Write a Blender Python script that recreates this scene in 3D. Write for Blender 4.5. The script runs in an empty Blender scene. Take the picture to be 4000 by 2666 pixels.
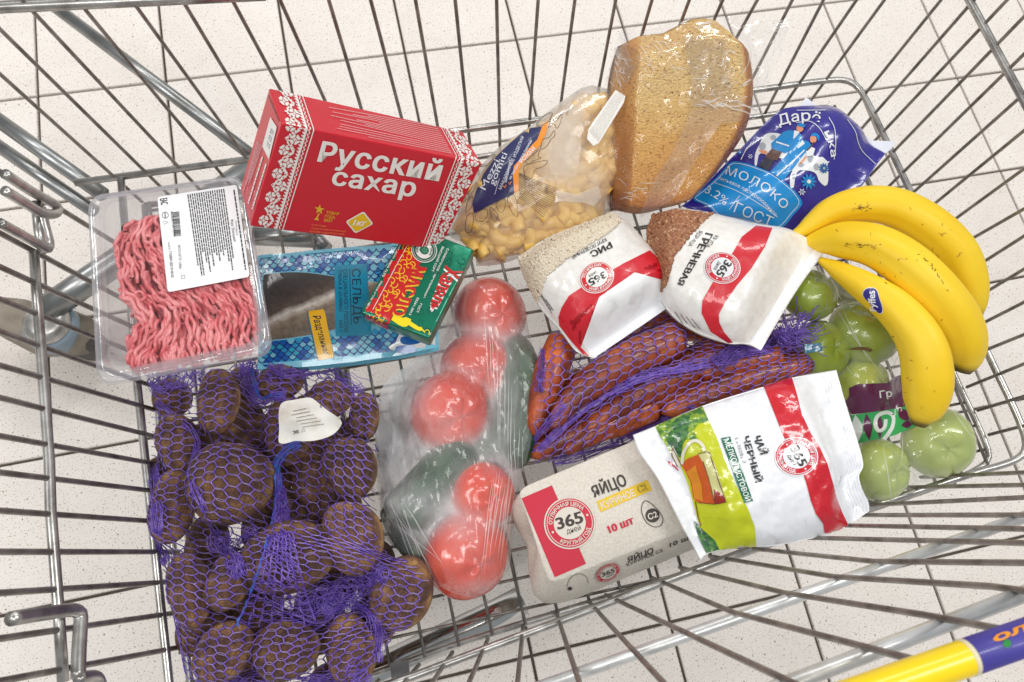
import bpy, bmesh, math, random
import numpy as np
from mathutils import Vector, Matrix
from mathutils.bvhtree import BVHTree

random.seed(7); rng = np.random.default_rng(7)
SC = bpy.context.scene
COL = SC.collection

# ---------------------------------------------------------------- camera
CAM_R = np.array([[0.9727300979925727, -0.2135167254785687, 0.09059119383399962],
                  [0.1740934618283016, 0.9302133369588607, 0.32310155414745184],
                  [-0.15325672255401218, -0.29851927188168365, 0.9420183763107978]])
CAM_C = np.array([0.6850775729559639, -0.9138790245110965, 1.1393213716448207])
FOC, CX, CY = 1800.0, 1176.5, 784.0
cd = bpy.data.cameras.new('camera'); cam = bpy.data.objects.new('camera', cd); COL.objects.link(cam)
m = Matrix(CAM_R.T.tolist()).to_4x4(); m.translation = Vector(CAM_C); cam.matrix_world = m
cd.sensor_width = 36.0; cd.lens = FOC / 2353 * 36.0
cd.clip_start = 0.02; cd.clip_end = 100
cd.dof.use_dof = True; cd.dof.focus_distance = 0.76; cd.dof.aperture_fstop = 13.0
SC.camera = cam

# ---------------------------------------------------------------- light of the shop hall
W = bpy.data.worlds.new('World'); SC.world = W; W.use_nodes = True
W.node_tree.nodes['Background'].inputs[0].default_value = (0.93, 0.97, 1.0, 1)
W.node_tree.nodes['Background'].inputs[1].default_value = 0.34
def strip(x, y, z, sx, sy, power, col=(1.0, 0.985, 0.96), rot=(0, 0, 0)):
    l = bpy.data.lights.new('ceiling_lamp', 'AREA'); l.shape = 'RECTANGLE'; l.size = sx; l.size_y = sy
    l.energy = power; l.color = col
    o = bpy.data.objects.new('ceiling_lamp', l); o.location = (x, y, z); o.rotation_euler = rot; COL.objects.link(o)
for k, (x, y) in enumerate([(-1.3, 1.9), (2.3, 1.7), (0.5, -1.6), (2.7, -0.7), (-1.6, -0.7), (0.7, 3.2)]):
    strip(x, y, 3.1, 1.6, 0.4, 35 if k != 2 else 20)
SC.view_settings.view_transform = 'Standard'; SC.view_settings.look = 'None'
SC.view_settings.exposure = 0.09; SC.view_settings.gamma = 1.0
SC.cycles.use_denoising = True
SC.cycles.max_bounces = 10; SC.cycles.transparent_max_bounces = 24
SC.cycles.caustics_reflective = False; SC.cycles.caustics_refractive = False
SC.cycles.sample_clamp_indirect = 6.0

# ---------------------------------------------------------------- measuring: photo coordinates -> points on real planes
VW = {'S': (900, 320, 2.241), 'P': (1750, 320, 2.1187), 'B': (2330, 40, 1.9122), 'M': (2650, 350, 2.6133), 'G': (2000, 820, 1.8824),
      'T': (2450, 1420, 2.01), 'H': (950, 850, 2.353), 'E': (1950, 1700, 2.1775), 'N': (330, 680, 1.8227), 'O': (550, 1400, 1.2383),
      'A': (3000, 700, 1.1611), 'F': (0, 0, 1 / 1.7)}
for _i, _k in enumerate('123456789'):
    VW[_k] = ((0, 1333, 2666)[_i % 3], (0, 900, 1766)[_i // 3], 1.742)
def V(k, pts):
    ox, oy, s = VW[k]
    p = np.atleast_2d(np.array(pts, float))
    return np.stack([(ox + p[:, 0] / s) / 1.7, (oy + p[:, 1] / s) / 1.7], 1)
def rays(p):
    p = np.atleast_2d(p)
    d = np.stack([(p[:, 0] - CX) / FOC, -(p[:, 1] - CY) / FOC, -np.ones(len(p))], 1)
    return d @ CAM_R
def project(X):
    Y = (np.asarray(X) - CAM_C) @ CAM_R.T
    return np.stack([CX + FOC * Y[..., 0] / -Y[..., 2], CY - FOC * Y[..., 1] / -Y[..., 2]], -1)
def zplane(z): return (np.array([0, 0, z]), np.array([0, 0, 1.0]))
def tplane(px, z, sx=0.0, sy=0.0):
    """plane through the point seen at px and height z, rising by sx per metre in x and sy per metre in y"""
    p = at([px], zplane(z))[0]; n = np.array([-sx, -sy, 1.0]); return (p, n / np.linalg.norm(n))
def at(p, pl):
    if np.isscalar(pl): pl = zplane(pl)
    d = rays(p); t = ((pl[0] - CAM_C) @ pl[1]) / (d @ pl[1])
    return CAM_C + d * t[:, None]
def wallplane(a, b, flare, side):
    e = np.array([b[0] - a[0], b[1] - a[1], 0.0]); e /= np.linalg.norm(e)
    o = np.array([e[1], -e[0], 0]) * side
    up = np.array([0, 0, math.cos(math.radians(flare))]) + o * math.sin(math.radians(flare))
    return (np.array([a[0], a[1], a[2]]), np.cross(e, up))

# ---------------------------------------------------------------- materials
def lin(c):
    """sRGB 0-255 -> linear rgba"""
    r = []
    for v in c[:3]:
        v = v / 255.0
        r.append(v / 12.92 if v <= 0.04045 else ((v + 0.055) / 1.055) ** 2.4)
    return (*r, 1.0)
_M = {}
def nodes(name):
    m = bpy.data.materials.new(name); m.use_nodes = True
    t = m.node_tree; return m, t, t.nodes, t.links, t.nodes['Principled BSDF']
def add_noise(t, scale, detail=4, kind='FBM', rough=0.6, vec=None, dist=0.0):
    n = t.nodes.new('ShaderNodeTexNoise'); n.noise_type = kind
    n.inputs['Scale'].default_value = scale; n.inputs['Detail'].default_value = detail; n.inputs['Roughness'].default_value = rough
    n.inputs['Distortion'].default_value = dist
    if vec is not None: t.links.new(vec, n.inputs['Vector'])
    return n
def coord(t, stretch=None):
    c = t.nodes.new('ShaderNodeTexCoord')
    if stretch is None: return c.outputs['Object']
    mp = t.nodes.new('ShaderNodeMapping'); mp.inputs['Scale'].default_value = stretch[0]; mp.inputs['Rotation'].default_value = stretch[1]
    t.links.new(c.outputs['Object'], mp.inputs['Vector']); return mp.outputs['Vector']
def ramp(t, src, stops):
    r = t.nodes.new('ShaderNodeValToRGB'); e = r.color_ramp.elements
    while len(e) < len(stops): e.new(0.5)
    for k, (p, c) in enumerate(stops): e[k].position = p; e[k].color = c if len(c) == 4 else (*c, 1)
    t.links.new(src, r.inputs[0]); return r.outputs[0]
def crinkle(t, scale, strength, dist=0.002, stretch=None, big=0.5, facet=None):
    """bump of crumpled foil: creases from two voronoi edge fields and a soft noise"""
    v = coord(t, stretch)
    w = add_noise(t, scale * 0.5, 2, vec=v)
    mx = t.nodes.new('ShaderNodeVectorMath'); mx.operation = 'SCALE'; mx.inputs[3].default_value = 0.6 / scale
    t.links.new(w.outputs['Color'], mx.inputs[0])
    ad = t.nodes.new('ShaderNodeVectorMath'); ad.operation = 'ADD'; t.links.new(v, ad.inputs[0]); t.links.new(mx.outputs[0], ad.inputs[1])
    vo = t.nodes.new('ShaderNodeTexVoronoi'); vo.feature = 'F1'; vo.inputs['Scale'].default_value = scale
    t.links.new(ad.outputs[0], vo.inputs['Vector'])
    rd = add_noise(t, scale * 0.8, 5, 'RIDGED_MULTIFRACTAL' , 0.55, ad.outputs[0])
    mu = t.nodes.new('ShaderNodeMath'); mu.operation = 'MULTIPLY_ADD'; mu.inputs[1].default_value = big
    t.links.new(vo.outputs['Distance'], mu.inputs[0]); t.links.new(rd.outputs[0], mu.inputs[2])
    b = t.nodes.new('ShaderNodeBump'); b.inputs['Strength'].default_value = strength; b.inputs['Distance'].default_value = dist
    t.links.new(mu.outputs[0], b.inputs['Height'])
    fk = facet if facet is not None else strength * 0.35
    if fk <= 0: return b.outputs[0]
    acc = b.outputs[0]
    for sc, kk in ((scale * 1.3, fk), (scale * 3.2, fk * 0.7)):
        vo2 = t.nodes.new('ShaderNodeTexVoronoi'); vo2.feature = 'F1'; vo2.inputs['Scale'].default_value = sc; t.links.new(ad.outputs[0], vo2.inputs['Vector'])
        c = t.nodes.new('ShaderNodeVectorMath'); c.operation = 'SUBTRACT'; c.inputs[1].default_value = (0.5, 0.5, 0.5); t.links.new(vo2.outputs['Color'], c.inputs[0])
        s = t.nodes.new('ShaderNodeVectorMath'); s.operation = 'SCALE'; s.inputs[3].default_value = kk; t.links.new(c.outputs[0], s.inputs[0])
        a2 = t.nodes.new('ShaderNodeVectorMath'); a2.operation = 'ADD'; t.links.new(acc, a2.inputs[0]); t.links.new(s.outputs[0], a2.inputs[1])
        nz = t.nodes.new('ShaderNodeVectorMath'); nz.operation = 'NORMALIZE'; t.links.new(a2.outputs[0], nz.inputs[0]); acc = nz.outputs[0]
    return acc
def mat(name, col, rough=0.5, metal=0.0, coat=0.0, crink=None, bump=None, var=None, spec=0.5, sss=0.0, coatrough=0.08):
    """col sRGB; var=(scale, other colour, lo, hi[, detail]); bump=(scale, strength, distance); crink=(scale, strength)"""
    if name in _M: return _M[name]
    m, t, N, L, B = nodes(name)
    B.inputs['Base Color'].default_value = lin(col); B.inputs['Roughness'].default_value = rough; B.inputs['Metallic'].default_value = metal
    B.inputs['Coat Weight'].default_value = coat; B.inputs['Coat Roughness'].default_value = coatrough
    B.inputs['Specular IOR Level'].default_value = spec
    if sss: B.inputs['Subsurface Weight'].default_value = sss; B.inputs['Subsurface Radius'].default_value = (0.01, 0.005, 0.003); B.inputs['Subsurface Scale'].default_value = 0.6
    if var:
        n = add_noise(t, var[0], var[4] if len(var) > 4 else 5, vec=coord(t))
        L.new(ramp(t, n.outputs[0], [(var[2], lin(col)), (var[3], lin(var[1]))]), B.inputs['Base Color'])
    nrm = None
    if bump:
        n = add_noise(t, bump[0], 5, vec=coord(t)); b = N.new('ShaderNodeBump'); b.inputs['Strength'].default_value = bump[1]; b.inputs['Distance'].default_value = bump[2]
        L.new(n.outputs[0], b.inputs['Height']); nrm = b.outputs[0]
    if crink: nrm = crinkle(t, crink[0], crink[1], *(crink[2:] if len(crink) > 2 else ()))
    if nrm:
        L.new(nrm, B.inputs['Normal']); L.new(nrm, B.inputs['Coat Normal'])
    _M[name] = m; return m
def film_mat(name, milk=0.05, col=(255, 255, 255), rough=0.08, crink=(60, 0.5), ior=1.45, gain=1.0, tint=(255, 255, 255), cap=0.2, attr=False, facet=None):
    """thin clear plastic: clear + a little milky white + fresnel gloss on a crinkled normal"""
    if name in _M: return _M[name]
    m, t, N, L, B = nodes(name); N.remove(B)
    out = N['Material Output']
    tr = N.new('ShaderNodeBsdfTransparent'); tr.inputs[0].default_value = lin(tint)
    df = N.new('ShaderNodeBsdfDiffuse'); df.inputs[0].default_value = lin(col)
    tl = N.new('ShaderNodeBsdfTranslucent'); tl.inputs[0].default_value = lin(col)
    gl = N.new('ShaderNodeBsdfGlossy'); gl.inputs['Roughness'].default_value = rough
    nrm = crinkle(t, crink[0], crink[1], *(crink[2:] if len(crink) > 2 else ()), facet=facet)
    for n in (df, tl, gl): L.new(nrm, n.inputs['Normal'])
    fr = N.new('ShaderNodeFresnel'); fr.inputs[0].default_value = ior; L.new(nrm, fr.inputs['Normal'])
    g = N.new('ShaderNodeMath'); g.operation = 'MULTIPLY'; g.use_clamp = True; g.inputs[1].default_value = gain; L.new(fr.outputs[0], g.inputs[0])
    g2 = N.new('ShaderNodeMath'); g2.operation = 'MINIMUM'; g2.inputs[1].default_value = cap; L.new(g.outputs[0], g2.inputs[0]); g = g2
    a = N.new('ShaderNodeMixShader'); a.inputs[0].default_value = 0.4; L.new(df.outputs[0], a.inputs[1]); L.new(tl.outputs[0], a.inputs[2])
    b = N.new('ShaderNodeMixShader'); b.inputs[0].default_value = milk; L.new(tr.outputs[0], b.inputs[1]); L.new(a.outputs[0], b.inputs[2])
    if attr:
        at_ = N.new('ShaderNodeAttribute'); at_.attribute_name = 'milk'; nz = add_noise(t, crink[0] * 0.9, 5, vec=coord(t), rough=0.65)
        mr = N.new('ShaderNodeMapRange'); mr.inputs[1].default_value = 0.3; mr.inputs[2].default_value = 0.7; mr.inputs[3].default_value = 0.65; mr.inputs[4].default_value = 1.35; L.new(nz.outputs[0], mr.inputs[0])
        mu = N.new('ShaderNodeMath'); mu.operation = 'MULTIPLY'; mu.use_clamp = True; L.new(at_.outputs['Fac'], mu.inputs[0]); L.new(mr.outputs[0], mu.inputs[1]); L.new(mu.outputs[0], b.inputs[0])
    c = N.new('ShaderNodeMixShader'); L.new(g.outputs[0], c.inputs[0]); L.new(b.outputs[0], c.inputs[1]); L.new(gl.outputs[0], c.inputs[2])
    L.new(c.outputs[0], out.inputs[0])
    _M[name] = m; return m
def ink(col, like='paper'):
    """printing ink on a given kind of surface"""
    k = 'ink_%s_%02x%02x%02x' % (like, *col[:3])
    if like == 'paper': return mat(k, col, 0.55, coat=0.0, spec=0.35)
    if like == 'card': return mat(k, col, 0.38, coat=0.25, coatrough=0.25)
    if like == 'foil': return mat(k, col, 0.35, coat=0.6, crink=(90, 0.08))
    if like == 'tea': return mat(k, col, 0.3, coat=0.7, crink=(45, 0.5, 0.004))
    if like == 'bag': return mat(k, col, 0.34, coat=0.5, crink=(38, 0.32, 0.004))
    if like == 'milk': return mat(k, col, 0.28, coat=0.7, crink=(22, 0.3, 0.005))
    if like == 'pasta': return mat(k, col, 0.4, coat=0.35, crink=(30, 0.3, 0.004))
    return mat(k, col)

# ---------------------------------------------------------------- objects
def link(o, parent=None):
    COL.objects.link(o)
    if parent is not None: o.parent = parent
    return o
def thing(name, label, cat, loc, group=None):
    o = bpy.data.objects.new(name, None); o.location = loc; o.empty_display_size = 0.02; COL.objects.link(o)
    o['label'] = label; o['category'] = cat
    if group: o['group'] = group
    return o
def origin(p):
    v = Vector((0, 0, 0))
    while p is not None: v = v + p.location; p = p.parent
    return np.array(v)
def obj(name, verts, faces, material, parent=None, smooth=True, loc=None):
    """world-space verts -> ONE mesh object under parent"""
    verts = np.asarray(verts, float)
    o0 = origin(parent) if parent is not None else (np.array(loc, float) if loc is not None else np.zeros(3))
    me = bpy.data.meshes.new(name); me.from_pydata((verts - o0).tolist(), [], faces if isinstance(faces, list) else [list(f) for f in faces])
    if smooth: me.shade_smooth()
    if material is not None: me.materials.append(material)
    o = bpy.data.objects.new(name, me)
    if parent is None and loc is not None: o.location = loc
    return link(o, parent)
def tag(o, label, cat, group=None, kind=None):
    if label: o['label'] = label
    if cat: o['category'] = cat
    if group: o['group'] = group
    if kind: o['kind'] = kind
    return o
def resample(p, n):
    p = np.asarray(p, float); d = np.r_[0, np.cumsum(np.linalg.norm(np.diff(p, axis=0), axis=1))]
    t = np.linspace(0, d[-1], n); return np.stack([np.interp(t, d, p[:, k]) for k in range(p.shape[1])], 1)
def smooth_path(p, n, closed=False):
    """Catmull-Rom through p"""
    p = np.asarray(p, float)
    q = np.vstack([p[-1], p, p[0], p[1]]) if closed else np.vstack([2 * p[0] - p[1], p, 2 * p[-1] - p[-2]])
    out = []; segs = len(p) if closed else len(p) - 1
    for i in range(segs):
        a, b, c, d = q[i:i + 4]
        t = np.linspace(0, 1, max(3, int(8)), endpoint=False)[:, None]
        out.append(0.5 * ((2 * b) + (-a + c) * t + (2 * a - 5 * b + 4 * c - d) * t ** 2 + (-a + 3 * b - 3 * c + d) * t ** 3))
    out = np.vstack(out + [p[:1] if closed else p[-1:]])
    return resample(out, n)
def tube(path, r, sides=8, cap=True, squash=None):
    """path Nx3, r scalar/array; returns verts, faces"""
    path = np.asarray(path, float); n = len(path); r = np.broadcast_to(np.asarray(r, float), (n,))
    T = np.gradient(path, axis=0); T /= np.linalg.norm(T, axis=1)[:, None] + 1e-12
    ref = np.array([0, 0, 1.0]) if abs(T[0, 2]) < 0.9 else np.array([1.0, 0, 0])
    Nn = np.zeros_like(path); u = ref - T[0] * (ref @ T[0]); Nn[0] = u / np.linalg.norm(u)
    for i in range(1, n):
        u = Nn[i - 1] - T[i] * (Nn[i - 1] @ T[i]); Nn[i] = u / (np.linalg.norm(u) + 1e-12)
    Bn = np.cross(T, Nn); a = np.linspace(0, 2 * math.pi, sides, endpoint=False)
    vs = path[:, None, :] + r[:, None, None] * (np.cos(a)[None, :, None] * Nn[:, None, :] + np.sin(a)[None, :, None] * Bn[:, None, :])
    vs = vs.reshape(-1, 3); f = []
    for i in range(n - 1):
        for j in range(sides):
            k = (j + 1) % sides; f.append((i * sides + j, i * sides + k, (i + 1) * sides + k, (i + 1) * sides + j))
    if cap:
        f.append(tuple(range(sides))[::-1]); f.append(tuple((n - 1) * sides + j for j in range(sides)))
    return vs, f
class Acc:
    """collects pieces into one mesh"""
    def __init__(s): s.v = []; s.f = []; s.n = 0
    def add(s, v, f):
        s.v.append(np.asarray(v, float)); s.f += [tuple(i + s.n for i in q) for q in f]; s.n += len(v); return s
    def build(s, name, material, parent=None, smooth=True, loc=None):
        return obj(name, np.vstack(s.v), s.f, material, parent, smooth, loc)
def many_tubes(paths, r, sides=4):
    """paths array K x n x 3 (short strands) -> verts, quads in bulk"""
    P = np.asarray(paths, float); K, n, _ = P.shape; r = np.broadcast_to(np.asarray(r, float), (K,))
    T = np.gradient(P, axis=1); T /= np.linalg.norm(T, axis=2, keepdims=True) + 1e-12
    ref = np.array([0.13, 0.21, 0.97]); A = np.cross(T, ref); A /= np.linalg.norm(A, axis=2, keepdims=True) + 1e-9; Bv = np.cross(T, A)
    a = np.linspace(0, 2 * math.pi, sides, endpoint=False)
    vs = P[:, :, None, :] + r[:, None, None, None] * (np.cos(a)[:, None] * A[:, :, None, :] + np.sin(a)[:, None] * Bv[:, :, None, :])
    base = (np.arange(K) * n * sides)[:, None, None]; i = np.arange(n - 1)[None, :, None] * sides; j = np.arange(sides)[None, None, :]; k = (j + 1) % sides
    q = np.stack([base + i + j, base + i + k, base + i + sides + k, base + i + sides + j], -1).reshape(-1, 4)
    return vs.reshape(-1, 3), q.tolist()
def grid_faces(nu, nv, off=0):
    i = np.arange(nu - 1)[:, None]; j = np.arange(nv - 1)[None, :]; a = i * nv + j + off
    return np.stack([a, a + nv, a + nv + 1, a + 1], -1).reshape(-1, 4).tolist()
def coons(A, B, Cc, D, nu, nv):
    """A: P00->P10 (v=0), B: P01->P11 (v=1), Cc: P00->P01 (u=0), D: P10->P11 (u=1); arrays of points; returns nu x nv x 3"""
    A = resample(A, nu); B = resample(B, nu); Cc = resample(Cc, nv); D = resample(D, nv)
    u = np.linspace(0, 1, nu)[:, None, None]; v = np.linspace(0, 1, nv)[None, :, None]
    S = (1 - v) * A[:, None] + v * B[:, None] + (1 - u) * Cc[None] + u * D[None]
    return S - ((1 - u) * (1 - v) * A[0] + u * (1 - v) * A[-1] + (1 - u) * v * B[0] + u * v * B[-1])
def vnoise(shape, cells, seed, octaves=3):
    """smooth value noise on a grid, about -1..1"""
    g = np.random.default_rng(seed); out = np.zeros(shape); amp = 1.0; tot = 0
    for o in range(octaves):
        cu, cv = max(2, int(cells[0] * 2 ** o)), max(2, int(cells[1] * 2 ** o))
        R = g.uniform(-1, 1, (cu + 2, cv + 2)); x = np.linspace(0, cu, shape[0]); y = np.linspace(0, cv, shape[1])
        i = np.minimum(x.astype(int), cu); j = np.minimum(y.astype(int), cv); fx = x - i; fy = y - j
        fx = (fx * fx * (3 - 2 * fx))[:, None]; fy = (fy * fy * (3 - 2 * fy))[None]
        a = R[np.ix_(i, j)]; b = R[np.ix_(i + 1, j)]; c = R[np.ix_(i, j + 1)]; d = R[np.ix_(i + 1, j + 1)]
        out += amp * (a * (1 - fx) * (1 - fy) + b * fx * (1 - fy) + c * (1 - fx) * fy + d * fx * fy); tot += amp; amp *= 0.5
    return out / tot
def bvh(*objs):
    vs, fs, n = [], [], 0
    for o in objs:
        mw = Matrix.Translation(Vector(origin(o.parent))) @ o.matrix_basis if o.parent else o.matrix_basis
        me = o.data; v = np.empty(len(me.vertices) * 3); me.vertices.foreach_get('co', v); v = v.reshape(-1, 3)
        M = np.array(mw); v = v @ M[:3, :3].T + M[:3, 3]
        vs.append(v); fs += [tuple(i + n for i in p.vertices) for p in me.polygons]; n += len(v)
    return BVHTree.FromPolygons(np.vstack(vs).tolist(), fs)

# ---------------------------------------------------------------- printing: flat shapes and lettering laid onto a surface
def slice_mesh(bm, cell):
    if not cell: return
    xs = [v.co.x for v in bm.verts]; ys = [v.co.y for v in bm.verts]
    for ax, lo, hi in ((0, min(xs), max(xs)), (1, min(ys), max(ys))):
        k = math.floor(lo / cell) + 1
        while k * cell < hi:
            co = [0, 0, 0]; no = [0, 0, 0]; co[ax] = k * cell; no[ax] = 1
            bmesh.ops.bisect_plane(bm, geom=bm.verts[:] + bm.edges[:] + bm.faces[:], plane_co=co, plane_no=no); k += 1
def set_milk(o, fn):
    """density of a cloudy film per vertex: fn(photo coordinates) -> 0..1"""
    me = o.data; v = np.empty(len(me.vertices) * 3); me.vertices.foreach_get('co', v); p = project(v.reshape(-1, 3) + origin(o.parent))
    a = me.attributes.new('milk', 'FLOAT', 'POINT'); a.data.foreach_set('value', np.clip(fn(p), 0, 1).astype(float))
def lay(name, verts2, faces, surf, material, parent, layer=1, cell=0):
    """verts2: photo coordinates of a flat shape; laid on surf (a BVHTree) a hair above it"""
    bm = bmesh.new(); vs = [bm.verts.new((x, y, 0)) for x, y in verts2]
    for f in faces:
        try: bm.faces.new([vs[i] for i in f])
        except ValueError: pass
    if cell:
        bmesh.ops.triangulate(bm, faces=[f for f in bm.faces if len(f.verts) > 4]); slice_mesh(bm, cell)
    bm.verts.index_update()
    p = np.array([v.co[:2] for v in bm.verts]); 
    if not len(p): bm.free(); return None
    d = rays(p); C0 = Vector(CAM_C); out = []; ok = []
    for dd in d:
        dv = Vector(dd).normalized(); h = surf.ray_cast(C0, dv)
        if h[0] is None: ok.append(False); out.append((0, 0, 0))
        else:
            nn = h[1] if h[1].dot(dv) < 0 else -h[1]
            ok.append(True); out.append(tuple(h[0] + nn * (0.00026 * layer) - dv * 0.00022))
    fs = [tuple(v.index for v in f.verts) for f in bm.faces if all(ok[v.index] for v in f.verts)]
    bm.free()
    if not fs: return None
    used = sorted({i for f in fs for i in f}); rm = {i: k for k, i in enumerate(used)}
    W3 = np.array([out[i] for i in used]); F3 = [tuple(rm[i] for i in f) for f in fs]
    # faces towards the viewer side
    a, b, c = W3[[f[0] for f in F3]], W3[[f[1] for f in F3]], W3[[f[2] for f in F3]]
    flip = np.einsum('ij,ij->i', np.cross(b - a, c - a), CAM_C - a) < 0
    F3 = [f[::-1] if fl else f for f, fl in zip(F3, flip)]
    return obj(name, W3, F3, material, parent, True)
def poly(name, pts, surf, material, parent, layer=1, cell=0):
    return lay(name, pts, [tuple(range(len(pts)))], surf, material, parent, layer, cell)
_T = {}
def glyphs(s, bold=0.0, shear=0.0, font=None, spacing=1.0):
    k = (s, bold, shear, spacing)
    if k in _T: return _T[k]
    c = bpy.data.curves.new('lettering', 'FONT'); c.body = s; c.size = 1.0; c.offset = bold; c.shear = shear; c.resolution_u = 4; c.space_character = spacing
    o = bpy.data.objects.new('lettering', c); COL.objects.link(o)
    dg = bpy.context.evaluated_depsgraph_get(); me = bpy.data.meshes.new_from_object(o.evaluated_get(dg))
    v = np.array([x.co[:2] for x in me.vertices]) if len(me.vertices) else np.zeros((0, 2)); f = [tuple(p.vertices) for p in me.polygons]
    bpy.data.objects.remove(o); bpy.data.curves.remove(c); bpy.data.meshes.remove(me)
    _T[k] = (v, f); return v, f
CAPH = 0.727
def text(s, quad, surf, material, parent, bold=0.0, shear=0.0, layer=2, cell=0, name='lettering', fit=True, spacing=1.0):
    """quad: baseline start, baseline end, cap-top end, cap-top start, in photo coordinates (letters stretched to fill it)"""
    extra = max(0.0, bold - 0.018) * 2.6; bold = min(bold, 0.018)
    v, f = glyphs(s, bold, shear, None, spacing)
    if not len(v): return
    q = np.asarray(quad, float); x0, x1 = v[:, 0].min(), v[:, 0].max()
    u = ((v[:, 0] - x0) / (x1 - x0))[:, None]; w = (v[:, 1] / CAPH)[:, None]
    p = (1 - u) * (1 - w) * q[0] + u * (1 - w) * q[1] + u * w * q[2] + (1 - u) * w * q[3]
    r_ = lay(name, p, f, surf, material, parent, layer, cell)
    if extra > 0 and r_ is not None:      # heavier weight: the same letters again, a hair to the side
        dx = (q[1] - q[0]) / np.linalg.norm(q[1] - q[0]) * extra * np.linalg.norm(q[3] - q[0])
        lay(name, p + dx, f, surf, material, parent, layer + 0.12, cell)
    return r_
def line_text(s, a, b, h, surf, material, parent, **k):
    """lettering along a->b (photo coordinates) with cap height h on the left of the direction (image y down)"""
    a = np.asarray(a, float); b = np.asarray(b, float); d = (b - a) / np.linalg.norm(b - a); n = np.array([d[1], -d[0]]) * h
    return text(s, [a, b, b + n, a + n], surf, material, parent, **k)
def arc_text(s, ctr, ex, ey, r, a0, a1, h, surf, material, parent, bold=0.02, layer=3, cell=0, inward=False):
    """letters round an ellipse: a0 -> a1 degrees (0 = ex, 90 = ey)"""
    v, f = glyphs(s, bold); x0, x1 = v[:, 0].min(), v[:, 0].max()
    a = np.radians(a0 + (a1 - a0) * (v[:, 0] - x0) / (x1 - x0)); w = v[:, 1] / CAPH * h
    rr = (r - w) if inward else (r + w)
    p = np.asarray(ctr) + (rr * np.cos(a))[:, None] * np.asarray(ex) + (rr * np.sin(a))[:, None] * np.asarray(ey)
    return lay('lettering', p, f, surf, material, parent, layer, cell)
def ring_pts(ctr, ex, ey, r, n=48, a0=0, a1=360):
    a = np.radians(np.linspace(a0, a1, n, endpoint=(a1 - a0) < 360))
    return np.asarray(ctr) + r * (np.cos(a)[:, None] * np.asarray(ex) + np.sin(a)[:, None] * np.asarray(ey))
def band(name, pa, pb, surf, material, parent, layer=1, cell=0, closed=False):
    """strip between two polylines of the same length"""
    n = len(pa); v = np.vstack([pa, pb]); m = n if closed else n - 1
    return lay(name, v, [(i, (i + 1) % n, n + (i + 1) % n, n + i) for i in range(m)], surf, material, parent, layer, cell)
def stroke(name, pts, w, surf, material, parent, layer=2, cell=0, closed=False):
    p = np.asarray(pts, float)
    T = (np.roll(p, -1, 0) - np.roll(p, 1, 0)) if closed else np.gradient(p, axis=0)
    T /= np.linalg.norm(T, axis=1)[:, None] + 1e-9; n = np.stack([-T[:, 1], T[:, 0]], 1) * w / 2
    return band(name, p + n, p - n, surf, material, parent, layer, cell, closed)
def disc(name, ctr, ex, ey, r, surf, material, parent, layer=1, cell=0, n=48):
    return poly(name, ring_pts(ctr, ex, ey, r, n), surf, material, parent, layer, cell)
def emblem(ctr, ex, ey, surf, parent, like, white, red=(196, 22, 48), dark=(45, 42, 40), cell=0, small=False, edge=True):
    """round price badge: red ring with white lettering, 365 in the middle"""
    R = ink(red, like); Wt = ink(white, like); K = ink(dark, like); ctr = np.asarray(ctr, float); ex = np.asarray(ex, float); ey = np.asarray(ey, float)
    if edge: disc('badge', ctr, ex, ey, 1.06, surf, Wt, parent, 3, cell)
    disc('badge', ctr, ex, ey, 1.0, surf, R, parent, 4, cell)
    band('badge', ring_pts(ctr, ex, ey, 0.95), ring_pts(ctr, ex, ey, 0.92), surf, Wt, parent, 5, cell, True)
    disc('badge', ctr, ex, ey, 0.66, surf, Wt, parent, 5, cell)
    def bx(s, x0, x1, y0, y1, b):
        text(s, [ctr + x * ex + y * ey for x, y in ((x0, y0), (x1, y0), (x1, y1), (x0, y1))], surf, K, parent, bold=b, layer=6, cell=cell)
    bx('365', -0.55, 0.55, -0.12, 0.36, 0.04); bx('дней', -0.22, 0.38, -0.40, -0.17, 0.0)
    arc_text('ОТЛИЧНАЯ ЦЕНА', ctr, ex, ey, 0.715, 168, 28, 0.15, surf, Wt, parent, 0.03, 6, cell)
    arc_text('КРУГЛЫЙ ГОД', ctr, ex, ey, 0.875, 226, 330, 0.15, surf, Wt, parent, 0.03, 6, cell, inward=True)
    for a in (8, 192):
        disc('badge', ctr + 0.79 * (math.cos(math.radians(a)) * ex + math.sin(math.radians(a)) * ey), ex, ey, 0.05, surf, Wt, parent, 6, cell, 10)
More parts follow.
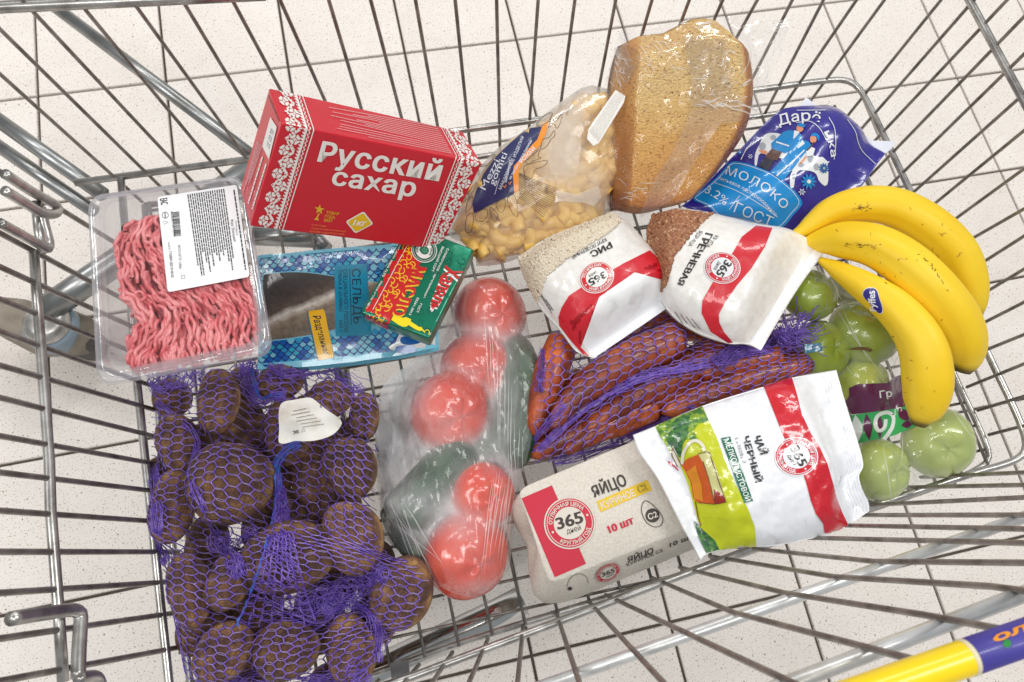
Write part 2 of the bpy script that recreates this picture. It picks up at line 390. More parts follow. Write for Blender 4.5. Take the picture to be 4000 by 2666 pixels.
# ---------------------------------------------------------------- floor with its tiles
def floor_mats():
    m, t, N, L, B = nodes('speckled_tile')
    v = coord(t)
    oi = N.new('ShaderNodeObjectInfo')
    ad = N.new('ShaderNodeVectorMath'); ad.operation = 'ADD'; sc = N.new('ShaderNodeVectorMath'); sc.operation = 'SCALE'
    cx = N.new('ShaderNodeCombineXYZ'); L.new(oi.outputs['Random'], cx.inputs[0]); L.new(oi.outputs['Random'], cx.inputs[1])
    L.new(cx.outputs[0], sc.inputs[0]); sc.inputs[3].default_value = 37.0
    L.new(v, ad.inputs[0]); L.new(sc.outputs[0], ad.inputs[1]); vec = ad.outputs[0]
    a = add_noise(t, 520, 1, vec=vec, rough=0.5); b = add_noise(t, 300, 1, vec=vec, rough=0.4); c = add_noise(t, 7, 3, vec=vec)
    c2 = add_noise(t, 2.2, 4, vec=vec)
    base = ramp(t, c.outputs[0], [(0.3, lin((229, 221, 213))), (0.7, lin((237, 230, 223)))])
    bm_ = N.new('ShaderNodeMix'); bm_.data_type = 'RGBA'; bm_.blend_type = 'MULTIPLY'; bm_.inputs[0].default_value = 1.0; L.new(base, bm_.inputs[6]); L.new(ramp(t, c2.outputs[0], [(0.28, (0.90, 0.88, 0.86)), (0.45, (1, 1, 1))]), bm_.inputs[7]); base = bm_.outputs[2]
    s1 = ramp(t, a.outputs[0], [(0.30, (1, 1, 1)), (0.36, (0, 0, 0))]); s2 = ramp(t, b.outputs[0], [(0.26, (1, 1, 1)), (0.30, (0, 0, 0))])
    mx = N.new('ShaderNodeMix'); mx.data_type = 'RGBA'; L.new(s1, mx.inputs[0]); L.new(base, mx.inputs[6]); mx.inputs[7].default_value = lin((140, 122, 106))
    m2 = N.new('ShaderNodeMix'); m2.data_type = 'RGBA'; L.new(s2, m2.inputs[0]); L.new(mx.outputs[2], m2.inputs[6]); m2.inputs[7].default_value = lin((104, 86, 72))
    L.new(m2.outputs[2], B.inputs['Base Color']); B.inputs['Roughness'].default_value = 0.42; B.inputs['Specular IOR Level'].default_value = 0.35
    return m
TILE = 0.2
ft = floor_mats()
grout = mat('grout', (96, 88, 82), 0.9, bump=(300, 0.4, 0.002), var=(30, (80, 70, 62), 0.4, 0.7))
s = 5.0
def far_tiles():
    m, t, N, L, B = nodes('far_tiles'); br = N.new('ShaderNodeTexBrick'); br.offset = 0.0; br.inputs['Scale'].default_value = 1.0; br.inputs['Brick Width'].default_value = TILE; br.inputs['Row Height'].default_value = TILE; br.inputs['Mortar Size'].default_value = 0.0021
    br.inputs['Color1'].default_value = lin((236, 227, 218)); br.inputs['Color2'].default_value = lin((233, 224, 215)); br.inputs['Mortar'].default_value = lin((112, 100, 90)); L.new(coord(t), br.inputs['Vector']); L.new(br.outputs[0], B.inputs['Base Color']); B.inputs['Roughness'].default_value = 0.42; return m
x0_, x1_, y0_, y1_ = -3 * TILE, 12 * TILE, -11 * TILE, 6 * TILE; z0_ = -0.0012
floor = obj('floor', [(x0_, y0_, -0.006), (x1_, y0_, -0.006), (x1_, y1_, -0.006), (x0_, y1_, -0.006), (x0_, y0_, z0_), (x1_, y0_, z0_), (x1_, y1_, z0_), (x0_, y1_, z0_), (-s, -s, z0_), (s, -s, z0_), (s, s, z0_), (-s, s, z0_)],
            [(0, 1, 2, 3), (0, 4, 5, 1), (1, 5, 6, 2), (2, 6, 7, 3), (3, 7, 4, 0), (8, 9, 5, 4), (9, 10, 6, 5), (10, 11, 7, 6), (11, 8, 4, 7)], grout, None, False)
floor.data.materials.append(far_tiles())
for _p in floor.data.polygons: _p.material_index = 1 if _p.index >= 5 else 0
tag(floor, None, None, kind='structure')
def tile_mesh():
    h = TILE / 2 - 0.0021; b = 0.0012
    v = [(-h, -h, -0.006), (h, -h, -0.006), (h, h, -0.006), (-h, h, -0.006), (-h, -h, -b), (h, -h, -b), (h, h, -b), (-h, h, -b),
         (-h + b, -h + b, 0), (h - b, -h + b, 0), (h - b, h - b, 0), (-h + b, h - b, 0)]
    f = [(8, 9, 10, 11)]
    for a in (0, 4):
        for i in range(4): f.append((a + i, a + (i + 1) % 4, a + 4 + (i + 1) % 4, a + 4 + i))
    me = bpy.data.meshes.new('floor_tile'); me.from_pydata(v, [], f); me.materials.append(ft); return me
tm = tile_mesh()
for i in range(-3, 12):
    for j in range(-6, 11):
        o = bpy.data.objects.new('floor_tile', tm); o.location = ((i + 0.5) * TILE, -(j + 0.5) * TILE, random.uniform(-0.0004, 0.0002)); link(o, floor)

# ---------------------------------------------------------------- the shopping cart
ZF, ZR, ZT = 0.305, 0.35, 0.66
zinc = mat('galvanised_wire', (206, 204, 200), 0.30, 0.85, bump=(120, 0.12, 0.001), var=(45, (128, 124, 120), 0.35, 0.75))
wirem = mat('dull_wire', (166, 160, 154), 0.42, 0.75, bump=(160, 0.15, 0.001), var=(60, (100, 93, 88), 0.35, 0.75))
tubem = mat('chassis_tube', (168, 170, 170), 0.34, 0.95, bump=(40, 0.05, 0.001), var=(18, (120, 118, 112), 0.4, 0.8))
cart = thing('shopping_cart', 'wire shopping cart with a yellow handle, filled with groceries', 'shopping cart', (0.88, -0.66, 0.0))
def rod(name, pts, r, material=zinc, sides=10, smooth=0):
    p = np.asarray(pts, float)
    if smooth: p = smooth_path(p, smooth)
    v, f = tube(p, r, sides); return obj(name, v, f, material, cart)
def on(pl, k, pts): return at(V(k, pts), pl)
near_a, near_b = at(V('8', [(480, 1530)]), ZR)[0], at(V('9', [(1000, 460)]), ZR)[0]
near_pl = wallplane(near_a, near_b, 7.5, 1)
left_a, left_b = at(V('4', [(955, 1060)]), ZR)[0], at(V('7', [(1150, 1568)]), ZR)[0]
left_pl = wallplane(left_a, left_b, 10, 1)
top_pl = wallplane(np.array([0.4, -0.399, ZR]), np.array([1.3, -0.398, ZR]), 9, -1)
right_a, right_b = np.array([1.323, -0.45, ZR]), np.array([1.343, -0.863, ZR])
right_pl = wallplane(right_a, right_b, 10, -1)
for _pl, _inn in ((near_pl, (0, 1)), (left_pl, (1, 0)), (top_pl, (0, -1)), (right_pl, (-1, 0))):
    pass
def extend_to(p, z):
    a, b = p[-2], p[-1]; t = (z - a[2]) / (b[2] - a[2]); return a + (b - a) * t
TOPS = {}
def wall_wire(pl, k, pts, ztop, zbot=None, r=0.0019, bend=None):
    """pts run from the upper end (off the picture) down to the basket edge"""
    p = on(pl, k, pts); p = p[np.argsort(-p[:, 2])]
    top = extend_to(p[[1, 0]], ztop) if p[0, 2] < ztop else p[0]
    TOPS.setdefault(id(pl), []).append(top)
    bot = extend_to(p[[-2, -1]], zbot) if zbot is not None else p[-1]
    path = [top] + [q for q in p if bot[2] + 0.004 < q[2] < top[2] - 0.004] + [bot]
    if bend is not None: path.append(bend(bot))
    return rod('wall_wire', resample(np.array(path), 10) if len(path) == 2 else np.array(path), r, wirem, 8)
# top wall: wires fan up and away from the shopper
TOPW = [('1', [(0, 200), (1050, 1230)]), ('1', [(0, 505), (845, 1265)]), ('1', [(150, 0), (1270, 1195)]), ('1', [(525, 0), (1490, 1165)]),
        ('1', [(895, 0), (1680, 1080)]), ('1', [(1240, 0), (1750, 850)]), ('1', [(1580, 0), (1905, 605)]), ('1', [(1905, 0), (2200, 660)]),
        ('2', [(0, 285), (135, 735)]), ('2', [(200, 0), (410, 800)]), ('2', [(505, 0), (655, 855)]), ('2', [(775, 0), (875, 980)]), ('2', [(1057, 0), (1080, 1000)]),
        ('2', [(1340, 0), (1280, 850)]), ('2', [(1590, 0), (1495, 700)]), ('2', [(1868, 0), (1755, 590)]), ('2', [(2115, 0), (2050, 220)]),
        ('B', [(665, 0), (540, 330)]), ('B', [(910, 0), (740, 380)]), ('B', [(1160, 0), (900, 470)]), ('B', [(1425, 0), (1180, 480)]), ('3', [(960, 0), (630, 640)]),
        ('3', [(1185, 0), (650, 780)]), ('3', [(1375, 0), (870, 690)])]
for k, pts in TOPW: wall_wire(top_pl, k, pts, ZT, ZF)
RIGHTW = [('3', [(1760, 0), (1220, 670)]), ('3', [(1985, 0), (1290, 795)]), ('3', [(2210, 0), (1350, 915)]), ('3', [(2324, 115), (1410, 1060)]), ('3', [(2324, 370), (1480, 1195)]),
          ('3', [(2324, 640), (1560, 1320)]), ('3', [(2324, 890), (1700, 1400)]), ('3', [(2324, 1150), (1830, 1510)]), ('6', [(2070, 0), (1930, 80)]), ('6', [(2324, 40), (2010, 240)]),
          ('6', [(2324, 265), (2050, 430)]), ('6', [(2324, 490), (2050, 630)]), ('6', [(2324, 710), (2040, 825)]), ('6', [(2324, 910), (1830, 1110)]), ('6', [(2324, 1130), (1930, 1250)]),
          ('6', [(2324, 1330), (1975, 1420)])]
for k, pts in RIGHTW: wall_wire(right_pl, k, pts, ZT, ZF + 0.003)
LEFTW = [('1', [(0, 1170), (600, 1540)]), ('4', [(0, 20), (220, 150), (615, 350)]), ('4', [(0, 250), (220, 350), (620, 530)]), ('4', [(0, 470), (230, 570), (630, 720)]), ('4', [(0, 690), (240, 790), (700, 940)]),
         ('4', [(0, 920), (260, 1000), (940, 1190)]), ('4', [(0, 1140), (270, 1220), (960, 1380)]), ('4', [(0, 1400), (290, 1460), (975, 1575)]), ('7', [(0, 140), (300, 180), (1000, 260)]),
         ('7', [(0, 400), (320, 420), (1015, 470)]), ('7', [(0, 680), (1040, 680)]), ('7', [(0, 960), (350, 935), (1060, 890)]), ('7', [(0, 1270), (370, 1200), (1090, 1110)]), ('7', [(0, 1560), (370, 1500), (1110, 1350)])]
for k, pts in LEFTW: wall_wire(left_pl, k, [pts[0], pts[-1]], ZT, ZF + 0.003, 0.0024)
# near wall: the floor wires bend up over the edge towards the handle
NEARW = [('8', [(240, 1568), (345, 1440)]), ('8', [(430, 1568), (570, 1400)]), ('8', [(620, 1568), (800, 1300)]), ('8', [(870, 1568), (1015, 1235)]), ('8', [(1200, 1568), (1240, 1160)]), ('8', [(1620, 1568), (1465, 1100)]),
         ('8', [(2190, 1568), (1830, 1180), (1680, 1010)]), ('9', [(700, 1550), (0, 1220)]), ('9', [(1500, 1395), (340, 1090), (0, 945)]), ('9', [(2050, 1185), (1650, 1110), (700, 960), (0, 790)]),
         ('9', [(2324, 945), (2100, 915), (1040, 850), (160, 705)]), ('9', [(2324, 755), (1300, 745), (400, 650)]), ('9', [(2324, 620), (880, 585)]), ('9', [(2324, 525), (1110, 500)]), ('9', [(2324, 430), (1230, 430)]),
         ('9', [(2324, 310), (1300, 360)]), ('9', [(2324, 225), (1580, 240)]), ('9', [(2324, 140), (1775, 165)])]
for k, pts in NEARW: wall_wire(near_pl, k, pts, 0.755, ZF + 0.004, 0.0021)
for _pl, _ax in ((top_pl, 0), (right_pl, 1), (left_pl, 1)):
    q = sorted(TOPS[id(_pl)], key=lambda p: p[_ax]); rod('rim_rail', [q[0], q[-1]], 0.005)
# frame: rail all round the foot of the walls, rail loop of the floor, mid rails
R8 = 0.0040
RC = smooth_path([(1.20, -0.3975, ZR), (1.26, -0.3972, ZR), (1.301, -0.400, ZR), (1.318, -0.414, ZR), (1.3235, -0.45, ZR)], 20)
RC2 = smooth_path([(1.342, -0.80, ZR), (1.3445, -0.855, ZR), (1.340, -0.885, ZR), (1.32, -0.897, ZR), (1.27, -0.9005, ZR)], 20)
rail = np.vstack([[(0.3835, -0.3985, ZR)], RC, RC2, [at(V('9', [(1000, 460)]), ZR)[0], at(V('8', [(480, 1530)]), ZR)[0], (0.56, -0.974, ZR)]])
rod('frame_rail', rail, R8)
lr = at(V('4', [(930, 1010)]), ZR)[0]; lr2 = at(V('7', [(1150, 1568)]), ZR)[0]
rod('frame_rail', [(0.431, -0.40, ZR), lr, lr2, lr2 + (lr2 - lr) * 0.3], R8)
L0 = smooth_path([(1.20, -0.4075, ZF), (1.29, -0.4075, ZF), (1.308, -0.416, ZF), (1.3125, -0.45, ZF)], 16)
L1 = smooth_path([(1.3265, -0.80, ZF), (1.330, -0.862, ZF), (1.326, -0.888, ZF), (1.305, -0.897, ZF), (1.27, -0.9035, ZF)], 18)
loop = np.vstack([[(0.44, -0.411, ZF)], L0, L1, [at(V('8', [(2320, 835)]), ZF)[0], at(V('8', [(800, 1300)]), ZF)[0], (0.52, -0.968, ZF), (0.4465, -0.965, ZF), (0.436, -0.70, ZF), (0.44, -0.411, ZF)]])
rod('floor_rail', loop, 0.0036)
rod('floor_rail', [(0.4495, -0.43, ZF - 0.012), (0.451, -0.70, ZF - 0.012), (0.462, -0.965, ZF - 0.012)], 0.0065)
def mid(pl, k, pts, r=R8, ext=0.25, name='wall_rail'):
    p = on(pl, k, pts); d = (p[-1] - p[0]); return rod(name, [p[0] - d * ext, *p, p[-1] + d * ext], r)
mid(top_pl, '1', [(0, 52), (1230, -5)], 0.0050, 0.5)
mid(right_pl, '3', [(1950, 0), (2324, 690)], 0.0042, 0.6)
bright = mat('lit_rail', (232, 233, 232), 0.34, 0.55, bump=(120, 0.12, 0.001), var=(45, (196, 194, 190), 0.35, 0.75))  # paler copy of the zinc: overhead light on these rails put into the colour
for k, a, b in (('9', (0, 1213), (2322, 400)), ('9', (560, 1575), (2322, 905))):
    p = on(near_pl, k, [a, b]); n = near_pl[1] / np.linalg.norm(near_pl[1]); n = n if n[1] < 0 else -n
    d = p[1] - p[0]; p = p + n * 0.0045
    rod('wall_rail', [p[0] - d * 0.9, p[1] + d * 0.25], 0.0045, bright)
for pl, pts in ((top_pl, None),): pass
# floor of thin wires
def xline(kx, y): return 0.6552 + 0.0345 * kx + (-0.49 - y) * 0.023
for kx in range(-6, 20):
    y0, y1 = -0.409, -0.956 + max(0, (xline(kx, -0.95) - 0.66)) * 0.085
    rod('floor_wire', [(xline(kx, y0), y0, ZF + 0.003), (xline(kx, y1), y1, ZF + 0.003)], 0.0018, wirem, 6)
for j in range(19):
    y = -0.4225 - 0.0283 * j
    x1 = 1.3105 + (-0.41 - y) * 0.035
    if y < -0.90: x1 = 0.66 + (y + 0.956) / 0.085
    rod('floor_wire', [(0.437, y + 0.004, ZF - 0.0005), (x1, y - 0.002, ZF - 0.0005)], 0.0018, wirem, 6)
# left gate hardware: upright rods and hooks
rod('gate_rod', on(left_pl, '4', [(205, -170), (225, 20), (255, 170)]) + np.array([0.006, 0, 0.003]), 0.0042)
rod('gate_rod', on(left_pl, '4', [(230, 150), (262, 600), (300, 1100), (335, 1568)]).tolist() + on(left_pl, '7', [(345, 400), (385, 900), (400, 1100), (430, 1568)]).tolist(), 0.0041)
rod('hook', smooth_path(on(left_pl, '1', [(-60, 1215), (120, 1330), (270, 1410), (315, 1450), (285, 1485), (200, 1480), (90, 1420), (-60, 1330)]) + np.array([0.012, 0, 0.004]), 30), 0.0043)
rod('hook', smooth_path(on(left_pl, '4', [(-80, -25), (60, 50), (210, 130), (250, 150), (262, 110), (235, 0), (205, -130)]) + np.array([0.010, 0, 0.003]), 24), 0.0040)
rod('hook', smooth_path(on(left_pl, '7', [(-60, 1168), (180, 1130), (370, 1105), (428, 1130), (428, 1200), (415, 1400), (408, 1568)]) + np.array([0.014, 0, 0.004]), 30), 0.0050)
rod('hook', smooth_path(on(left_pl, '7', [(408, 1570), (480, 1555), (540, 1560), (570, 1620)]) + np.array([0.014, 0, 0.004]), 12), 0.0044)
# chassis below the basket
def low(z, k, pts, r, name='chassis_tube', m_=tubem):
    p = at(V(k, pts), z); return rod(name, p, r, m_, 16)
low(0.20, '1', [(330, 15), (1710, 1055)], 0.0085)
low(0.24, '1', [(-150, 720), (700, 1325)], 0.0095)
low(0.22, '1', [(-150, 900), (640, 1440)], 0.0085)
low(0.13, '4', [(285, 560), (620, 330), (1200, -60), (1900, -540)], 0.0185)
p = at(V('8', [(100, 1560), (420, 1400), (700, 1270), (1000, 1130), (1230, 1010)]), 0.27)
rod('chassis_tube', np.vstack([p[0] + (p[0] - p[1]) * 0.5, p]), 0.0150, mat('bright_tube', (205, 206, 206), 0.16, 1.0, bump=(30, 0.04, 0.002), var=(14, (160, 160, 158), 0.45, 0.8)), 20)
low(0.26, '5', [(-40, 640), (30, 1100)], 0.0080)
low(0.26, 'H', [(620, 150), (760, 300)], 0.0100)
low(0.27, 'H', [(100, 165), (640, 190)], 0.0120)
# caster: fork housing, blue ring, domed cap
cz = 0.115; cc = at(V('4', [(325, 640)]), cz)[0]; sc_ = np.linalg.norm(at(V('4', [(425, 640)]), cz)[0] - cc) / 100
def lathe(name, prof, ctr, material, n=40):
    a = np.linspace(0, 2 * math.pi, n, endpoint=False); v = []
    for r, z in prof: v += [(ctr[0] + r * math.cos(t), ctr[1] + r * math.sin(t), z) for t in a]
    f = [(i * n + j, i * n + (j + 1) % n, (i + 1) * n + (j + 1) % n, (i + 1) * n + j) for i in range(len(prof) - 1) for j in range(n)]
    f.append(tuple(range((len(prof) - 1) * n, len(prof) * n))); return obj(name, v, f, material, cart)
plb = mat('grey_blue_plastic', (140, 158, 172), 0.45, bump=(90, 0.1, 0.001))
brown = mat('worn_fork', (150, 140, 126), 0.6, bump=(60, 0.3, 0.002), var=(25, (112, 100, 86), 0.4, 0.7))
lathe('caster_cap', [(172 * sc_, cz - 0.035), (186 * sc_, cz - 0.02), (186 * sc_, cz - 0.006), (170 * sc_, cz)], cc, plb)
lathe('caster_cap', [(160 * sc_, cz - 0.002), (158 * sc_, cz + 0.004), (140 * sc_, cz + 0.012), (100 * sc_, cz + 0.016), (40 * sc_, cz + 0.018)], cc, zinc)
p = at(V('4', [(-160, 560), (-20, 570), (120, 610), (330, 700), (480, 700), (560, 720), (620, 745)]), 0.075)
rod('caster_fork', p, np.array([0.022, 0.024, 0.030, 0.034, 0.032, 0.028, 0.022]), brown, 20)
def wheel(ctr, r, w, ax):
    ax = np.array(ax) / np.linalg.norm(ax); pr = [(r * 0.55, -w), (r * 0.9, -w), (r, -w * 0.6), (r, w * 0.6), (r * 0.9, w), (r * 0.55, w)]
    u = np.cross(ax, [0, 0, 1]); u /= np.linalg.norm(u); w_ = np.cross(ax, u); n = 32; v = []
    for rr, h in pr: v += [ctr + ax * h + rr * (math.cos(t) * u + math.sin(t) * w_) for t in np.linspace(0, 2 * math.pi, n, endpoint=False)]
    f = [(i * n + j, i * n + (j + 1) % n, (i + 1) * n + (j + 1) % n, (i + 1) * n + j) for i in range(5) for j in range(n)] + [tuple(range(n))[::-1], tuple(range(5 * n, 6 * n))]
    return obj('wheel', v, f, mat('grey_rubber', (90, 88, 86), 0.7), cart)
wheel(np.array([cc[0], cc[1], 0.05]), 0.05, 0.014, (0.4, 1, 0))
# clip at the lower rail
cp = at(V('8', [(330, 1440), (455, 1415), (470, 1568), (345, 1568)]), ZF + 0.010)
obj('rail_clip', np.vstack([cp, cp - np.array([0, 0, 0.014])]), [(0, 1, 2, 3), (0, 4, 5, 1), (1, 5, 6, 2), (2, 6, 7, 3), (3, 7, 4, 0), (7, 6, 5, 4)], mat('grey_clip', (112, 112, 112), 0.5, bump=(80, 0.1, 0.001)), cart, False)
# handle: yellow sleeve, blue-violet printed part
HZ = 0.752
h0, h1 = at(V('9', [(1560, 1530), (2322, 1265)]), HZ); hd = (h1 - h0) / np.linalg.norm(h1 - h0)
ha = at(V('9', [(1935, 1400)]), HZ)[0]; ha = h0 + hd * ((ha - h0) @ hd)
rod('handle', [h0 - hd * 0.55, ha - hd * 0.1, ha, h1 + hd * 0.35], 0.0084, mat('yellow_sleeve', (248, 214, 6), 0.34, coat=0.3), 24)
hl = rod('handle_label', [ha, ha + hd * 0.07, ha + hd * 0.2], 0.0086, mat('violet_label', (74, 66, 160), 0.4, coat=0.3), 24)
hs = bvh(hl)
line_text('ол', V('9', [(2122, 1300)])[0], V('9', [(2345, 1216)])[0], 19, hs, ink((240, 150, 20)), cart, bold=0.06, cell=4)
disc('handle_print', V('9', [(2205, 1305)])[0], (9, -3), (3, 9), 1.0, hs, ink((30, 130, 60)), cart, 2, 3, 12)
rod('handle_label', [ha - hd * 0.0012, ha, ha + hd * 0.0012], 0.0087, mat('white_edge', (225, 215, 180), 0.5), 24)
# ---------------------------------------------------------------- helpers for boxed goods
def box_obj(name, ctr, Rm, dims, material, parent, bevel=0.0012, seg=2):
    bm = bmesh.new(); bmesh.ops.create_cube(bm, size=1.0)
    for v in bm.verts: v.co = Vector([v.co[i] * dims[i] for i in range(3)])
    bmesh.ops.bevel(bm, geom=bm.edges[:], offset=bevel, segments=seg, affect='EDGES', profile=0.5)
    vs = np.array([v.co[:] for v in bm.verts]) @ np.array(Rm).T + np.array(ctr); fs = [tuple(v.index for v in f.verts) for f in bm.faces]; bm.free()
    return obj(name, vs, fs, material, parent, False)
def rl(c): return random.Random(c)
def micro(lines, surf, material, parent, h, seed=1, layer=2, ragged=0.3, cell=0):
    """lines too small to read: short dashes the length of words; lines = [(a, b), ...] photo coordinates"""
    r = rl(seed); vs, fs = [], []
    for a, b in lines:
        a = np.array(a, float); b = np.array(b, float); L = np.linalg.norm(b - a); d = (b - a) / L; n = np.array([-d[1], d[0]]) * h / 2; x = 0; end = L * (1 - ragged * r.random())
        while x < end:
            w = min(r.uniform(1.5, 5.0) * h, end - x); q = a + d * x; e = q + d * w; k = len(vs); vs += [q - n, e - n, e + n, q + n]; fs.append((k, k + 1, k + 2, k + 3)); x += w + h * 0.55
    return lay('small_print', np.array(vs), fs, surf, material, parent, layer, cell)
def lerp_lines(a0, b0, a1, b1, n):
    a0, b0, a1, b1 = (np.array(x, float) for x in (a0, b0, a1, b1)); return [(a0 + (a1 - a0) * t, b0 + (b1 - b0) * t) for t in np.linspace(0, 1, n)]
def cells(name, bits, quad, surf, material, parent, layer=2):
    """cross-stitch pattern: bits[row][col]; quad corners: row0col0, row0colN, rowNcolN, rowNcol0"""
    q = np.array(quad, float); nr, nc = bits.shape; vs, fs = [], []
    def P(r, c):
        u, v = c / nc, r / nr; return (1 - u) * (1 - v) * q[0] + u * (1 - v) * q[1] + u * v * q[2] + (1 - u) * v * q[3]
    for r in range(nr):
        c = 0
        while c < nc:
            if bits[r, c]:
                e = c
                while e < nc and bits[r, e]: e += 1
                k = len(vs); vs += [P(r, c), P(r, e), P(r + 1, e), P(r + 1, c)]; fs.append((k, k + 1, k + 2, k + 3)); c = e
            else: c += 1
    return lay(name, np.array(vs), fs, surf, material, parent, layer)

# ---------------------------------------------------------------- red box of lump sugar
SG_R = np.array([[0.8788899832660857, 0.45368249472253563, 0.14739264329292737], [-0.04434630176482396, 0.3853527197432831, -0.9217031446763312], [-0.47495873803344524, 0.803539342763496, 0.35880178622309844]])
SG_C = np.array([0.688, -0.526, 0.4929]); SG_D = (0.1895, 0.1052, 0.054)
sugar = thing('sugar_box', 'red carton of sugar with white cross-stitch borders leaning behind the butter', 'sugar box', (0.69, -0.53, 0.40))
sb = box_obj('carton', SG_C, SG_R, SG_D, mat('red_card', (206, 18, 42), 0.36, coat=0.3, coatrough=0.22, bump=(25, 0.05, 0.002)), sugar, 0.0013)
ss = bvh(sb); Wc = ink((240, 236, 230), 'card')
def stitch(rows, cols=28, mirror=False, seed=0):
    b = np.zeros((rows, cols), bool); per = 22
    for r in range(rows):
        ph = ((r + seed) % per) / per; tri = abs(2 * ph - 1); c = 3.0 + tri * 10
        for k in range(cols):
            if abs(k + 0.5 - c - 1.6) < 1.75 and (k * 3 + r) % 8 != 3: b[r, k] = True
        b[r, 19] = b[r, 20] = True
        if r % 3 < 2: b[r, 18] = True
        if r % 3 == 0: b[r, 17] = True
        if r % 4 in (0, 1): b[r, 22] = True
        if r % 4 in (2, 3): b[r, 23] = True
        b[r, 26] = True
    flower = ['..XX.XX..', '.XXX.XXX.', 'XXXX.XXXX', 'XXX.X.XXX', '...XXX...', 'XXX.X.XXX', 'XXXX.XXXX', '.XXX.XXX.', '..XX.XX..']
    for r0 in range(-per, rows + per):
        for tgt, cc in ((per // 2, 10), (0, 3)):
            if (r0 + seed) % per == tgt:
                for i in range(9):
                    for j in range(9):
                        rr, k = r0 - 4 + i, cc + j - 2
                        if 0 <= rr < rows and 0 <= k < 17: b[rr, k] = flower[i][j] == 'X'
    return b[:, ::-1] if mirror else b
S_ = lambda *p: V('S', p)
cells('ornament', stitch(98), V('S', [(478, 374), (742, 425), (462, 1320), (214, 1293)]), ss, Wc, sugar)
cells('ornament', stitch(36, seed=11), V('S', [(388, 64), (640, 121), (742, 425), (478, 370)]), ss, Wc, sugar)
cells('ornament', stitch(88, mirror=True), V('S', [(1966, 652), (2186, 706), (1862, 1465), (1668, 1440)]), ss, Wc, sugar)
cells('ornament', stitch(31, mirror=True, seed=13), V('S', [(1826, 385), (2035, 450), (2184, 702), (1966, 648)]), ss, Wc, sugar)
red_ink = ink((206, 18, 42), 'card')
for s_, q in (('Русский', [(757, 690), (1816, 864), (1868, 690), (806, 519)]), ('сахар', [(876, 893), (1600, 1002), (1640, 848), (916, 745)])):
    text(s_, V('S', q), ss, Wc, sugar, bold=0.034, layer=2, spacing=1.08)
gold = ink((226, 178, 40), 'card'); orange = ink((236, 120, 70), 'card')
for s_, a, b, h in (('ТОВАР', (836, 1152), (948, 1166), 9), ('ГОДА', (824, 1186), (915, 1198), 9), ('2021', (814, 1218), (886, 1226), 9)):
    line_text(s_, V('S', [a])[0], V('S', [b])[0], h * 0.72, ss, gold, sugar, bold=0.02)
for s_, a, b in (('В категории', (710, 1256), (838, 1270)), ('«Сахар белый свекловичный', (702, 1286), (1008, 1314)), ('кусковой и кристаллический»', (690, 1312), (1000, 1340))):
    line_text(s_, V('S', [a])[0], V('S', [b])[0], 4.6, ss, orange, sugar, bold=0.02)
st = [(math.cos(math.radians(90 + 36 * k)) * (1 if k % 2 == 0 else 0.42), math.sin(math.radians(90 + 36 * k)) * (1 if k % 2 == 0 else 0.42)) for k in range(10)]
ctr = np.array((778, 1115)); poly('award_print', V('S', [ctr + np.array([46 * x + 4 * y, -46 * y + 8 * x]) for x, y in st]), ss, gold, sugar, 2)
poly('award_print', V('S', [(768, 1150), (782, 1150), (764, 1185), (775, 1210), (728, 1206), (748, 1186)]), ss, gold, sugar, 2)
def rquad(pts, r=0.14, n=5):
    p = np.array(pts, float); out = []
    for i in range(len(p)):
        a = p[i] + (p[i - 1] - p[i]) * r; b = p[i] + (p[(i + 1) % len(p)] - p[i]) * r
        for t in np.linspace(0, 1, n): out.append((1 - t) ** 2 * a + 2 * t * (1 - t) * p[i] + t * t * b)
    return np.array(out)
dq = [(1165, 1130), (1252, 1242), (1092, 1326), (1006, 1220)]; dc = np.mean(dq, 0)
poly('weight_print', V('S', rquad(dq)), ss, Wc, sugar, 2)
poly('weight_print', V('S', rquad([dc + (np.array(p) - dc) * 0.86 for p in dq])), ss, ink((232, 188, 20), 'card'), sugar, 3)
text('1кг', V('S', [(1066, 1250), (1182, 1258), (1194, 1208), (1082, 1200)]), ss, Wc, sugar, bold=0.035, shear=0.1, layer=4)
# small print on the long narrow side (read from the far side) and on the end
micro([(V('S', [a])[0], V('S', [b])[0]) for a, b in lerp_lines((1800, 395), (735, 205), (1900, 560), (790, 300), 9)], ss, ink((236, 176, 178), 'card'), sugar, 1.25, 3, ragged=0.5)
micro([(V('S', [a])[0], V('S', [b])[0]) for a, b in lerp_lines((1900, 575), (850, 350), (1940, 630), (890, 425), 4)], ss, ink((236, 176, 178), 'card'), sugar, 1.25, 4, ragged=0.45)
poly('date_sticker', V('S', [(355, 310), (412, 398), (342, 682), (284, 566)]), ss, Wc, sugar, 2)
text('07 02 22', V('S', [(388, 440), (345, 590), (322, 556), (362, 402)]), ss, ink((90, 120, 150), 'card'), sugar, layer=3)
micro([(V('S', [a])[0], V('S', [b])[0]) for a, b in lerp_lines((280, 560), (150, 960), (240, 520), (105, 1010), 5)], ss, ink((228, 150, 160), 'card'), sugar, 1.6, 5)
micro([(V('S', [a])[0], V('S', [b])[0]) for a, b in lerp_lines((318, 720), (185, 1150), (285, 660), (150, 1100), 2)], ss, Wc, sugar, 3.0, 6, ragged=0.1)
fl = ss  # flap slit at the upper left end
poly('flap_slit', V('S', [(330, 118), (336, 116), (432, 345), (425, 350)]), ss, ink((120, 8, 22), 'card'), sugar, 2)

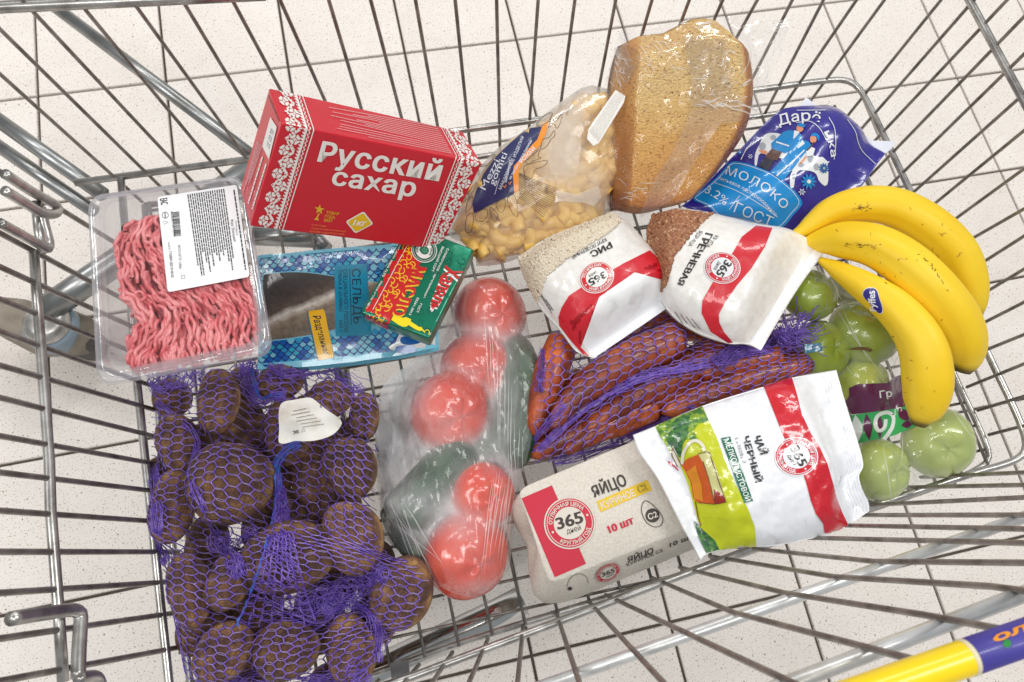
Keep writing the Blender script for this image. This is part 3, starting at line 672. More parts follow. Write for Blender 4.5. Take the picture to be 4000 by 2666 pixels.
# ---------------------------------------------------------------- butter
but = thing('butter_pack', 'small green and red foil pack of butter lying across the herring pack', 'butter pack', (0.72, -0.615, 0.385))
bt = at(V('H', [(1520, 60), (2122, 290), (1712, 1114), (1078, 874)]), tplane(V('H', [(1600, 600)])[0], 0.424, 0.03, -0.02))
def slab(name, top, thick, material, parent, bevel=0.002, flare=0.0):
    t = np.array(top); n = np.cross(t[1] - t[0], t[3] - t[0]); n /= np.linalg.norm(n); n = n if n[2] > 0 else -n; c = t.mean(0)
    lo = c + (t - c) * (1 + flare) - n * thick
    bm = bmesh.new(); vs = [bm.verts.new(p) for p in np.vstack([t, lo])]
    for f in ((0, 1, 2, 3), (7, 6, 5, 4), (0, 4, 5, 1), (1, 5, 6, 2), (2, 6, 7, 3), (3, 7, 4, 0)): bm.faces.new([vs[i] for i in f])
    bmesh.ops.recalc_face_normals(bm, faces=bm.faces[:]); bmesh.ops.bevel(bm, geom=bm.edges[:], offset=bevel, segments=3, affect='EDGES', profile=0.5)
    v = [x.co[:] for x in bm.verts]; f = [tuple(x.index for x in q.verts) for q in bm.faces]; bm.free(); return obj(name, v, f, material, parent, True)
gfoil = mat('green_foil', (0, 128, 96), 0.3, metal=0.45, coat=0.5, crink=(70, 0.16, 0.002))
bb = slab('foil_block', bt, 0.0235, gfoil, but, 0.0022); bs = bvh(bb); PB = lambda *p: V('H', p)
rfoil = ink((208, 26, 30), 'foil'); yfoil = ink((250, 200, 40), 'foil'); wfoil = ink((240, 240, 236), 'foil'); gink = ink((0, 100, 74), 'foil')
poly('red_panel', V('H', [(1524, 62), (1768, 156), (1738, 228), (1640, 400), (1480, 690), (1335, 985), (1085, 878), (1180, 690), (1330, 400)]), bs, rfoil, but, 1, 14)
poly('red_panel', V('H', [(1080, 882), (1332, 990), (1330, 1030), (1092, 902)]), bs, rfoil, but, 2, 14)
for a, b in (((1597, 92), (1162, 905)),): stroke('rule', V('H', resample([a, b], 12)), 1.6, bs, wfoil, but, 2)
line_text('Массовая доля жира 72,5%', V('H', [(1494, 158)])[0], V('H', [(1278, 545)])[0], 4.6, bs, wfoil, but, bold=0.02, layer=3)
line_text('Масса нетто 180 г', V('H', [(1268, 585)])[0], V('H', [(1126, 835)])[0], 4.6, bs, wfoil, but, bold=0.02, layer=3)
# golden scrolls on red
def scroll(ctr, r, ang, k=1):
    t = np.linspace(0, 1, 18); a = math.radians(ang) + k * t * 5.2; rr = r * (1 - 0.8 * t); return np.array(ctr) + np.stack([rr * np.cos(a), rr * np.sin(a)], 1)
gs = Acc()
sc_pts = []
for i in range(7):
    c = np.array((1650, 160)) + (np.array((1248, 905)) - np.array((1650, 160))) * i / 6
    if i == 1: c = c + np.array((-45, -20))
    for dx, dy, an, k in ((0, -38, 200, 1), (34, 22, 20, -1), (-34, 14, 120, 1), (6, 46, 300, -1), (-14, -70, 60, 1)):
        sc_pts.append(scroll(c + np.array((dx, dy)), 40, an + i * 37, k))
for q in sc_pts: stroke('scroll_print', V('H', q), 2.2, bs, yfoil, but, 2)
gq = ink((0, 98, 76), 'foil'); r_ = rl(5)
for i in range(26):
    u, w = r_.random(), r_.random(); c = np.array((1830, 215)) * (1 - w) + np.array((1480, 1000)) * w + np.array((250 * u, 100 * u))
    stroke('scroll_print', V('H', scroll(c, 44, r_.uniform(0, 360), r_.choice((-1, 1)))), 1.5, bs, gq, but, 1)
for k, (s_, w_) in enumerate((('МАСЛО', 0.12), ('МАСЛО', 0.055))):
    text(s_, V('H', [(1588, 445), (1375, 885), (1478, 900), (1690, 468)]), bs, (yfoil, rfoil)[k], but, bold=w_, layer=3 + k, spacing=1.15)
for k, w_ in enumerate((0.09, 0.03)):
    text('Халяль', V('H', [(1862, 440), (1705, 840), (1800, 850), (2025, 470)]), bs, (wfoil, rfoil)[k], but, bold=w_, shear=0.25, layer=3 + k)
for s_, a, b, h in (('СЛИВОЧНОЕ · крестьянское', (1874, 285), (1655, 738), 4.8), ('ВЫСШИЙ СОРТ', (1830, 268), (1730, 498), 4.8), ('ГОСТ', (1628, 790), (1590, 872), 5.0), ('32261-2013', (1602, 735), (1522, 895), 5.0)):
    line_text(s_, V('H', [a])[0], V('H', [b])[0], h, bs, wfoil, but, bold=0.02, layer=3)
hc, hx, hy = V('H', [(1664, 306)])[0], np.array((-8.5, 25.5)), np.array((27, 9.5))
disc('seal', hc, hx, hy, 1.04, bs, wfoil, but, 3); band('seal', ring_pts(hc, hx, hy, 0.97), ring_pts(hc, hx, hy, 0.70), bs, ink((20, 96, 72), 'foil'), but, 4, 0, True)
band('seal', ring_pts(hc, hx, hy, 0.88), ring_pts(hc, hx, hy, 0.85), bs, wfoil, but, 5, 0, True)
arc_text('HALAL', hc, hx, hy, 0.52, 130, 60, 0.16, bs, gink, but, 0.03, 5); arc_text('ХАЛЯЛЬ', hc, hx, hy, 0.66, 240, 310, 0.16, bs, gink, but, 0.03, 5, inward=True)
stroke('seal', ring_pts(hc + hy * 0.05, hx, hy, 0.30, 20), 2.4, bs, gink, but, 5, 0, True); poly('seal', [hc + hx * a + hy * b for a, b in ((-.3, -.3), (.1, -.42), (.34, -.1), (.26, .2), (-.1, .34), (-.34, .05))], bs, ink((60, 140, 110), 'foil'), but, 4)
mos = [(1382, 900), (1362, 945), (1425, 985), (1465, 1004), (1500, 1008), (1520, 992), (1590, 1035), (1625, 1048), (1640, 1040), (1668, 1062), (1672, 1052), (1648, 1026), (1640, 1010), (1615, 1008), (1540, 958), (1545, 940), (1500, 918), (1470, 925)]
poly('tower_print', V('H', mos), bs, ink((250, 226, 20), 'foil'), but, 3)
stroke('tower_print', V('H', ring_pts((1690, 1058), (22, 0), (0, -22), 1, 14, -60, 200)), 1.8, bs, ink((250, 226, 20), 'foil'), but, 3)

# ---------------------------------------------------------------- herring in a flat vacuum pack
her = thing('herring_pack', 'flat vacuum pack of herring with a blue fish-scale print and dark window', 'fish pack', (0.62, -0.65, 0.35))
hp = tplane(V('H', [(900, 800)])[0], 0.368)
A_ = at(V('H', [(120, 350), (500, 318), (900, 282), (1450, 236), (1760, 210)]), hp); B_ = at(V('H', [(130, 1398), (600, 1372), (1000, 1330), (1420, 1272), (1800, 1190)]), hp)
Cc_ = at(V('H', [(120, 350), (150, 900), (130, 1398)]), hp); D_ = at(V('H', [(1760, 210), (1790, 700), (1800, 1190)]), hp)
G = coons(A_, B_, Cc_, D_, 90, 70); u = np.linspace(0, 1, 90)[:, None]; v = np.linspace(0, 1, 70)[None]
hgt = 0.010 * (1 - np.abs(2 * u - 1) ** 5) * (np.clip(1 - np.abs(2 * v - 1) ** 2.2, 0, 1)) + 0.0011 * vnoise((90, 70), (6, 5), 3)
G[..., 2] += hgt
lo = G.copy(); lo[..., 2] = hp[0][2] - 0.012
nv, nu = 70, 90
f = grid_faces(nu, nv) + [q[::-1] for q in grid_faces(nu, nv, nu * nv)]
hb = obj('sealed_film', np.vstack([G.reshape(-1, 3), lo.reshape(-1, 3)]), f, mat('blue_pack', (118, 196, 220), 0.26, coat=0.7, crink=(40, 0.12, 0.003)), her)
hs_ = bvh(hb)
hk = lambda c: ink(c, 'herring')
for c in ((12, 40, 104),): pass
def hmat(n, c): return mat(n, c, 0.26, coat=0.7, crink=(40, 0.12, 0.003))
navy = hmat('scale_outline', (18, 44, 120)); blues = [hmat('scale_a', (120, 196, 216)), hmat('scale_b', (36, 148, 200)), hmat('scale_c', (0, 92, 174)), hmat('scale_d', (26, 166, 196))]
her_r = rl(11)
def scale_band(p0, p1, rows, step, rr, up):
    """rows of overlapping scales between the pack's long edges, the upper row lying over the lower"""
    p0 = np.array(p0, float); p1 = np.array(p1, float); d = (p1 - p0) / np.linalg.norm(p1 - p0); n = np.array([-d[1], d[0]]); L = np.linalg.norm(p1 - p0)
    for r in range(rows):
        fill = [([], []) for _ in blues]; nv_ = ([], []); c0 = p0 + n * r * step * 0.5; x = (step / 2 if r % 2 else 0)
        while x < L:
            c = c0 + d * x; th = np.radians(np.linspace(0, 180, 11)); arc = [c + rr * (math.cos(t) * d + math.sin(t) * n) for t in th]; ins = [c + (rr - 2.3) * (math.cos(t) * d + math.sin(t) * n) for t in th]
            q = fill[her_r.choice((0, 0, 1, 1, 2, 2, 3))]; k = len(q[0]); q[0].extend(arc + [c - d * rr * 0.6 - n * rr * 0.5, c - n * rr, c + d * rr * 0.6 - n * rr * 0.5]); q[1].append(tuple(range(k, k + 14)))
            kk = len(nv_[0]); nv_[0].extend(arc + ins); nv_[1].extend((kk + i, kk + i + 1, kk + 12 + i, kk + 11 + i) for i in range(10)); x += step
        ly = 1 + (rows - r) * 0.28
        for k, q in enumerate(fill):
            if q[0]:
                o = lay('scale_print', np.array(q[0]), q[1], hs_, blues[k], her, ly)
                if o: o['kind'] = 'stuff'
        o = lay('scale_outline', np.array(nv_[0]), nv_[1], hs_, navy, her, ly + 0.12)
        if o: o['kind'] = 'stuff'
Hp = lambda pts: V('H', pts)
scale_band(Hp([(135, 378)])[0], Hp([(1560, 262)])[0], 6, 17.6, 9.4, 1)
scale_band(Hp([(160, 1165)])[0], Hp([(1470, 1030)])[0], 6, 17.6, 9.4, 1)
scale_band(Hp([(1130, 470)])[0], Hp([(1560, 430)])[0], 4, 17.6, 9.4, 1)
edge = hmat('pack_edge', (118, 196, 220))
poly('edge_print', Hp([(120, 352), (1500, 232), (1500, 258), (120, 380)]), hs_, edge, her, 3, 25)
edge_low = poly('edge_print', Hp([(120, 1350), (700, 1300), (1420, 1226), (1425, 1270), (700, 1362), (120, 1400)]), hs_, edge, her, 3, 25)
whitep = hmat('pack_white', (236, 240, 240))
poly('tail_print', Hp([(1330, 1190), (1400, 1150), (1440, 1060), (1560, 1080), (1800, 1090), (1800, 1192), (1425, 1275)]), hs_, whitep, her, 4, 25)
for pts in ([(1455, 1100), (1560, 1105), (1640, 1140), (1560, 1170), (1455, 1160)], [(1400, 1195), (1480, 1175), (1560, 1180), (1590, 1230), (1440, 1250)]): poly('tail_print', Hp(smooth_path(pts, 24, True)), hs_, hmat('scale_c', 0), her, 5, 25)
# window with the fish seen through it
wp = [(190, 520), (400, 500), (600, 505), (840, 540), (1150, 585), (1340, 610), (1330, 900), (1150, 960), (840, 1040), (600, 1095), (300, 1135), (170, 1130), (180, 800)]
wsm = Hp(smooth_path(wp[:6], 30).tolist() + smooth_path(wp[6:], 30).tolist())
poly('window_rim', wsm, hs_, edge, her, 3, 12)
wc = wsm.mean(0)
def fish_mat():
    m, t, N, L, B = nodes('herring_skin'); v = coord(t); o0 = origin(her)
    a, b = at(V('H', [(260, 960), (840, 730)]), hp); e = (b - a) / np.linalg.norm(b - a); nn = np.array([-e[1], e[0], 0]); c = at(V('H', [(550, 846)]), hp)[0] - o0
    sb_ = N.new('ShaderNodeVectorMath'); sb_.operation = 'SUBTRACT'; sb_.inputs[1].default_value = c; L.new(v, sb_.inputs[0])
    dt = N.new('ShaderNodeVectorMath'); dt.operation = 'DOT_PRODUCT'; dt.inputs[1].default_value = nn; L.new(sb_.outputs[0], dt.inputs[0])
    n = add_noise(t, 30, 4, vec=v); ad = N.new('ShaderNodeMath'); ad.operation = 'MULTIPLY_ADD'; ad.inputs[1].default_value = 0.010; L.new(n.outputs[0], ad.inputs[0]); L.new(dt.outputs['Value'], ad.inputs[2])
    mr = N.new('ShaderNodeMapRange'); mr.inputs[1].default_value = -0.055; mr.inputs[2].default_value = 0.065; L.new(ad.outputs[0], mr.inputs[0])
    col = ramp(t, mr.outputs[0], [(0.0, lin((92, 84, 78))), (0.30, lin((120, 108, 94))), (0.43, lin((146, 132, 112))), (0.49, lin((214, 208, 198))), (0.54, lin((92, 80, 70))), (0.66, lin((54, 46, 44))), (1.0, lin((44, 38, 38)))])
    n2 = add_noise(t, 200, 3, vec=v); mx = N.new('ShaderNodeMix'); mx.data_type = 'RGBA'; mx.blend_type = 'MULTIPLY'; mx.inputs[0].default_value = 0.6
    L.new(col, mx.inputs[6]); L.new(ramp(t, n2.outputs[0], [(0.3, (0.35, 0.33, 0.33)), (0.6, (1, 1, 1))]), mx.inputs[7]); L.new(mx.outputs[2], B.inputs['Base Color'])
    B.inputs['Roughness'].default_value = 0.42; B.inputs['Coat Weight'].default_value = 0.3; L.new(crinkle(t, 40, 0.12, 0.003), B.inputs['Normal']); return m
poly('window', wc + (wsm - wc) * np.array([1.0, 0.965]), hs_, fish_mat(), her, 4, 8)
teal = hmat('teal_panel', (0, 138, 172)); dk = hmat('dark_teal_ink', (14, 52, 74))
poly('name_panel', Hp([(838, 446), (1140, 434), (1176, 1084), (852, 1094)]), hs_, teal, her, 5, 16)
for s_, a, b, h, bo in (('СЕЛЬДЬ', (1000, 480), (1016, 980), 19.5, 0.0), ('СПЕЦИАЛЬНОГО ПОСОЛА', (920, 484), (930, 1058), 9.5, 0.0), ('ТУШКА В ЗАЛИВКЕ', (874, 486), (882, 872), 8.2, 0.0), ('650 г', (884, 950), (888, 1056), 8.2, 0.0)):
    line_text(s_, Hp([a])[0], Hp([b])[0], h, hs_, dk, her, bold=bo, layer=6, cell=0)
stroke('rule', Hp(resample([(980, 480), (994, 988)], 14)), 1.4, hs_, dk, her, 6)
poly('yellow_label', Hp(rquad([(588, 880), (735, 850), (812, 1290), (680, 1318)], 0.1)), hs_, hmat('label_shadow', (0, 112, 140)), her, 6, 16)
poly('yellow_label', Hp(rquad([(598, 868), (748, 848), (838, 1290), (692, 1312)], 0.1)), hs_, hmat('label_yellow', (240, 184, 16)), her, 7, 16)
text('Разделанная', Hp([(640, 912), (748, 1268), (796, 1255), (712, 905)]), hs_, hmat('black_ink', (26, 24, 24)), her, bold=0.01, layer=8, shear=0.1)

# ---------------------------------------------------------------- tray of minced meat
TN = np.array([0.0523, 0.1068, 0.9929]); TN /= np.linalg.norm(TN)
def trayplane(dz): return (np.array([0.5164, -0.5953, 0.4945 + dz]), TN)
tray = thing('mince_tray', 'clear plastic tray of pink minced meat with a white label', 'meat tray', (0.5164, -0.5953, 0.46))
rimq = [(20, 158), (1130, 5), (1345, 1265), (90, 1505)]; inq = [(95, 165), (1085, 45), (1245, 1195), (165, 1415)]; botq = [(118, 300), (1000, 200), (1120, 1150), (190, 1395)]
def rr_pts(pts, r, n=9): return rquad(pts, r, n)
r0 = at(V('N', rr_pts(rimq, 0.10)), trayplane(0)); r1 = at(V('N', rr_pts([(42, 178), (1112, 28), (1325, 1245), (108, 1482)], 0.10)), trayplane(0.0012)); r1b = at(V('N', rr_pts([(75, 190), (1095, 45), (1290, 1222), (140, 1450)], 0.11)), trayplane(0.0))
r2 = at(V('N', rr_pts(inq, 0.12)), trayplane(-0.004)); r3 = at(V('N', rr_pts([(130, 230), (1060, 90), (1225, 1180), (185, 1395)], 0.13)), trayplane(-0.030)); r0b = r0 - TN * 0.006
n_ = len(r0); rings = [r0b, r0, r1, r1b, r2, r3]; vs = np.vstack(rings); fs = [(i * n_ + j, i * n_ + (j + 1) % n_, (i + 1) * n_ + (j + 1) % n_, (i + 1) * n_ + j) for i in range(len(rings) - 1) for j in range(n_)]
fs.append(tuple(5 * n_ + j for j in range(n_)))
obj('tray', vs, fs, film_mat('tray_plastic', 0.34, (236, 236, 244), 0.1, (30, 0.15), 1.5, 1.2), tray)
# minced strands
def in_poly(p, poly):
    x, y = p[..., 0], p[..., 1]; ins = np.zeros(x.shape, bool); j = len(poly) - 1
    for i in range(len(poly)):
        xi, yi = poly[i]; xj, yj = poly[j]; c = ((yi > y) != (yj > y)) & (x < (xj - xi) * (y - yi) / (yj - yi + 1e-9) + xi); ins ^= c; j = i
    return ins
mpoly = [(235, 345), (310, 312), (545, 285), (1095, 215), (1175, 735), (1225, 950), (1238, 1185), (1180, 1265), (800, 1335), (350, 1405), (318, 1350), (312, 1170), (355, 1090), (322, 1000), (262, 880), (250, 770), (258, 690), (222, 570), (235, 470)]
fx = vnoise((160, 160), (5, 5), 21, 2); r = rl(3); strands = []
def field(p):
    i = int(np.clip(p[0] / 1400 * 159, 0, 159)); j = int(np.clip(p[1] / 1500 * 159, 0, 159)); return math.radians(80) + fx[i, j] * 1.15
tries = 0
mp_ = np.array(mpoly, float)
while len(strands) < 760 and tries < 12000:
    tries += 1; p = np.array([r.uniform(215, 1240), r.uniform(215, 1405)])
    if not in_poly(p[None], mp_)[0]: continue
    k = r.random(); L = r.uniform(110, 260); pts = [p.copy()]; ph = r.uniform(0, 6.28); loop = r.random() < 0.07
    for s_ in range(int(L / 14)):
        a = field(p) + (0.42 * math.sin(ph + s_ * 0.6) if not loop else s_ * 0.42)
        p = p + 14 * np.array([math.cos(a), math.sin(a)])
        if not in_poly(p[None], mp_)[0]: break
        pts.append(p.copy())
    if len(pts) < 5: continue
    pts = smooth_path(np.array(pts), 14); lv = (len(strands) / 760)
    hz = -0.020 + 0.0145 * lv + 0.0016 * np.sin(np.linspace(0, 3.1, 14)) * r.uniform(0.4, 1.4)
    e = np.minimum(1, np.minimum(np.arange(14), np.arange(14)[::-1]) / 2.0)
    base = at(V('N', pts), trayplane(-0.012)); base = base + TN * (hz + 0.012 - (1 - e) * 0.003)[:, None]
    strands.append(base)
meat = []
for s_ in strands: meat.append(s_)
mv, mf = many_tubes(np.array(meat), [r.uniform(0.00160, 0.0020) for _ in meat], 7)
mm = mat('minced_meat', (238, 152, 154), 0.34, coat=0.35, bump=(420, 0.35, 0.001), var=(70, (210, 88, 96), 0.36, 0.62, 8), sss=0.08)
o = obj('mince', mv, mf, mm, tray); o['kind'] = 'stuff'
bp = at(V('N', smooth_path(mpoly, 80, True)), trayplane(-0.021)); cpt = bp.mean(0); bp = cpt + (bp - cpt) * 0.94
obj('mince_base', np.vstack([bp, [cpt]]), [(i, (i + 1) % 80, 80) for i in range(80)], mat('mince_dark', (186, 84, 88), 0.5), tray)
# stretched film over the top, label on it
nu = nv = 60
fg = coons(at(V('N', [(75, 190), (600, 110), (1095, 45)]), trayplane(0)), at(V('N', [(140, 1450), (700, 1340), (1290, 1222)]), trayplane(0)), at(V('N', [(75, 190), (110, 820), (140, 1450)]), trayplane(0)), at(V('N', [(1095, 45), (1190, 640), (1290, 1222)]), trayplane(0)), nu, nv)
u = np.linspace(0, 1, nu)[:, None]; v = np.linspace(0, 1, nv)[None]; sag = (np.clip(16 * u * (1 - u) * v * (1 - v), 0, 1)) ** 0.5
fg = fg + TN * (0.0016 - 0.0026 * sag + 0.00035 * vnoise((nu, nv), (9, 9), 5))[..., None]
lf = obj('film_lid', fg.reshape(-1, 3), grid_faces(nu, nv), film_mat('tray_film', 0.03, (255, 250, 250), 0.05, (34, 0.22), 1.4, 0.45), tray)
fsf = bvh(lf); paper = ink((240, 240, 242), 'paper'); blk = ink((40, 40, 44), 'paper')
poly('paper_label', V('N', rquad([(520, 168), (1086, 80), (1178, 735), (594, 846)], 0.04)), fsf, paper, tray, 3, 20)
Nn = lambda a: V('N', [a])[0]
line_text('EAC', Nn((540, 182)), Nn((548, 226)), 17, fsf, blk, tray, bold=0.02, layer=4)
line_text('4620021677299', Nn((615, 270)), Nn((635, 450)), 5.2, fsf, blk, tray, layer=4)
r = rl(9); x = 0
while x < 168:
    w = r.choice((2, 3, 4, 6)); a, b = x / 168, min(1, (x + w) / 168)
    p0 = np.array((626, 278)); p1 = np.array((640, 450)); n = np.array((50, -6)); poly('barcode', V('N', [p0 + (p1 - p0) * a, p0 + (p1 - p0) * b, p0 + (p1 - p0) * b + n, p0 + (p1 - p0) * a + n]), fsf, blk, tray, 4); x += w + r.choice((2, 3, 4))
line_text('ГОДЕН ДО 31.03.22', Nn((606, 556)), Nn((622, 742)), 5.0, fsf, blk, tray, bold=0.02, layer=4)
line_text('16.03.22', Nn((596, 492)), Nn((602, 545)), 4.2, fsf, blk, tray, layer=4)
line_text('МАССА НЕТТО   0,400кг', Nn((668, 512)), Nn((678, 682)), 5.6, fsf, blk, tray, bold=0.0, layer=4)
line_text('Фарш "Домашний"', Nn((1042, 330)), Nn((1064, 490)), 6.0, fsf, blk, tray, layer=4)
line_text('Категория Б', Nn((1076, 340)), Nn((1084, 440)), 3.2, fsf, blk, tray, layer=4)
stroke('icon', V('N', ring_pts((577, 298), (22, 0), (0, 22), 1, 20)), 1.1, fsf, blk, tray, 4, 0, True)
stroke('icon', V('N', [(575, 280), (577, 318)]), 2.0, fsf, blk, tray, 4)
stroke('icon', V('N', [(566, 340), (600, 348), (570, 364)]), 1.1, fsf, blk, tray, 4, 0, True)
stroke('icon', V('N', [(692, 728), (714, 724), (717, 746), (695, 750)]), 0.9, fsf, blk, tray, 4, 0, True)
micro([(Nn(a), Nn(b)) for a, b in lerp_lines((992, 110), (1075, 700), (738, 150), (828, 770), 17)], fsf, blk, tray, 2.6, 12, layer=4, ragged=0.35)
micro([(Nn((1066, 118)), Nn((1150, 690)))], fsf, blk, tray, 3.2, 13, layer=4, ragged=0.02)

# ---------------------------------------------------------------- egg carton
egg = thing('egg_carton', 'grey pulp carton of ten eggs with a red price badge', 'egg carton', (0.93, -0.86, 0.315))
ZE = 0.392
def ring(pts, z, n=30, r=0.10):
    p = np.array(pts, float); out = []
    q = rquad(p, r, 8); return resample(np.vstack([q, q[:1]]), 4 * n + 1)[:-1]
def R3(pts, z, r): return at(V('E', ring(pts, z, 34, r)), z)
top = R3([(158, 462), (1760, -205), (1960, 660), (432, 1268)], ZE, 0.07); top0 = R3([(180, 472), (1740, -180), (1930, 650), (446, 1240)], ZE + 0.0012, 0.07)
mid1 = R3([(100, 520), (1770, -200), (2000, 740), (392, 1400)], ZE - 0.022, 0.16); lip = R3([(74, 560), (1790, -190), (2030, 800), (372, 1500)], ZE - 0.042, 0.20)
lip2 = R3([(70, 560), (1794, -190), (2040, 806), (372, 1512)], ZE - 0.046, 0.20); foot = R3([(110, 520), (1760, -170), (1985, 800), (420, 1460)], 0.312, 0.2)
def dent(P, amt):
    """scalloped left end of the pulp lid"""
    n = len(P); px = project(P); a = V('E', [(158, 462)])[0]; b = V('E', [(400, 1500)])[0]
    t = ((px - a) @ (b - a)) / ((b - a) @ (b - a)); c = P.mean(0); left = px[:, 0] < V('E', [(470, 0)])[0, 0]
    w = np.exp(-((t - 0.46) / 0.13) ** 2) * amt - 0.45 * np.exp(-((t - 0.80) / 0.16) ** 2) * amt - 0.3 * np.exp(-((t - 0.14) / 0.12) ** 2) * amt
    d = c - P; d[:, 2] = 0; d /= np.linalg.norm(d, axis=1)[:, None]; return P + d * (w * left)[:, None]
mid1 = dent(mid1, 0.014); lip = dent(lip, 0.007)
lip2 = dent(lip2, 0.005)
def mixr(a, b, t): return a * (1 - t) + b * t
rings = [foot, lip2 - np.array([0, 0, 0.004]), lip2, lip, dent(mixr(lip, mid1, 0.5), 0.006), mid1, mixr(mid1, top, 0.55) + np.array([0, 0, 0.003]), mixr(mid1, top, 0.95) + np.array([0, 0, 0.0003]), top, mixr(top, top0, 0.35), top0]
n_ = len(top); vs = np.vstack(rings + [top0.mean(0)[None]]); fs = [(i * n_ + j, i * n_ + (j + 1) % n_, (i + 1) * n_ + (j + 1) % n_, (i + 1) * n_ + j) for i in range(len(rings) - 1) for j in range(n_)]
L0_ = (len(rings) - 1) * n_; fs += [(L0_ + j, L0_ + (j + 1) % n_, len(vs) - 1) for j in range(n_)]
pulp = mat('egg_pulp', (226, 219, 208), 0.9, bump=(260, 0.55, 0.0022), var=(420, (208, 200, 188), 0.35, 0.68, 6), spec=0.15)
eb = obj('carton_lid', vs, fs, pulp, egg); es = bvh(eb); En = lambda a: V('E', [a])[0]
er = ink((198, 44, 66), 'paper'); ek = ink((66, 60, 56), 'paper'); ey_ = ink((226, 190, 50), 'paper'); ew = ink((222, 214, 202), 'paper')
poly('red_panel', V('E', [(192, 538), (448, 428), (738, 1096), (472, 1210)]), es, er, egg, 1, 20)
emblem(En((598, 750)), (np.array(En((800, 690))) - En((598, 750))) * 0.98, (np.array(En((540, 545))) - En((598, 750))) * 0.98, es, egg, 'paper', (216, 208, 197), (198, 44, 66), (66, 60, 56))
text('ЯЙЦО', V('E', [(806, 532), (1090, 425), (1052, 330), (770, 445)]), es, ek, egg, bold=0.028, spacing=1.05)
poly('yellow_panel', V('E', [(826, 566), (1262, 380), (1300, 470), (864, 656)]), es, ey_, egg, 1)
text('КУРИНОЕ', V('E', [(876, 632), (1164, 512), (1138, 458), (852, 576)]), es, ew, egg, bold=0.02)
text('С2', V('E', [(1186, 498), (1262, 464), (1236, 408), (1162, 440)]), es, ek, egg, bold=0.045); text('С2', V('E', [(1186, 498), (1262, 464), (1236, 408), (1162, 440)]), es, ey_, egg, bold=-0.005, layer=3)
text('10 шт', V('E', [(938, 836), (1146, 752), (1124, 690), (914, 776)]), es, er, egg, bold=0.05)
eggp = [(1240, 560), (1300, 590), (1365, 660), (1392, 720), (1372, 770), (1320, 782), (1258, 748), (1218, 680), (1210, 610)]
stroke('egg_print', V('E', smooth_path(eggp, 40, True)), 1.7, es, ek, egg, 2, 0, True)
disc('egg_print', En((1303, 685)), (15, -6), (6, 15), 1.0, es, ek, egg, 2); text('С2', V('E', [(1272, 724), (1350, 694), (1332, 645), (1256, 676)]), es, ew, egg, bold=0.02, layer=3)
text('ЯЙЦО', V('E', [(1092, 1082), (1318, 996), (1302, 956), (1076, 1046)]), es, ek, egg, bold=0.04, shear=0.2); text('КУРИНОЕ С2', V('E', [(1086, 1116), (1392, 988), (1384, 964), (1078, 1092)]), es, ek, egg, bold=0.01)
text('10 шт', V('E', [(1446, 952), (1660, 868), (1648, 836), (1436, 922)]), es, ek, egg, bold=0.04, shear=0.2)
emblem(En((922, 1166)), np.array(En((1022, 1126))) - En((922, 1166)), np.array(En((906, 1098))) - En((922, 1166)), es, egg, 'paper', (216, 208, 197), (198, 44, 66), (66, 60, 56))
# barcode along the back edge
r = rl(4); p0 = np.array((160, 452.)); p1 = np.array((560, 285.)); x = 0.0
while x < 1:
    w = r.choice((0.006, 0.010, 0.016, 0.02)); a = p0 + (p1 - p0) * x; b = p0 + (p1 - p0) * min(1, x + w); n = np.array((14, 34.)) * (1 - 0.4 * x)
    poly('barcode', V('E', [a, b, b + n, a + n]), es, ek, egg, 1); x += w + r.choice((0.008, 0.012, 0.018))
# latch knob on the front
lc = at([En((668, 1258))], ZE - 0.030)[0]; a = np.linspace(0, 2 * math.pi, 20, endpoint=False); av = at([En((760, 1215))], ZE - 0.030)[0] - lc; bv = at([En((650, 1190))], ZE - 0.022)[0] - lc
kv, prof = [], [(1.0, -0.003), (0.86, 0.0012), (0.6, 0.0040), (0.25, 0.0052), (0.05, 0.0054)]
nn = np.cross(av, bv); nn /= np.linalg.norm(nn); nn = nn if nn[2] > 0 else -nn
for s_, h in prof: kv += [lc + s_ * (av * math.cos(t) * 0.78 + bv * math.sin(t)) + nn * h for t in a]
obj('latch', kv, [(i * 20 + j, i * 20 + (j + 1) % 20, (i + 1) * 20 + (j + 1) % 20, (i + 1) * 20 + j) for i in range(4) for j in range(20)] + [tuple(80 + j for j in range(20))], pulp, egg)
es2 = es
disc('latch_hole', En((600, 1304)), (5.5, -1), (1, 4), 1.0, es, ink((40, 32, 26)), egg, 2, 0, 12)
stroke('latch_hole', V('E', smooth_path([(575, 1290), (590, 1240), (630, 1195), (690, 1180), (745, 1210), (756, 1260)], 20)), 1.3, es, ink((120, 104, 90)), egg, 1)
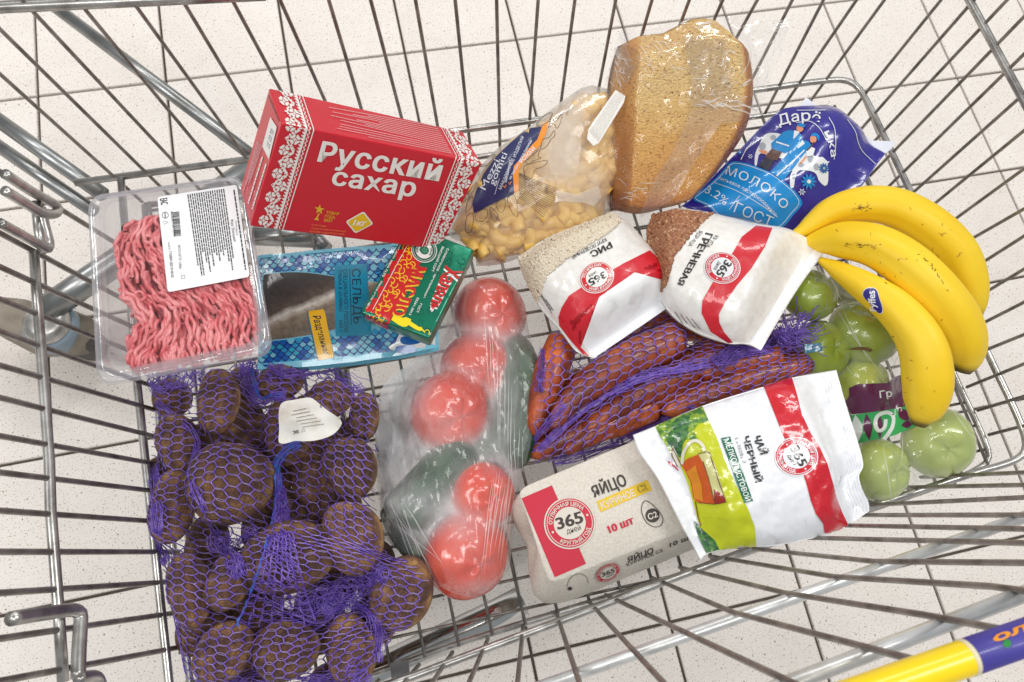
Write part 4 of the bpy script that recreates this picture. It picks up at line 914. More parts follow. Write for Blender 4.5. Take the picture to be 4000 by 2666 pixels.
# ---------------------------------------------------------------- soft packs
def pillow(name, k, A, B, Cc, D, pl, T, Tb, material, parent, nu=80, nv=64, pu=2.6, pv=2.6, prof=None, wr=0.0012, wcells=(5, 4), seed=1, octs=3):
    """puffed pack between four outline polylines: A v=0, B v=1, Cc u=0, D u=1; T thickness above its seam plane, Tb below"""
    G = coons(on_p(pl, k, A), on_p(pl, k, B), on_p(pl, k, Cc), on_p(pl, k, D), nu, nv)
    u = np.linspace(0, 1, nu)[:, None]; v = np.linspace(0, 1, nv)[None]
    h = (np.clip(1 - np.abs(2 * u - 1) ** pu, 0, 1) ** 0.7) * (np.clip(1 - np.abs(2 * v - 1) ** pv, 0, 1) ** 0.7)
    if prof is not None: h = prof(u, v)
    n = pl[1] if pl[1][2] > 0 else -pl[1]
    e = np.clip(np.minimum(np.minimum(u, 1 - u), np.minimum(v, 1 - v)) * 12, 0, 1)
    w = wr * vnoise((nu, nv), wcells, seed, octs) * e * 1.6
    up = G + n * (T * h + w + 0.0006)[..., None]; lo = G - n * (Tb * h + 0.0006)[..., None]
    vs = np.vstack([up.reshape(-1, 3), lo.reshape(-1, 3)]); o = nu * nv
    f = grid_faces(nu, nv) + [q[::-1] for q in grid_faces(nu, nv, o)]
    rim = [i * nv for i in range(nu)] + [(nu - 1) * nv + j for j in range(1, nv)] + [i * nv + nv - 1 for i in range(nu - 2, -1, -1)] + [j for j in range(nv - 2, 0, -1)]
    f += [(rim[i], rim[(i + 1) % len(rim)], rim[(i + 1) % len(rim)] + o, rim[i] + o) for i in range(len(rim))]
    ob = obj(name, vs, f, material, parent); return ob, up
def on_p(pl, k, pts): return at(smooth_path(V(k, pts), 40) if len(pts) > 2 else resample(V(k, pts), 40), pl)
def sstep(a, b, x): t = np.clip((x - a) / (b - a), 0, 1); return t * t * (3 - 2 * t)
def grains(name, k, region, surf, material, parent, n, size, seed, lift=0.0006, tri=False):
    """loose grains lying under the clear part of a bag, one mesh of many"""
    r = np.random.default_rng(seed); P = V(k, region); lo, hi = P.min(0), P.max(0); vs, fs, m = [], [], 0
    base = [(math.cos(a) * q, math.sin(a) * q, z) for q, z in ((0.75, -0.5), (1.0, 0.0), (0.6, 0.62)) for a in np.linspace(0, 2 * math.pi, 6, endpoint=False)] + [(0, 0, 0.85)]
    bf = [(i * 6 + j, i * 6 + (j + 1) % 6, (i + 1) * 6 + (j + 1) % 6, (i + 1) * 6 + j) for i in range(2) for j in range(6)] + [(12 + j, 12 + (j + 1) % 6, 18) for j in range(6)]
    if tri:
        base = [(math.cos(a) * q, math.sin(a) * q, z) for q, z in ((0.9, -0.5), (1.0, 0.1), (0.35, 0.75)) for a in np.linspace(0, 2 * math.pi, 6, endpoint=False)] + [(0, 0, 0.95)]
    base = np.array(base); C0 = Vector(CAM_C); pts = r.uniform(lo, hi, (n * 4, 2)); pts = pts[in_poly(pts, P)][:n]
    for p, d in zip(pts, rays(pts)):
        h = surf.ray_cast(C0, Vector(d).normalized())
        if h[0] is None: continue
        nn = np.array(h[1]); nn = nn if nn @ (CAM_C - np.array(h[0])) > 0 else -nn
        q = nn + r.normal(0, 0.35, 3); q /= np.linalg.norm(q); a = r.normal(size=3); a -= q * (a @ q); a /= np.linalg.norm(a); b = np.cross(q, a)
        s = np.array(size) * r.uniform(0.8, 1.2); vv = np.array(h[0]) + nn * lift + base[:, :1] * a * s[0] + base[:, 1:2] * b * s[1] + base[:, 2:3] * q * s[2]
        vs.append(vv); fs += [tuple(i + m for i in f) for f in bf]; m += len(base)
    o = obj(name, np.vstack(vs), fs, material, parent); o['kind'] = 'stuff'; return o
CE = 5
# ---------------------------------------------------------------- rice
rice = thing('rice_bag', 'white bag of round rice with a red band, left of the buckwheat', 'rice bag', (0.95, -0.60, 0.37))
def seal_prof(v0, v1, pu=2.8):
    def f(u, v): return (np.clip(1 - np.abs(2 * u - 1) ** pu, 0, 1) ** 0.65) * sstep(-0.02, 0.16, v) * (1 - sstep(v0, v1, v) ** 1.2)
    return f
rpl = tplane(V('G', [(640, 560)])[0], 0.405, 0.0, 0.10)
rb, _ = pillow('pouch', 'G', [(40, 350), (300, 190), (740, 25)], [(600, 1093), (930, 870), (1240, 655)], [(40, 350), (90, 480), (190, 700), (345, 880), (470, 1040), (600, 1093)],
               [(740, 25), (860, 110), (960, 220), (1110, 390), (1200, 520), (1224, 600), (1240, 655)], rpl, 0.034, 0.034, mat('bag_white', (236, 233, 229), 0.36, coat=0.5, crink=(38, 0.30, 0.004), var=(140, (226, 222, 216), 0.40, 0.64)), rice, 80, 80, prof=seal_prof(0.66, 0.93), seed=5, wr=0.0010)
rs = bvh(rb)
rclear = [(45, 352), (160, 285), (300, 195), (560, 90), (745, 20), (800, 90), (735, 150), (590, 240), (430, 340), (320, 425), (262, 480), (232, 540), (190, 690), (90, 490)]
rc = mat('rice_grain', (206, 190, 164), 0.4, coat=0.3, var=(700, (232, 222, 204), 0.4, 0.65)); rbase = mat('rice_bed', (158, 138, 110), 0.5, coat=0.4, var=(420, (196, 178, 150), 0.4, 0.6))
poly('clear_panel', V('G', rclear), rs, rbase, rice, 1, CE)
grains('grains', 'G', rclear, rs, rc, rice, 2600, (0.0021, 0.0014, 0.0012), 4)
poly('seal_strip', V('G', [(535, 1010), (1180, 560), (1240, 655), (600, 1093)]), rs, mat('seal_white', (238, 240, 244), 0.35, coat=0.4, bump=(900, 0.3, 0.001)), rice, 1, CE)
poly('white_flap', V('G', [(412, 822), (640, 645), (900, 465), (1056, 378), (1120, 450), (1180, 556), (860, 790), (536, 1008), (470, 930)]), rs, ink((242, 242, 243), 'tea'), rice, 1, CE)
redb = ink((206, 20, 40), 'bag')
poly('red_band', V('G', [(342, 790), (365, 720), (420, 632), (520, 565), (640, 500), (820, 395), (1010, 300), (1062, 345), (1140, 430), (1195, 500), (1224, 530), (1219, 545), (1150, 470), (1054, 376), (900, 460), (640, 642), (412, 820), (450, 910), (505, 1010), (570, 1078), (520, 1062), (440, 970), (350, 852)]), rs, redb, rice, 2, CE)
emblem(V('G', [(622, 498)])[0], V('G', [(622 - 108, 498 + 60)])[0] - V('G', [(622, 498)])[0], V('G', [(622 + 52, 498 + 94)])[0] - V('G', [(622, 498)])[0], rs, rice, 'bag', (236, 233, 229), (206, 20, 40), cell=CE)
blk_b = ink((34, 32, 30), 'bag')
text('РИС', V('G', [(722, 236), (568, 312), (596, 350), (742, 276)]), rs, blk_b, rice, bold=0.045, cell=CE)
text('КРУГЛОЗЕРНЫЙ', V('G', [(688, 206), (440, 340), (448, 362), (698, 230)]), rs, blk_b, rice, bold=0.01, cell=CE)
micro([(V('G', [a])[0], V('G', [b])[0]) for a, b in lerp_lines((168, 560), (320, 800), (250, 660), (320, 760), 3)], rs, blk_b, rice, 1.5, 30, cell=CE)

# ---------------------------------------------------------------- buckwheat
buck = thing('buckwheat_bag', 'white plastic bag of brown buckwheat with a red band, under the banana stem', 'buckwheat bag', (1.10, -0.58, 0.38))
bpl = tplane(V('G', [(1600, 560)])[0], 0.412, 0.10, -0.02)
def buck_prof(u, v): return (np.clip(1 - np.abs(2 * u - 1) ** 2.8, 0, 1) ** 0.65) * sstep(-0.02, 0.14, v) * (1 - sstep(0.66, 0.95, v) ** 1.2)
bb_, _ = pillow('pouch', 'G', [(1085, 650), (985, 330), (1000, 150), (1040, 35)], [(1830, 1033), (2090, 600), (2298, 312)], [(1085, 650), (1140, 740), (1240, 835), (1400, 925), (1590, 985), (1720, 990), (1830, 1033)],
                [(1040, 35), (1200, 5), (1430, 30), (1800, 115), (2040, 150), (2200, 230), (2298, 312)], bpl, 0.036, 0.034, mat('bag_white', 0), buck, 80, 90, prof=buck_prof, seed=8, wr=0.0011)
bks = bvh(bb_)
bclear = [(1475, 30), (1400, 90), (1310, 185), (1240, 270), (1190, 350), (1168, 420), (1150, 520), (1100, 600), (1060, 560), (985, 330), (1000, 150), (1040, 35), (1200, 5)]
poly('clear_panel', V('G', bclear), bks, mat('buckwheat_bed', (104, 62, 38), 0.5, coat=0.3), buck, 1, CE)
grains('grains', 'G', bclear, bks, mat('buckwheat_grain', (146, 92, 60), 0.42, coat=0.3, var=(300, (186, 132, 92), 0.45, 0.7)), buck, 1700, (0.0021, 0.0019, 0.0017), 6, tri=True)
grains('grains', 'G', bclear, bks, mat('pale_grain', (206, 168, 132), 0.4, coat=0.3), buck, 60, (0.0019, 0.0016, 0.0022), 7, tri=True)
poly('red_band', V('G', [(1795, 118), (1690, 200), (1620, 320), (1470, 545), (1400, 670), (1394, 760), (1460, 895), (1590, 978), (1625, 975), (1560, 900), (1525, 830), (1520, 770), (1560, 690), (1650, 560), (1760, 430), (1860, 270), (1914, 136)]), bks, redb, buck, 2, CE)
c0 = V('G', [(1545, 428)])[0]
emblem(c0, (V('G', [(1545 - 66, 428 + 92)])[0] - c0), (V('G', [(1545 + 108, 428 + 62)])[0] - c0), bks, buck, 'bag', (228, 228, 230), (206, 20, 40), cell=CE)
text('ГРЕЧНЕВАЯ', V('G', [(1424, 168), (1212, 545), (1256, 556), (1478, 182)]), bks, blk_b, buck, bold=0.045, cell=CE)
text('КРУПА', V('G', [(1492, 188), (1420, 272), (1448, 282), (1522, 196)]), bks, blk_b, buck, bold=0.0, cell=CE)
text('ЯДРИЦА', V('G', [(1376, 154), (1290, 266), (1318, 274), (1406, 162)]), bks, blk_b, buck, bold=0.0, cell=CE)
micro([(V('G', [a])[0], V('G', [b])[0]) for a, b in lerp_lines((1200, 750), (1260, 840), (1320, 800), (1390, 880), 4)], bks, blk_b, buck, 1.3, 31, cell=CE)
poly('seal_strip', V('G', [(1740, 985), (2020, 560), (2250, 255), (2298, 312), (2090, 600), (1830, 1033)]), bks, ink((244, 244, 246), 'bag'), buck, 1, CE)

# ---------------------------------------------------------------- tea
tea = thing('tea_pack', 'white foil pack of black tea with a lime picture panel resting on the egg carton', 'tea pack', (1.13, -0.83, 0.39))
tpl = tplane(V('T', [(1000, 800)])[0], 0.414, -0.02, 0.06)
def tea_prof(u, v): return sstep(0.05, 0.24, u) * (1 - sstep(0.72, 0.9, u)) * (np.clip(1 - np.abs(2 * v - 1) ** 2.4, 0, 1) ** 0.6)
tb, _ = pillow('pouch', 'T', [(45, 562), (220, 492), (590, 335), (1080, 180), (1300, 112), (1640, 52)], [(575, 1545), (640, 1492), (900, 1445), (1160, 1432), (1550, 1350), (1740, 1268), (1898, 1160)],
               [(45, 562), (90, 690), (230, 890), (330, 1080), (430, 1280), (520, 1440), (575, 1545)], [(1640, 52), (1700, 270), (1790, 560), (1852, 790), (1818, 880), (1840, 980), (1892, 1090), (1898, 1160)],
               tpl, 0.026, 0.014, mat('tea_foil', (238, 240, 245), 0.3, coat=0.8, crink=(42, 0.5, 0.004)), tea, 110, 80, prof=tea_prof, seed=12, wr=0.0015, wcells=(9, 7))
ts = bvh(tb); TI = lambda c: ink(c, 'tea'); lime = TI((196, 204, 18))
poly('picture_panel', V('T', [(220, 494), (310, 455), (592, 340), (640, 450), (700, 580), (760, 750), (850, 950), (950, 1150), (1000, 1280), (1012, 1436), (720, 1462), (620, 1490), (560, 1250), (480, 950), (430, 830), (340, 700), (250, 560)]), ts, lime, tea, 2, CE)
leafm = mat('leaf_print', (56, 116, 40), 0.3, coat=0.7, crink=(45, 0.5, 0.004), var=(160, (150, 180, 40), 0.45, 0.6)); leafd = mat('leaf_print_dark', (28, 84, 48), 0.3, coat=0.7, crink=(45, 0.5, 0.004), var=(220, (70, 130, 50), 0.45, 0.6))
poly('leaf_print', V('T', [(224, 496), (310, 458), (590, 345), (640, 455), (560, 480), (520, 530), (560, 600), (430, 600), (400, 660), (340, 690), (255, 565)]), ts, leafm, tea, 3, CE)
poly('leaf_print', V('T', [(380, 440), (500, 400), (480, 470), (440, 520), (480, 560), (440, 640), (420, 740), (350, 700), (310, 600)]), ts, leafd, tea, 4, CE)
poly('leaf_print', V('T', [(520, 1230), (600, 1310), (690, 1390), (722, 1458), (620, 1488), (565, 1380)]), ts, leafd, tea, 3, CE)
tea_o = TI((206, 88, 14)); tea_r = TI((150, 34, 22)); glass = TI((208, 206, 140)); cupw = TI((224, 222, 204)); lineb = TI((110, 60, 30))
poly('cup_print', V('T', [(430, 800), (470, 750), (560, 715), (600, 760), (640, 900), (692, 1100), (560, 1092), (522, 1062), (500, 930), (462, 850)]), ts, tea_o, tea, 4, CE)
poly('cup_print', V('T', [(560, 712), (640, 688), (690, 800), (740, 950), (777, 1086), (692, 1102), (640, 900), (600, 780)]), ts, glass, tea, 5, CE)
poly('cup_print', V('T', [(682, 985), (752, 1030), (777, 1088), (692, 1104)]), ts, tea_r, tea, 6, CE)
poly('cup_print', V('T', [(470, 850), (540, 800), (590, 960), (600, 1080), (530, 1060), (510, 930)]), ts, TI((222, 140, 24)), tea, 5, CE)
stroke('cup_print', V('T', smooth_path([(432, 790), (450, 690), (500, 622), (550, 612), (596, 652), (604, 690)], 24)), 7, ts, cupw, tea, 6, CE)
for pts, w in (([(560, 712), (640, 690), (777, 1086), (692, 1102), (560, 1092)], 1.6), ([(430, 800), (360, 660), (352, 720), (400, 810)], 2.0), ([(540, 1080), (560, 1200), (580, 1275)], 2.4), ([(600, 770), (645, 900), (694, 1098)], 1.4)):
    stroke('cup_print', V('T', resample(pts, 24)), w, ts, lineb, tea, 7, CE)
poly('spoon_print', V('T', [(360, 645), (385, 690), (428, 800), (400, 812), (368, 745), (352, 690)]), ts, cupw, tea, 5, CE)
poly('red_band', V('T', [(1072, 184), (1292, 112), (1330, 240), (1370, 400), (1440, 550), (1510, 660), (1570, 790), (1610, 930), (1640, 1050), (1680, 1160), (1730, 1262), (1700, 1300), (1560, 1350), (1548, 1330), (1540, 1260), (1480, 1180), (1440, 1080), (1410, 960), (1380, 860), (1300, 700), (1220, 560), (1150, 380)]), ts, TI((206, 18, 40)), tea, 2, CE)
c0 = V('T', [(1325, 732)])[0]; emblem(c0, V('T', [(1325 + 70, 732 + 132)])[0] - c0, V('T', [(1325 + 146, 732 - 58)])[0] - c0, ts, tea, 'tea', (238, 240, 245), (206, 18, 40), cell=CE)
tg = TI((0, 104, 74)); tk = TI((40, 40, 42)); tw = TI((244, 246, 246))
poly('green_strip', V('T', [(734, 590), (806, 576), (986, 1080), (914, 1096)]), ts, tg, tea, 3, CE)
text('МЕЛКОЛИСТОВОЙ', V('T', [(754, 604), (928, 1084), (968, 1074), (796, 590)]), ts, tw, tea, bold=0.01, layer=4, cell=CE)
text('ЧАЙ', V('T', [(985, 578), (1044, 716), (1102, 702), (1042, 566)]), ts, tk, tea, bold=0.05, layer=3, cell=CE)
text('ЧЕРНЫЙ', V('T', [(904, 580), (1006, 936), (1056, 924), (952, 568)]), ts, tk, tea, bold=0.05, layer=3, cell=CE)
text('БАЙХОВЫЙ', V('T', [(844, 592), (904, 788), (930, 780), (868, 585)]), ts, tk, tea, bold=-0.008, layer=3, cell=CE)
poly('seal_print', V('T', [(318, 765), (345, 775), (400, 830), (405, 850), (370, 815), (325, 785)]), ts, TI((190, 30, 60)), tea, 2, CE)
for q in np.linspace(0.905, 0.985, 5):
    pa = np.array([(1640, 52), (1700, 270), (1790, 560), (1852, 790), (1818, 880), (1840, 980), (1892, 1090), (1898, 1160)], float); pb = pa + np.array((-150, 35)) * (1 - q) * 8
    stroke('crimp', V('T', resample(pb, 30)), 0.9, ts, mat('crimp_line', (222, 224, 230), 0.3, coat=0.8), tea, 1, CE)

# ---------------------------------------------------------------- milk
milk = thing('milk_pouch', 'dark blue soft pouch of milk with a folk picture and light blue name panel', 'milk pouch', (1.15, -0.47, 0.36))
mpl = tplane(V('M', [(1000, 800)])[0], 0.392, 0.12, 0.10)
def milk_prof(u, v):
    ridge = np.where(u < 0.52, sstep(-0.05, 0.52, u), 1 - 0.75 * sstep(0.52, 1.0, u)); return np.clip(ridge, 0, 1) * (np.clip(1 - np.abs(2 * v - 1) ** 3.5, 0, 1) ** 0.6)
mb, _ = pillow('pouch', 'M', [(1075, 195), (1290, 168), (1570, 198), (1720, 300), (1860, 420), (1950, 555), (2112, 655)], [(30, 1192), (300, 1275), (640, 1350), (1000, 1440), (1150, 1570)],
               [(1075, 195), (900, 330), (640, 600), (330, 910), (140, 1110), (30, 1192)], [(2112, 655), (2000, 790), (1850, 1000), (1650, 1200), (1300, 1450), (1150, 1570)], mpl, 0.034, 0.03,
               mat('milk_film', (46, 38, 142), 0.28, coat=0.75, crink=(22, 0.34, 0.005)), milk, 100, 90, prof=milk_prof, seed=15, wr=0.0020, wcells=(5, 4), octs=2)
ms = bvh(mb); MI = lambda c: ink(c, 'milk'); mw, mblue, mbrown, mskin, mgrey = MI((232, 234, 238)), MI((0, 136, 206)), MI((96, 62, 54)), MI((224, 150, 112)), MI((168, 174, 182))
Mp = lambda pts: V('M', pts); mdark = MI((40, 40, 60))
panel = [(490, 790), (560, 738), (740, 772), (980, 870), (1160, 1010), (1230, 1090), (1262, 1170), (1180, 1270), (1050, 1412), (880, 1385), (600, 1325), (400, 1285), (310, 1200), (150, 1130), (150, 1098), (280, 1000), (420, 870)]
poly('name_panel', Mp(smooth_path(panel, 70, True)), ms, MI((20, 142, 214)), milk, 2, CE)
pc = np.mean(panel, 0); stroke('panel_line', Mp(smooth_path([pc + (np.array(p) - pc) * 0.94 for p in panel], 70, True)), 1.2, ms, mw, milk, 3, CE, True)
stroke('panel_line', Mp(smooth_path([(365, 955), (600, 1040), (830, 1170), (1010, 1300)], 24)), 1.2, ms, mw, milk, 3, CE); stroke('panel_line', Mp(resample([(628, 1085), (520, 1225)], 8)), 1.2, ms, mw, milk, 3, CE)
def curve_text(s, k, base, h, surf, material, parent, bold=0.0, layer=4, cell=3.5, spacing=1.0):
    """letters along a curved baseline in photo coordinates of view k, height h to the left of its direction"""
    v, f = glyphs(s, bold, 0, None, spacing); x0, x1 = v[:, 0].min(), v[:, 0].max(); b = smooth_path(V(k, base), 80); T = np.gradient(b, axis=0); T /= np.linalg.norm(T, axis=1)[:, None]; N = np.stack([T[:, 1], -T[:, 0]], 1)
    t = (v[:, 0] - x0) / (x1 - x0) * 79; i = np.arange(80); p = np.stack([np.interp(t, i, b[:, 0]), np.interp(t, i, b[:, 1])], 1); n = np.stack([np.interp(t, i, N[:, 0]), np.interp(t, i, N[:, 1])], 1)
    return lay('lettering', p + n * (v[:, 1] / CAPH * h)[:, None], f, surf, material, parent, layer, cell)
curve_text('МОЛОКО', 'M', [(478, 870), (690, 945), (900, 1060), (1068, 1222)], 20, ms, mw, milk, 0.0, spacing=1.1)
curve_text('питьевое пастеризованное', 'M', [(412, 925), (620, 1010), (820, 1130), (985, 1292)], 8.4, ms, mw, milk, 0.0)
curve_text('3.2%', 'M', [(268, 1058), (370, 1110), (474, 1186)], 19, ms, mw, milk, -0.004); curve_text('ГОСТ', 'M', [(562, 1245), (720, 1310), (935, 1400)], 24, ms, mw, milk, -0.004)
curve_text('Дарё', 'M', [(1030, 376), (1190, 336), (1320, 326), (1440, 352)], 24, ms, mw, milk, 0.012, spacing=1.05, cell=3); curve_text('нка', 'M', [(1484, 440), (1516, 520), (1540, 600), (1552, 690)], 15, ms, mw, milk, 0.012, spacing=1.1, cell=3)
stroke('logo_line', Mp(smooth_path([(1535, 290), (1590, 400), (1602, 560), (1585, 715)], 24)), 1.5, ms, mw, milk, 3, CE); stroke('logo_line', Mp(smooth_path([(1205, 345), (1340, 330), (1440, 400), (1510, 520)], 24)), 1.5, ms, mw, milk, 3, CE)
stroke('logo_line', Mp(resample([(1210, 218), (1500, 216)], 14)), 1.3, ms, mw, milk, 3, CE)
cow = [(830, 560), (870, 480), (930, 448), (1050, 462), (1150, 560), (1300, 640), (1420, 690), (1475, 690), (1490, 740), (1545, 730), (1520, 760), (1528, 860), (1520, 960), (1490, 985), (1430, 930), (1400, 860), (1330, 830), (1230, 830), (1190, 900), (1175, 1000), (1140, 1000), (1140, 880), (1180, 790), (1100, 720), (960, 690), (840, 655), (815, 700), (800, 780), (780, 780), (785, 660)]
poly('cow_print', Mp(smooth_path(cow, 90, True)), ms, mw, milk, 2, CE)
for c, a, b in (((970, 495), 30, 25), ((860, 585), 36, 40), ((1345, 700), 30, 50), ((1405, 790), 28, 36), ((1250, 775), 30, 22), ((1175, 890), 20, 26)): disc('cow_print', Mp([c])[0], (a / 4.44, 0), (0, b / 4.44), 1, ms, mgrey, milk, 3, CE, 16)
poly('cow_print', Mp([(815, 620), (900, 630), (920, 660), (860, 665)]), ms, mskin, milk, 3, CE)
stroke('tail_print', Mp(smooth_path([(860, 490), (760, 560), (690, 620), (640, 720)], 18)), 2.2, ms, mw, milk, 2, CE)
poly('man_print', Mp([(1075, 440), (1130, 422), (1180, 430), (1240, 445), (1270, 500), (1230, 560), (1150, 620), (1095, 660), (955, 610), (990, 540), (950, 555)]), ms, mblue, milk, 4, CE)
poly('man_print', Mp([(955, 610), (1060, 645), (1010, 735), (940, 720), (885, 695)]), ms, mbrown, milk, 4, CE); poly('man_print', Mp([(885, 695), (980, 735), (920, 840), (815, 790)]), ms, mdark, milk, 4, CE)
disc('man_print', Mp([(1243, 405)])[0], (8, 0), (0, 8.5), 1, ms, mskin, milk, 5, CE, 16); poly('man_print', Mp([(1215, 370), (1250, 352), (1300, 372), (1290, 398), (1225, 385)]), ms, mblue, milk, 6, CE)
poly('man_print', Mp([(1000, 535), (1135, 580), (1130, 592), (1000, 552)]), ms, mw, milk, 5, CE); poly('man_print', Mp([(1185, 425), (1240, 440), (1220, 470), (1195, 500), (1175, 515)]), ms, mw, milk, 5, CE)
poly('woman_print', Mp([(1265, 520), (1330, 540), (1360, 580), (1300, 640), (1180, 800), (1060, 940), (940, 850), (1080, 700), (1200, 560)]), ms, mblue, milk, 5, CE)
poly('woman_print', Mp([(1265, 520), (1240, 560), (1210, 600), (1225, 610), (1290, 560)]), ms, mw, milk, 6, CE); poly('woman_print', Mp([(1350, 590), (1392, 610), (1370, 680), (1310, 690), (1300, 640)]), ms, mw, milk, 6, CE)
stroke('woman_print', Mp(resample([(1285, 625), (1150, 760), (1000, 890)], 16)), 3, ms, mw, milk, 6, CE)
disc('woman_print', Mp([(1375, 515)])[0], (7.5, 0), (0, 9), 1, ms, mskin, milk, 6, CE, 16); poly('woman_print', Mp(smooth_path([(1350, 480), (1390, 452), (1435, 480), (1425, 535), (1405, 490)], 20, True)), ms, mblue, milk, 7, CE)
stroke('woman_print', Mp(smooth_path([(1385, 545), (1350, 590), (1308, 632)], 10)), 3.2, ms, mbrown, milk, 7, CE); stroke('woman_print', Mp(smooth_path([(1300, 690), (1270, 730), (1240, 760)], 8)), 4, ms, mskin, milk, 6, CE)
def flower(c, r, n, m1, m2):
    for k in range(n):
        a = 2 * math.pi * k / n; d = np.array((math.cos(a), math.sin(a))); q = np.array(c) + d * r * 0.62
        disc('flower_print', Mp([q])[0], d * r * 0.40 / 4.44, np.array((-d[1], d[0])) * r * 0.15 / 4.44, 1, ms, m1, milk, 5, CE, 10)
    disc('flower_print', Mp([c])[0], (r * 0.26 / 4.44, 0), (0, r * 0.26 / 4.44), 1, ms, m2, milk, 6, CE, 12)
flower((1323, 940), 78, 10, mblue, mw); flower((1478, 805), 54, 11, MI((20, 90, 160)), mgrey); flower((1253, 1045), 36, 6, mw, mblue); flower((735, 692), 26, 6, mw, mblue); flower((630, 650), 30, 6, mblue, mw)
stroke('tear_line', Mp(smooth_path([(1720, 310), (1800, 430), (1830, 540), (1880, 640), (2010, 765)], 30)), 1.2, ms, mw, milk, 3, CE)
sealw = mat('milk_seal', (226, 230, 240), 0.35, coat=0.5, crink=(40, 0.3))
def flap(pts, z, parent, k, name='seal_corner', m_=None, th=0.0012):
    p = at(V(k, pts), z if not np.isscalar(z) else z); n = len(p); q = p - np.array([0, 0, th])
    return obj(name, np.vstack([p, q]), [tuple(range(n)), tuple(range(n, 2 * n))[::-1]] + [(i, i + n, (i + 1) % n + n, (i + 1) % n) for i in range(n)], m_ or sealw, parent, False)
mfl = (mpl[0] + np.array([0, 0, -0.004]), mpl[1])
flap([(1235, 190), (1300, 78), (1345, 110), (1420, 185)], mfl, milk, 'M'); flap([(1890, 460), (1990, 522), (2218, 530), (2175, 605), (2100, 665), (1960, 570)], mfl, milk, 'M')
# ---------------------------------------------------------------- clear films draped over what they hold
def drape(name, k, A, B, Cc, D, pl, surf, material, parent, nu=70, nv=70, off=0.002, smooth=10, wr=0.001, wcells=(8, 8), seed=1, floor=-0.02, tent=True, thick=False):
    """film between outline polylines, lying over the surface surf (looked for along the plane's normal), otherwise sagging towards its plane"""
    G = coons(on_p(pl, k, A), on_p(pl, k, B), on_p(pl, k, Cc), on_p(pl, k, D), nu, nv); n = pl[1] if pl[1][2] > 0 else -pl[1]; H = np.full((nu, nv), 0.0); nvv = Vector(n)
    for i in range(nu):
        for j in range(nv):
            o = Vector(G[i, j]) + nvv * 0.5; h = surf.ray_cast(o, -nvv)
            if h[0] is not None: H[i, j] = max(floor, 0.5 - h[3])
            else: H[i, j] = floor if floor is not None else 0
    H0 = H + off; H = H0.copy(); fixed = np.zeros((nu, nv), bool)
    for it in range(smooth):
        S = H.copy(); S[1:-1, 1:-1] = (H[:-2, 1:-1] + H[2:, 1:-1] + H[1:-1, :-2] + H[1:-1, 2:]) / 4; H = np.maximum(S, H0) if tent else S
    u = np.linspace(0, 1, nu)[:, None]; v = np.linspace(0, 1, nv)[None]; e = np.clip(np.minimum(np.minimum(u, 1 - u), np.minimum(v, 1 - v)) * 10, 0, 1)
    H = H + wr * vnoise((nu, nv), wcells, seed, 4)
    drape.gap = (H - H0)
    S = G + n * H[..., None]
    ob = obj(name, S.reshape(-1, 3), grid_faces(nu, nv), material, parent) if name else None
    return ob, S
# ---------------------------------------------------------------- bread
loaf = None
bpl2 = tplane(V('B', [(600, 850)])[0], 0.430, 0.06, 0.62)
LA = [(180, 262), (300, 208), (480, 186), (600, 120), (700, 84), (840, 92), (905, 158), (1010, 222)]; LB = [(108, 1490), (300, 1520), (480, 1478), (640, 1435)]
LC = [(180, 262), (128, 420), (96, 620), (92, 860), (92, 1150), (98, 1380), (108, 1490)]; LD = [(1010, 222), (1094, 312), (1134, 480), (1138, 680), (1085, 900), (960, 1100), (800, 1290), (640, 1435)]
def crust():
    m, t, N, L, B = nodes('bread_crust'); v = coord(t)
    n1 = add_noise(t, 26, 4, vec=v); n2 = add_noise(t, 300, 3, vec=coord(t, ((1.0, 2.0, 1.4), (0, 0, 0.3))), rough=0.6, dist=0.6); n3 = add_noise(t, 120, 5, vec=v); att = N.new('ShaderNodeAttribute'); att.attribute_name = 'crust'
    mp = N.new('ShaderNodeMath'); mp.operation = 'MULTIPLY_ADD'; mp.inputs[1].default_value = 0.30; L.new(n1.outputs[0], mp.inputs[0]); L.new(att.outputs['Fac'], mp.inputs[2])
    col = ramp(t, mp.outputs[0], [(0.12, lin((255, 216, 146))), (0.34, lin((246, 188, 108))), (0.60, lin((218, 144, 74))), (1.0, lin((150, 78, 34)))])
    po = ramp(t, n2.outputs[0], [(0.34, (1, 1, 1)), (0.42, (0, 0, 0))]); mx = N.new('ShaderNodeMix'); mx.data_type = 'RGBA'; L.new(po, mx.inputs[0]); L.new(col, mx.inputs[6]); mx.inputs[7].default_value = lin((166, 106, 50))
    L.new(mx.outputs[2], B.inputs['Base Color']); B.inputs['Roughness'].default_value = 0.7; B.inputs['Specular IOR Level'].default_value = 0.25
    ad = N.new('ShaderNodeMath'); ad.operation = 'ADD'; L.new(n2.outputs[0], ad.inputs[0]); L.new(n3.outputs[0], ad.inputs[1]); b = N.new('ShaderNodeBump'); b.inputs['Strength'].default_value = 1.0; b.inputs['Distance'].default_value = 0.004
    L.new(ad.outputs[0], b.inputs['Height']); L.new(b.outputs[0], B.inputs['Normal']); return m
loaf_c = at(V('B', [(600, 850)]), bpl2)[0]
nu, nv = 110, 120
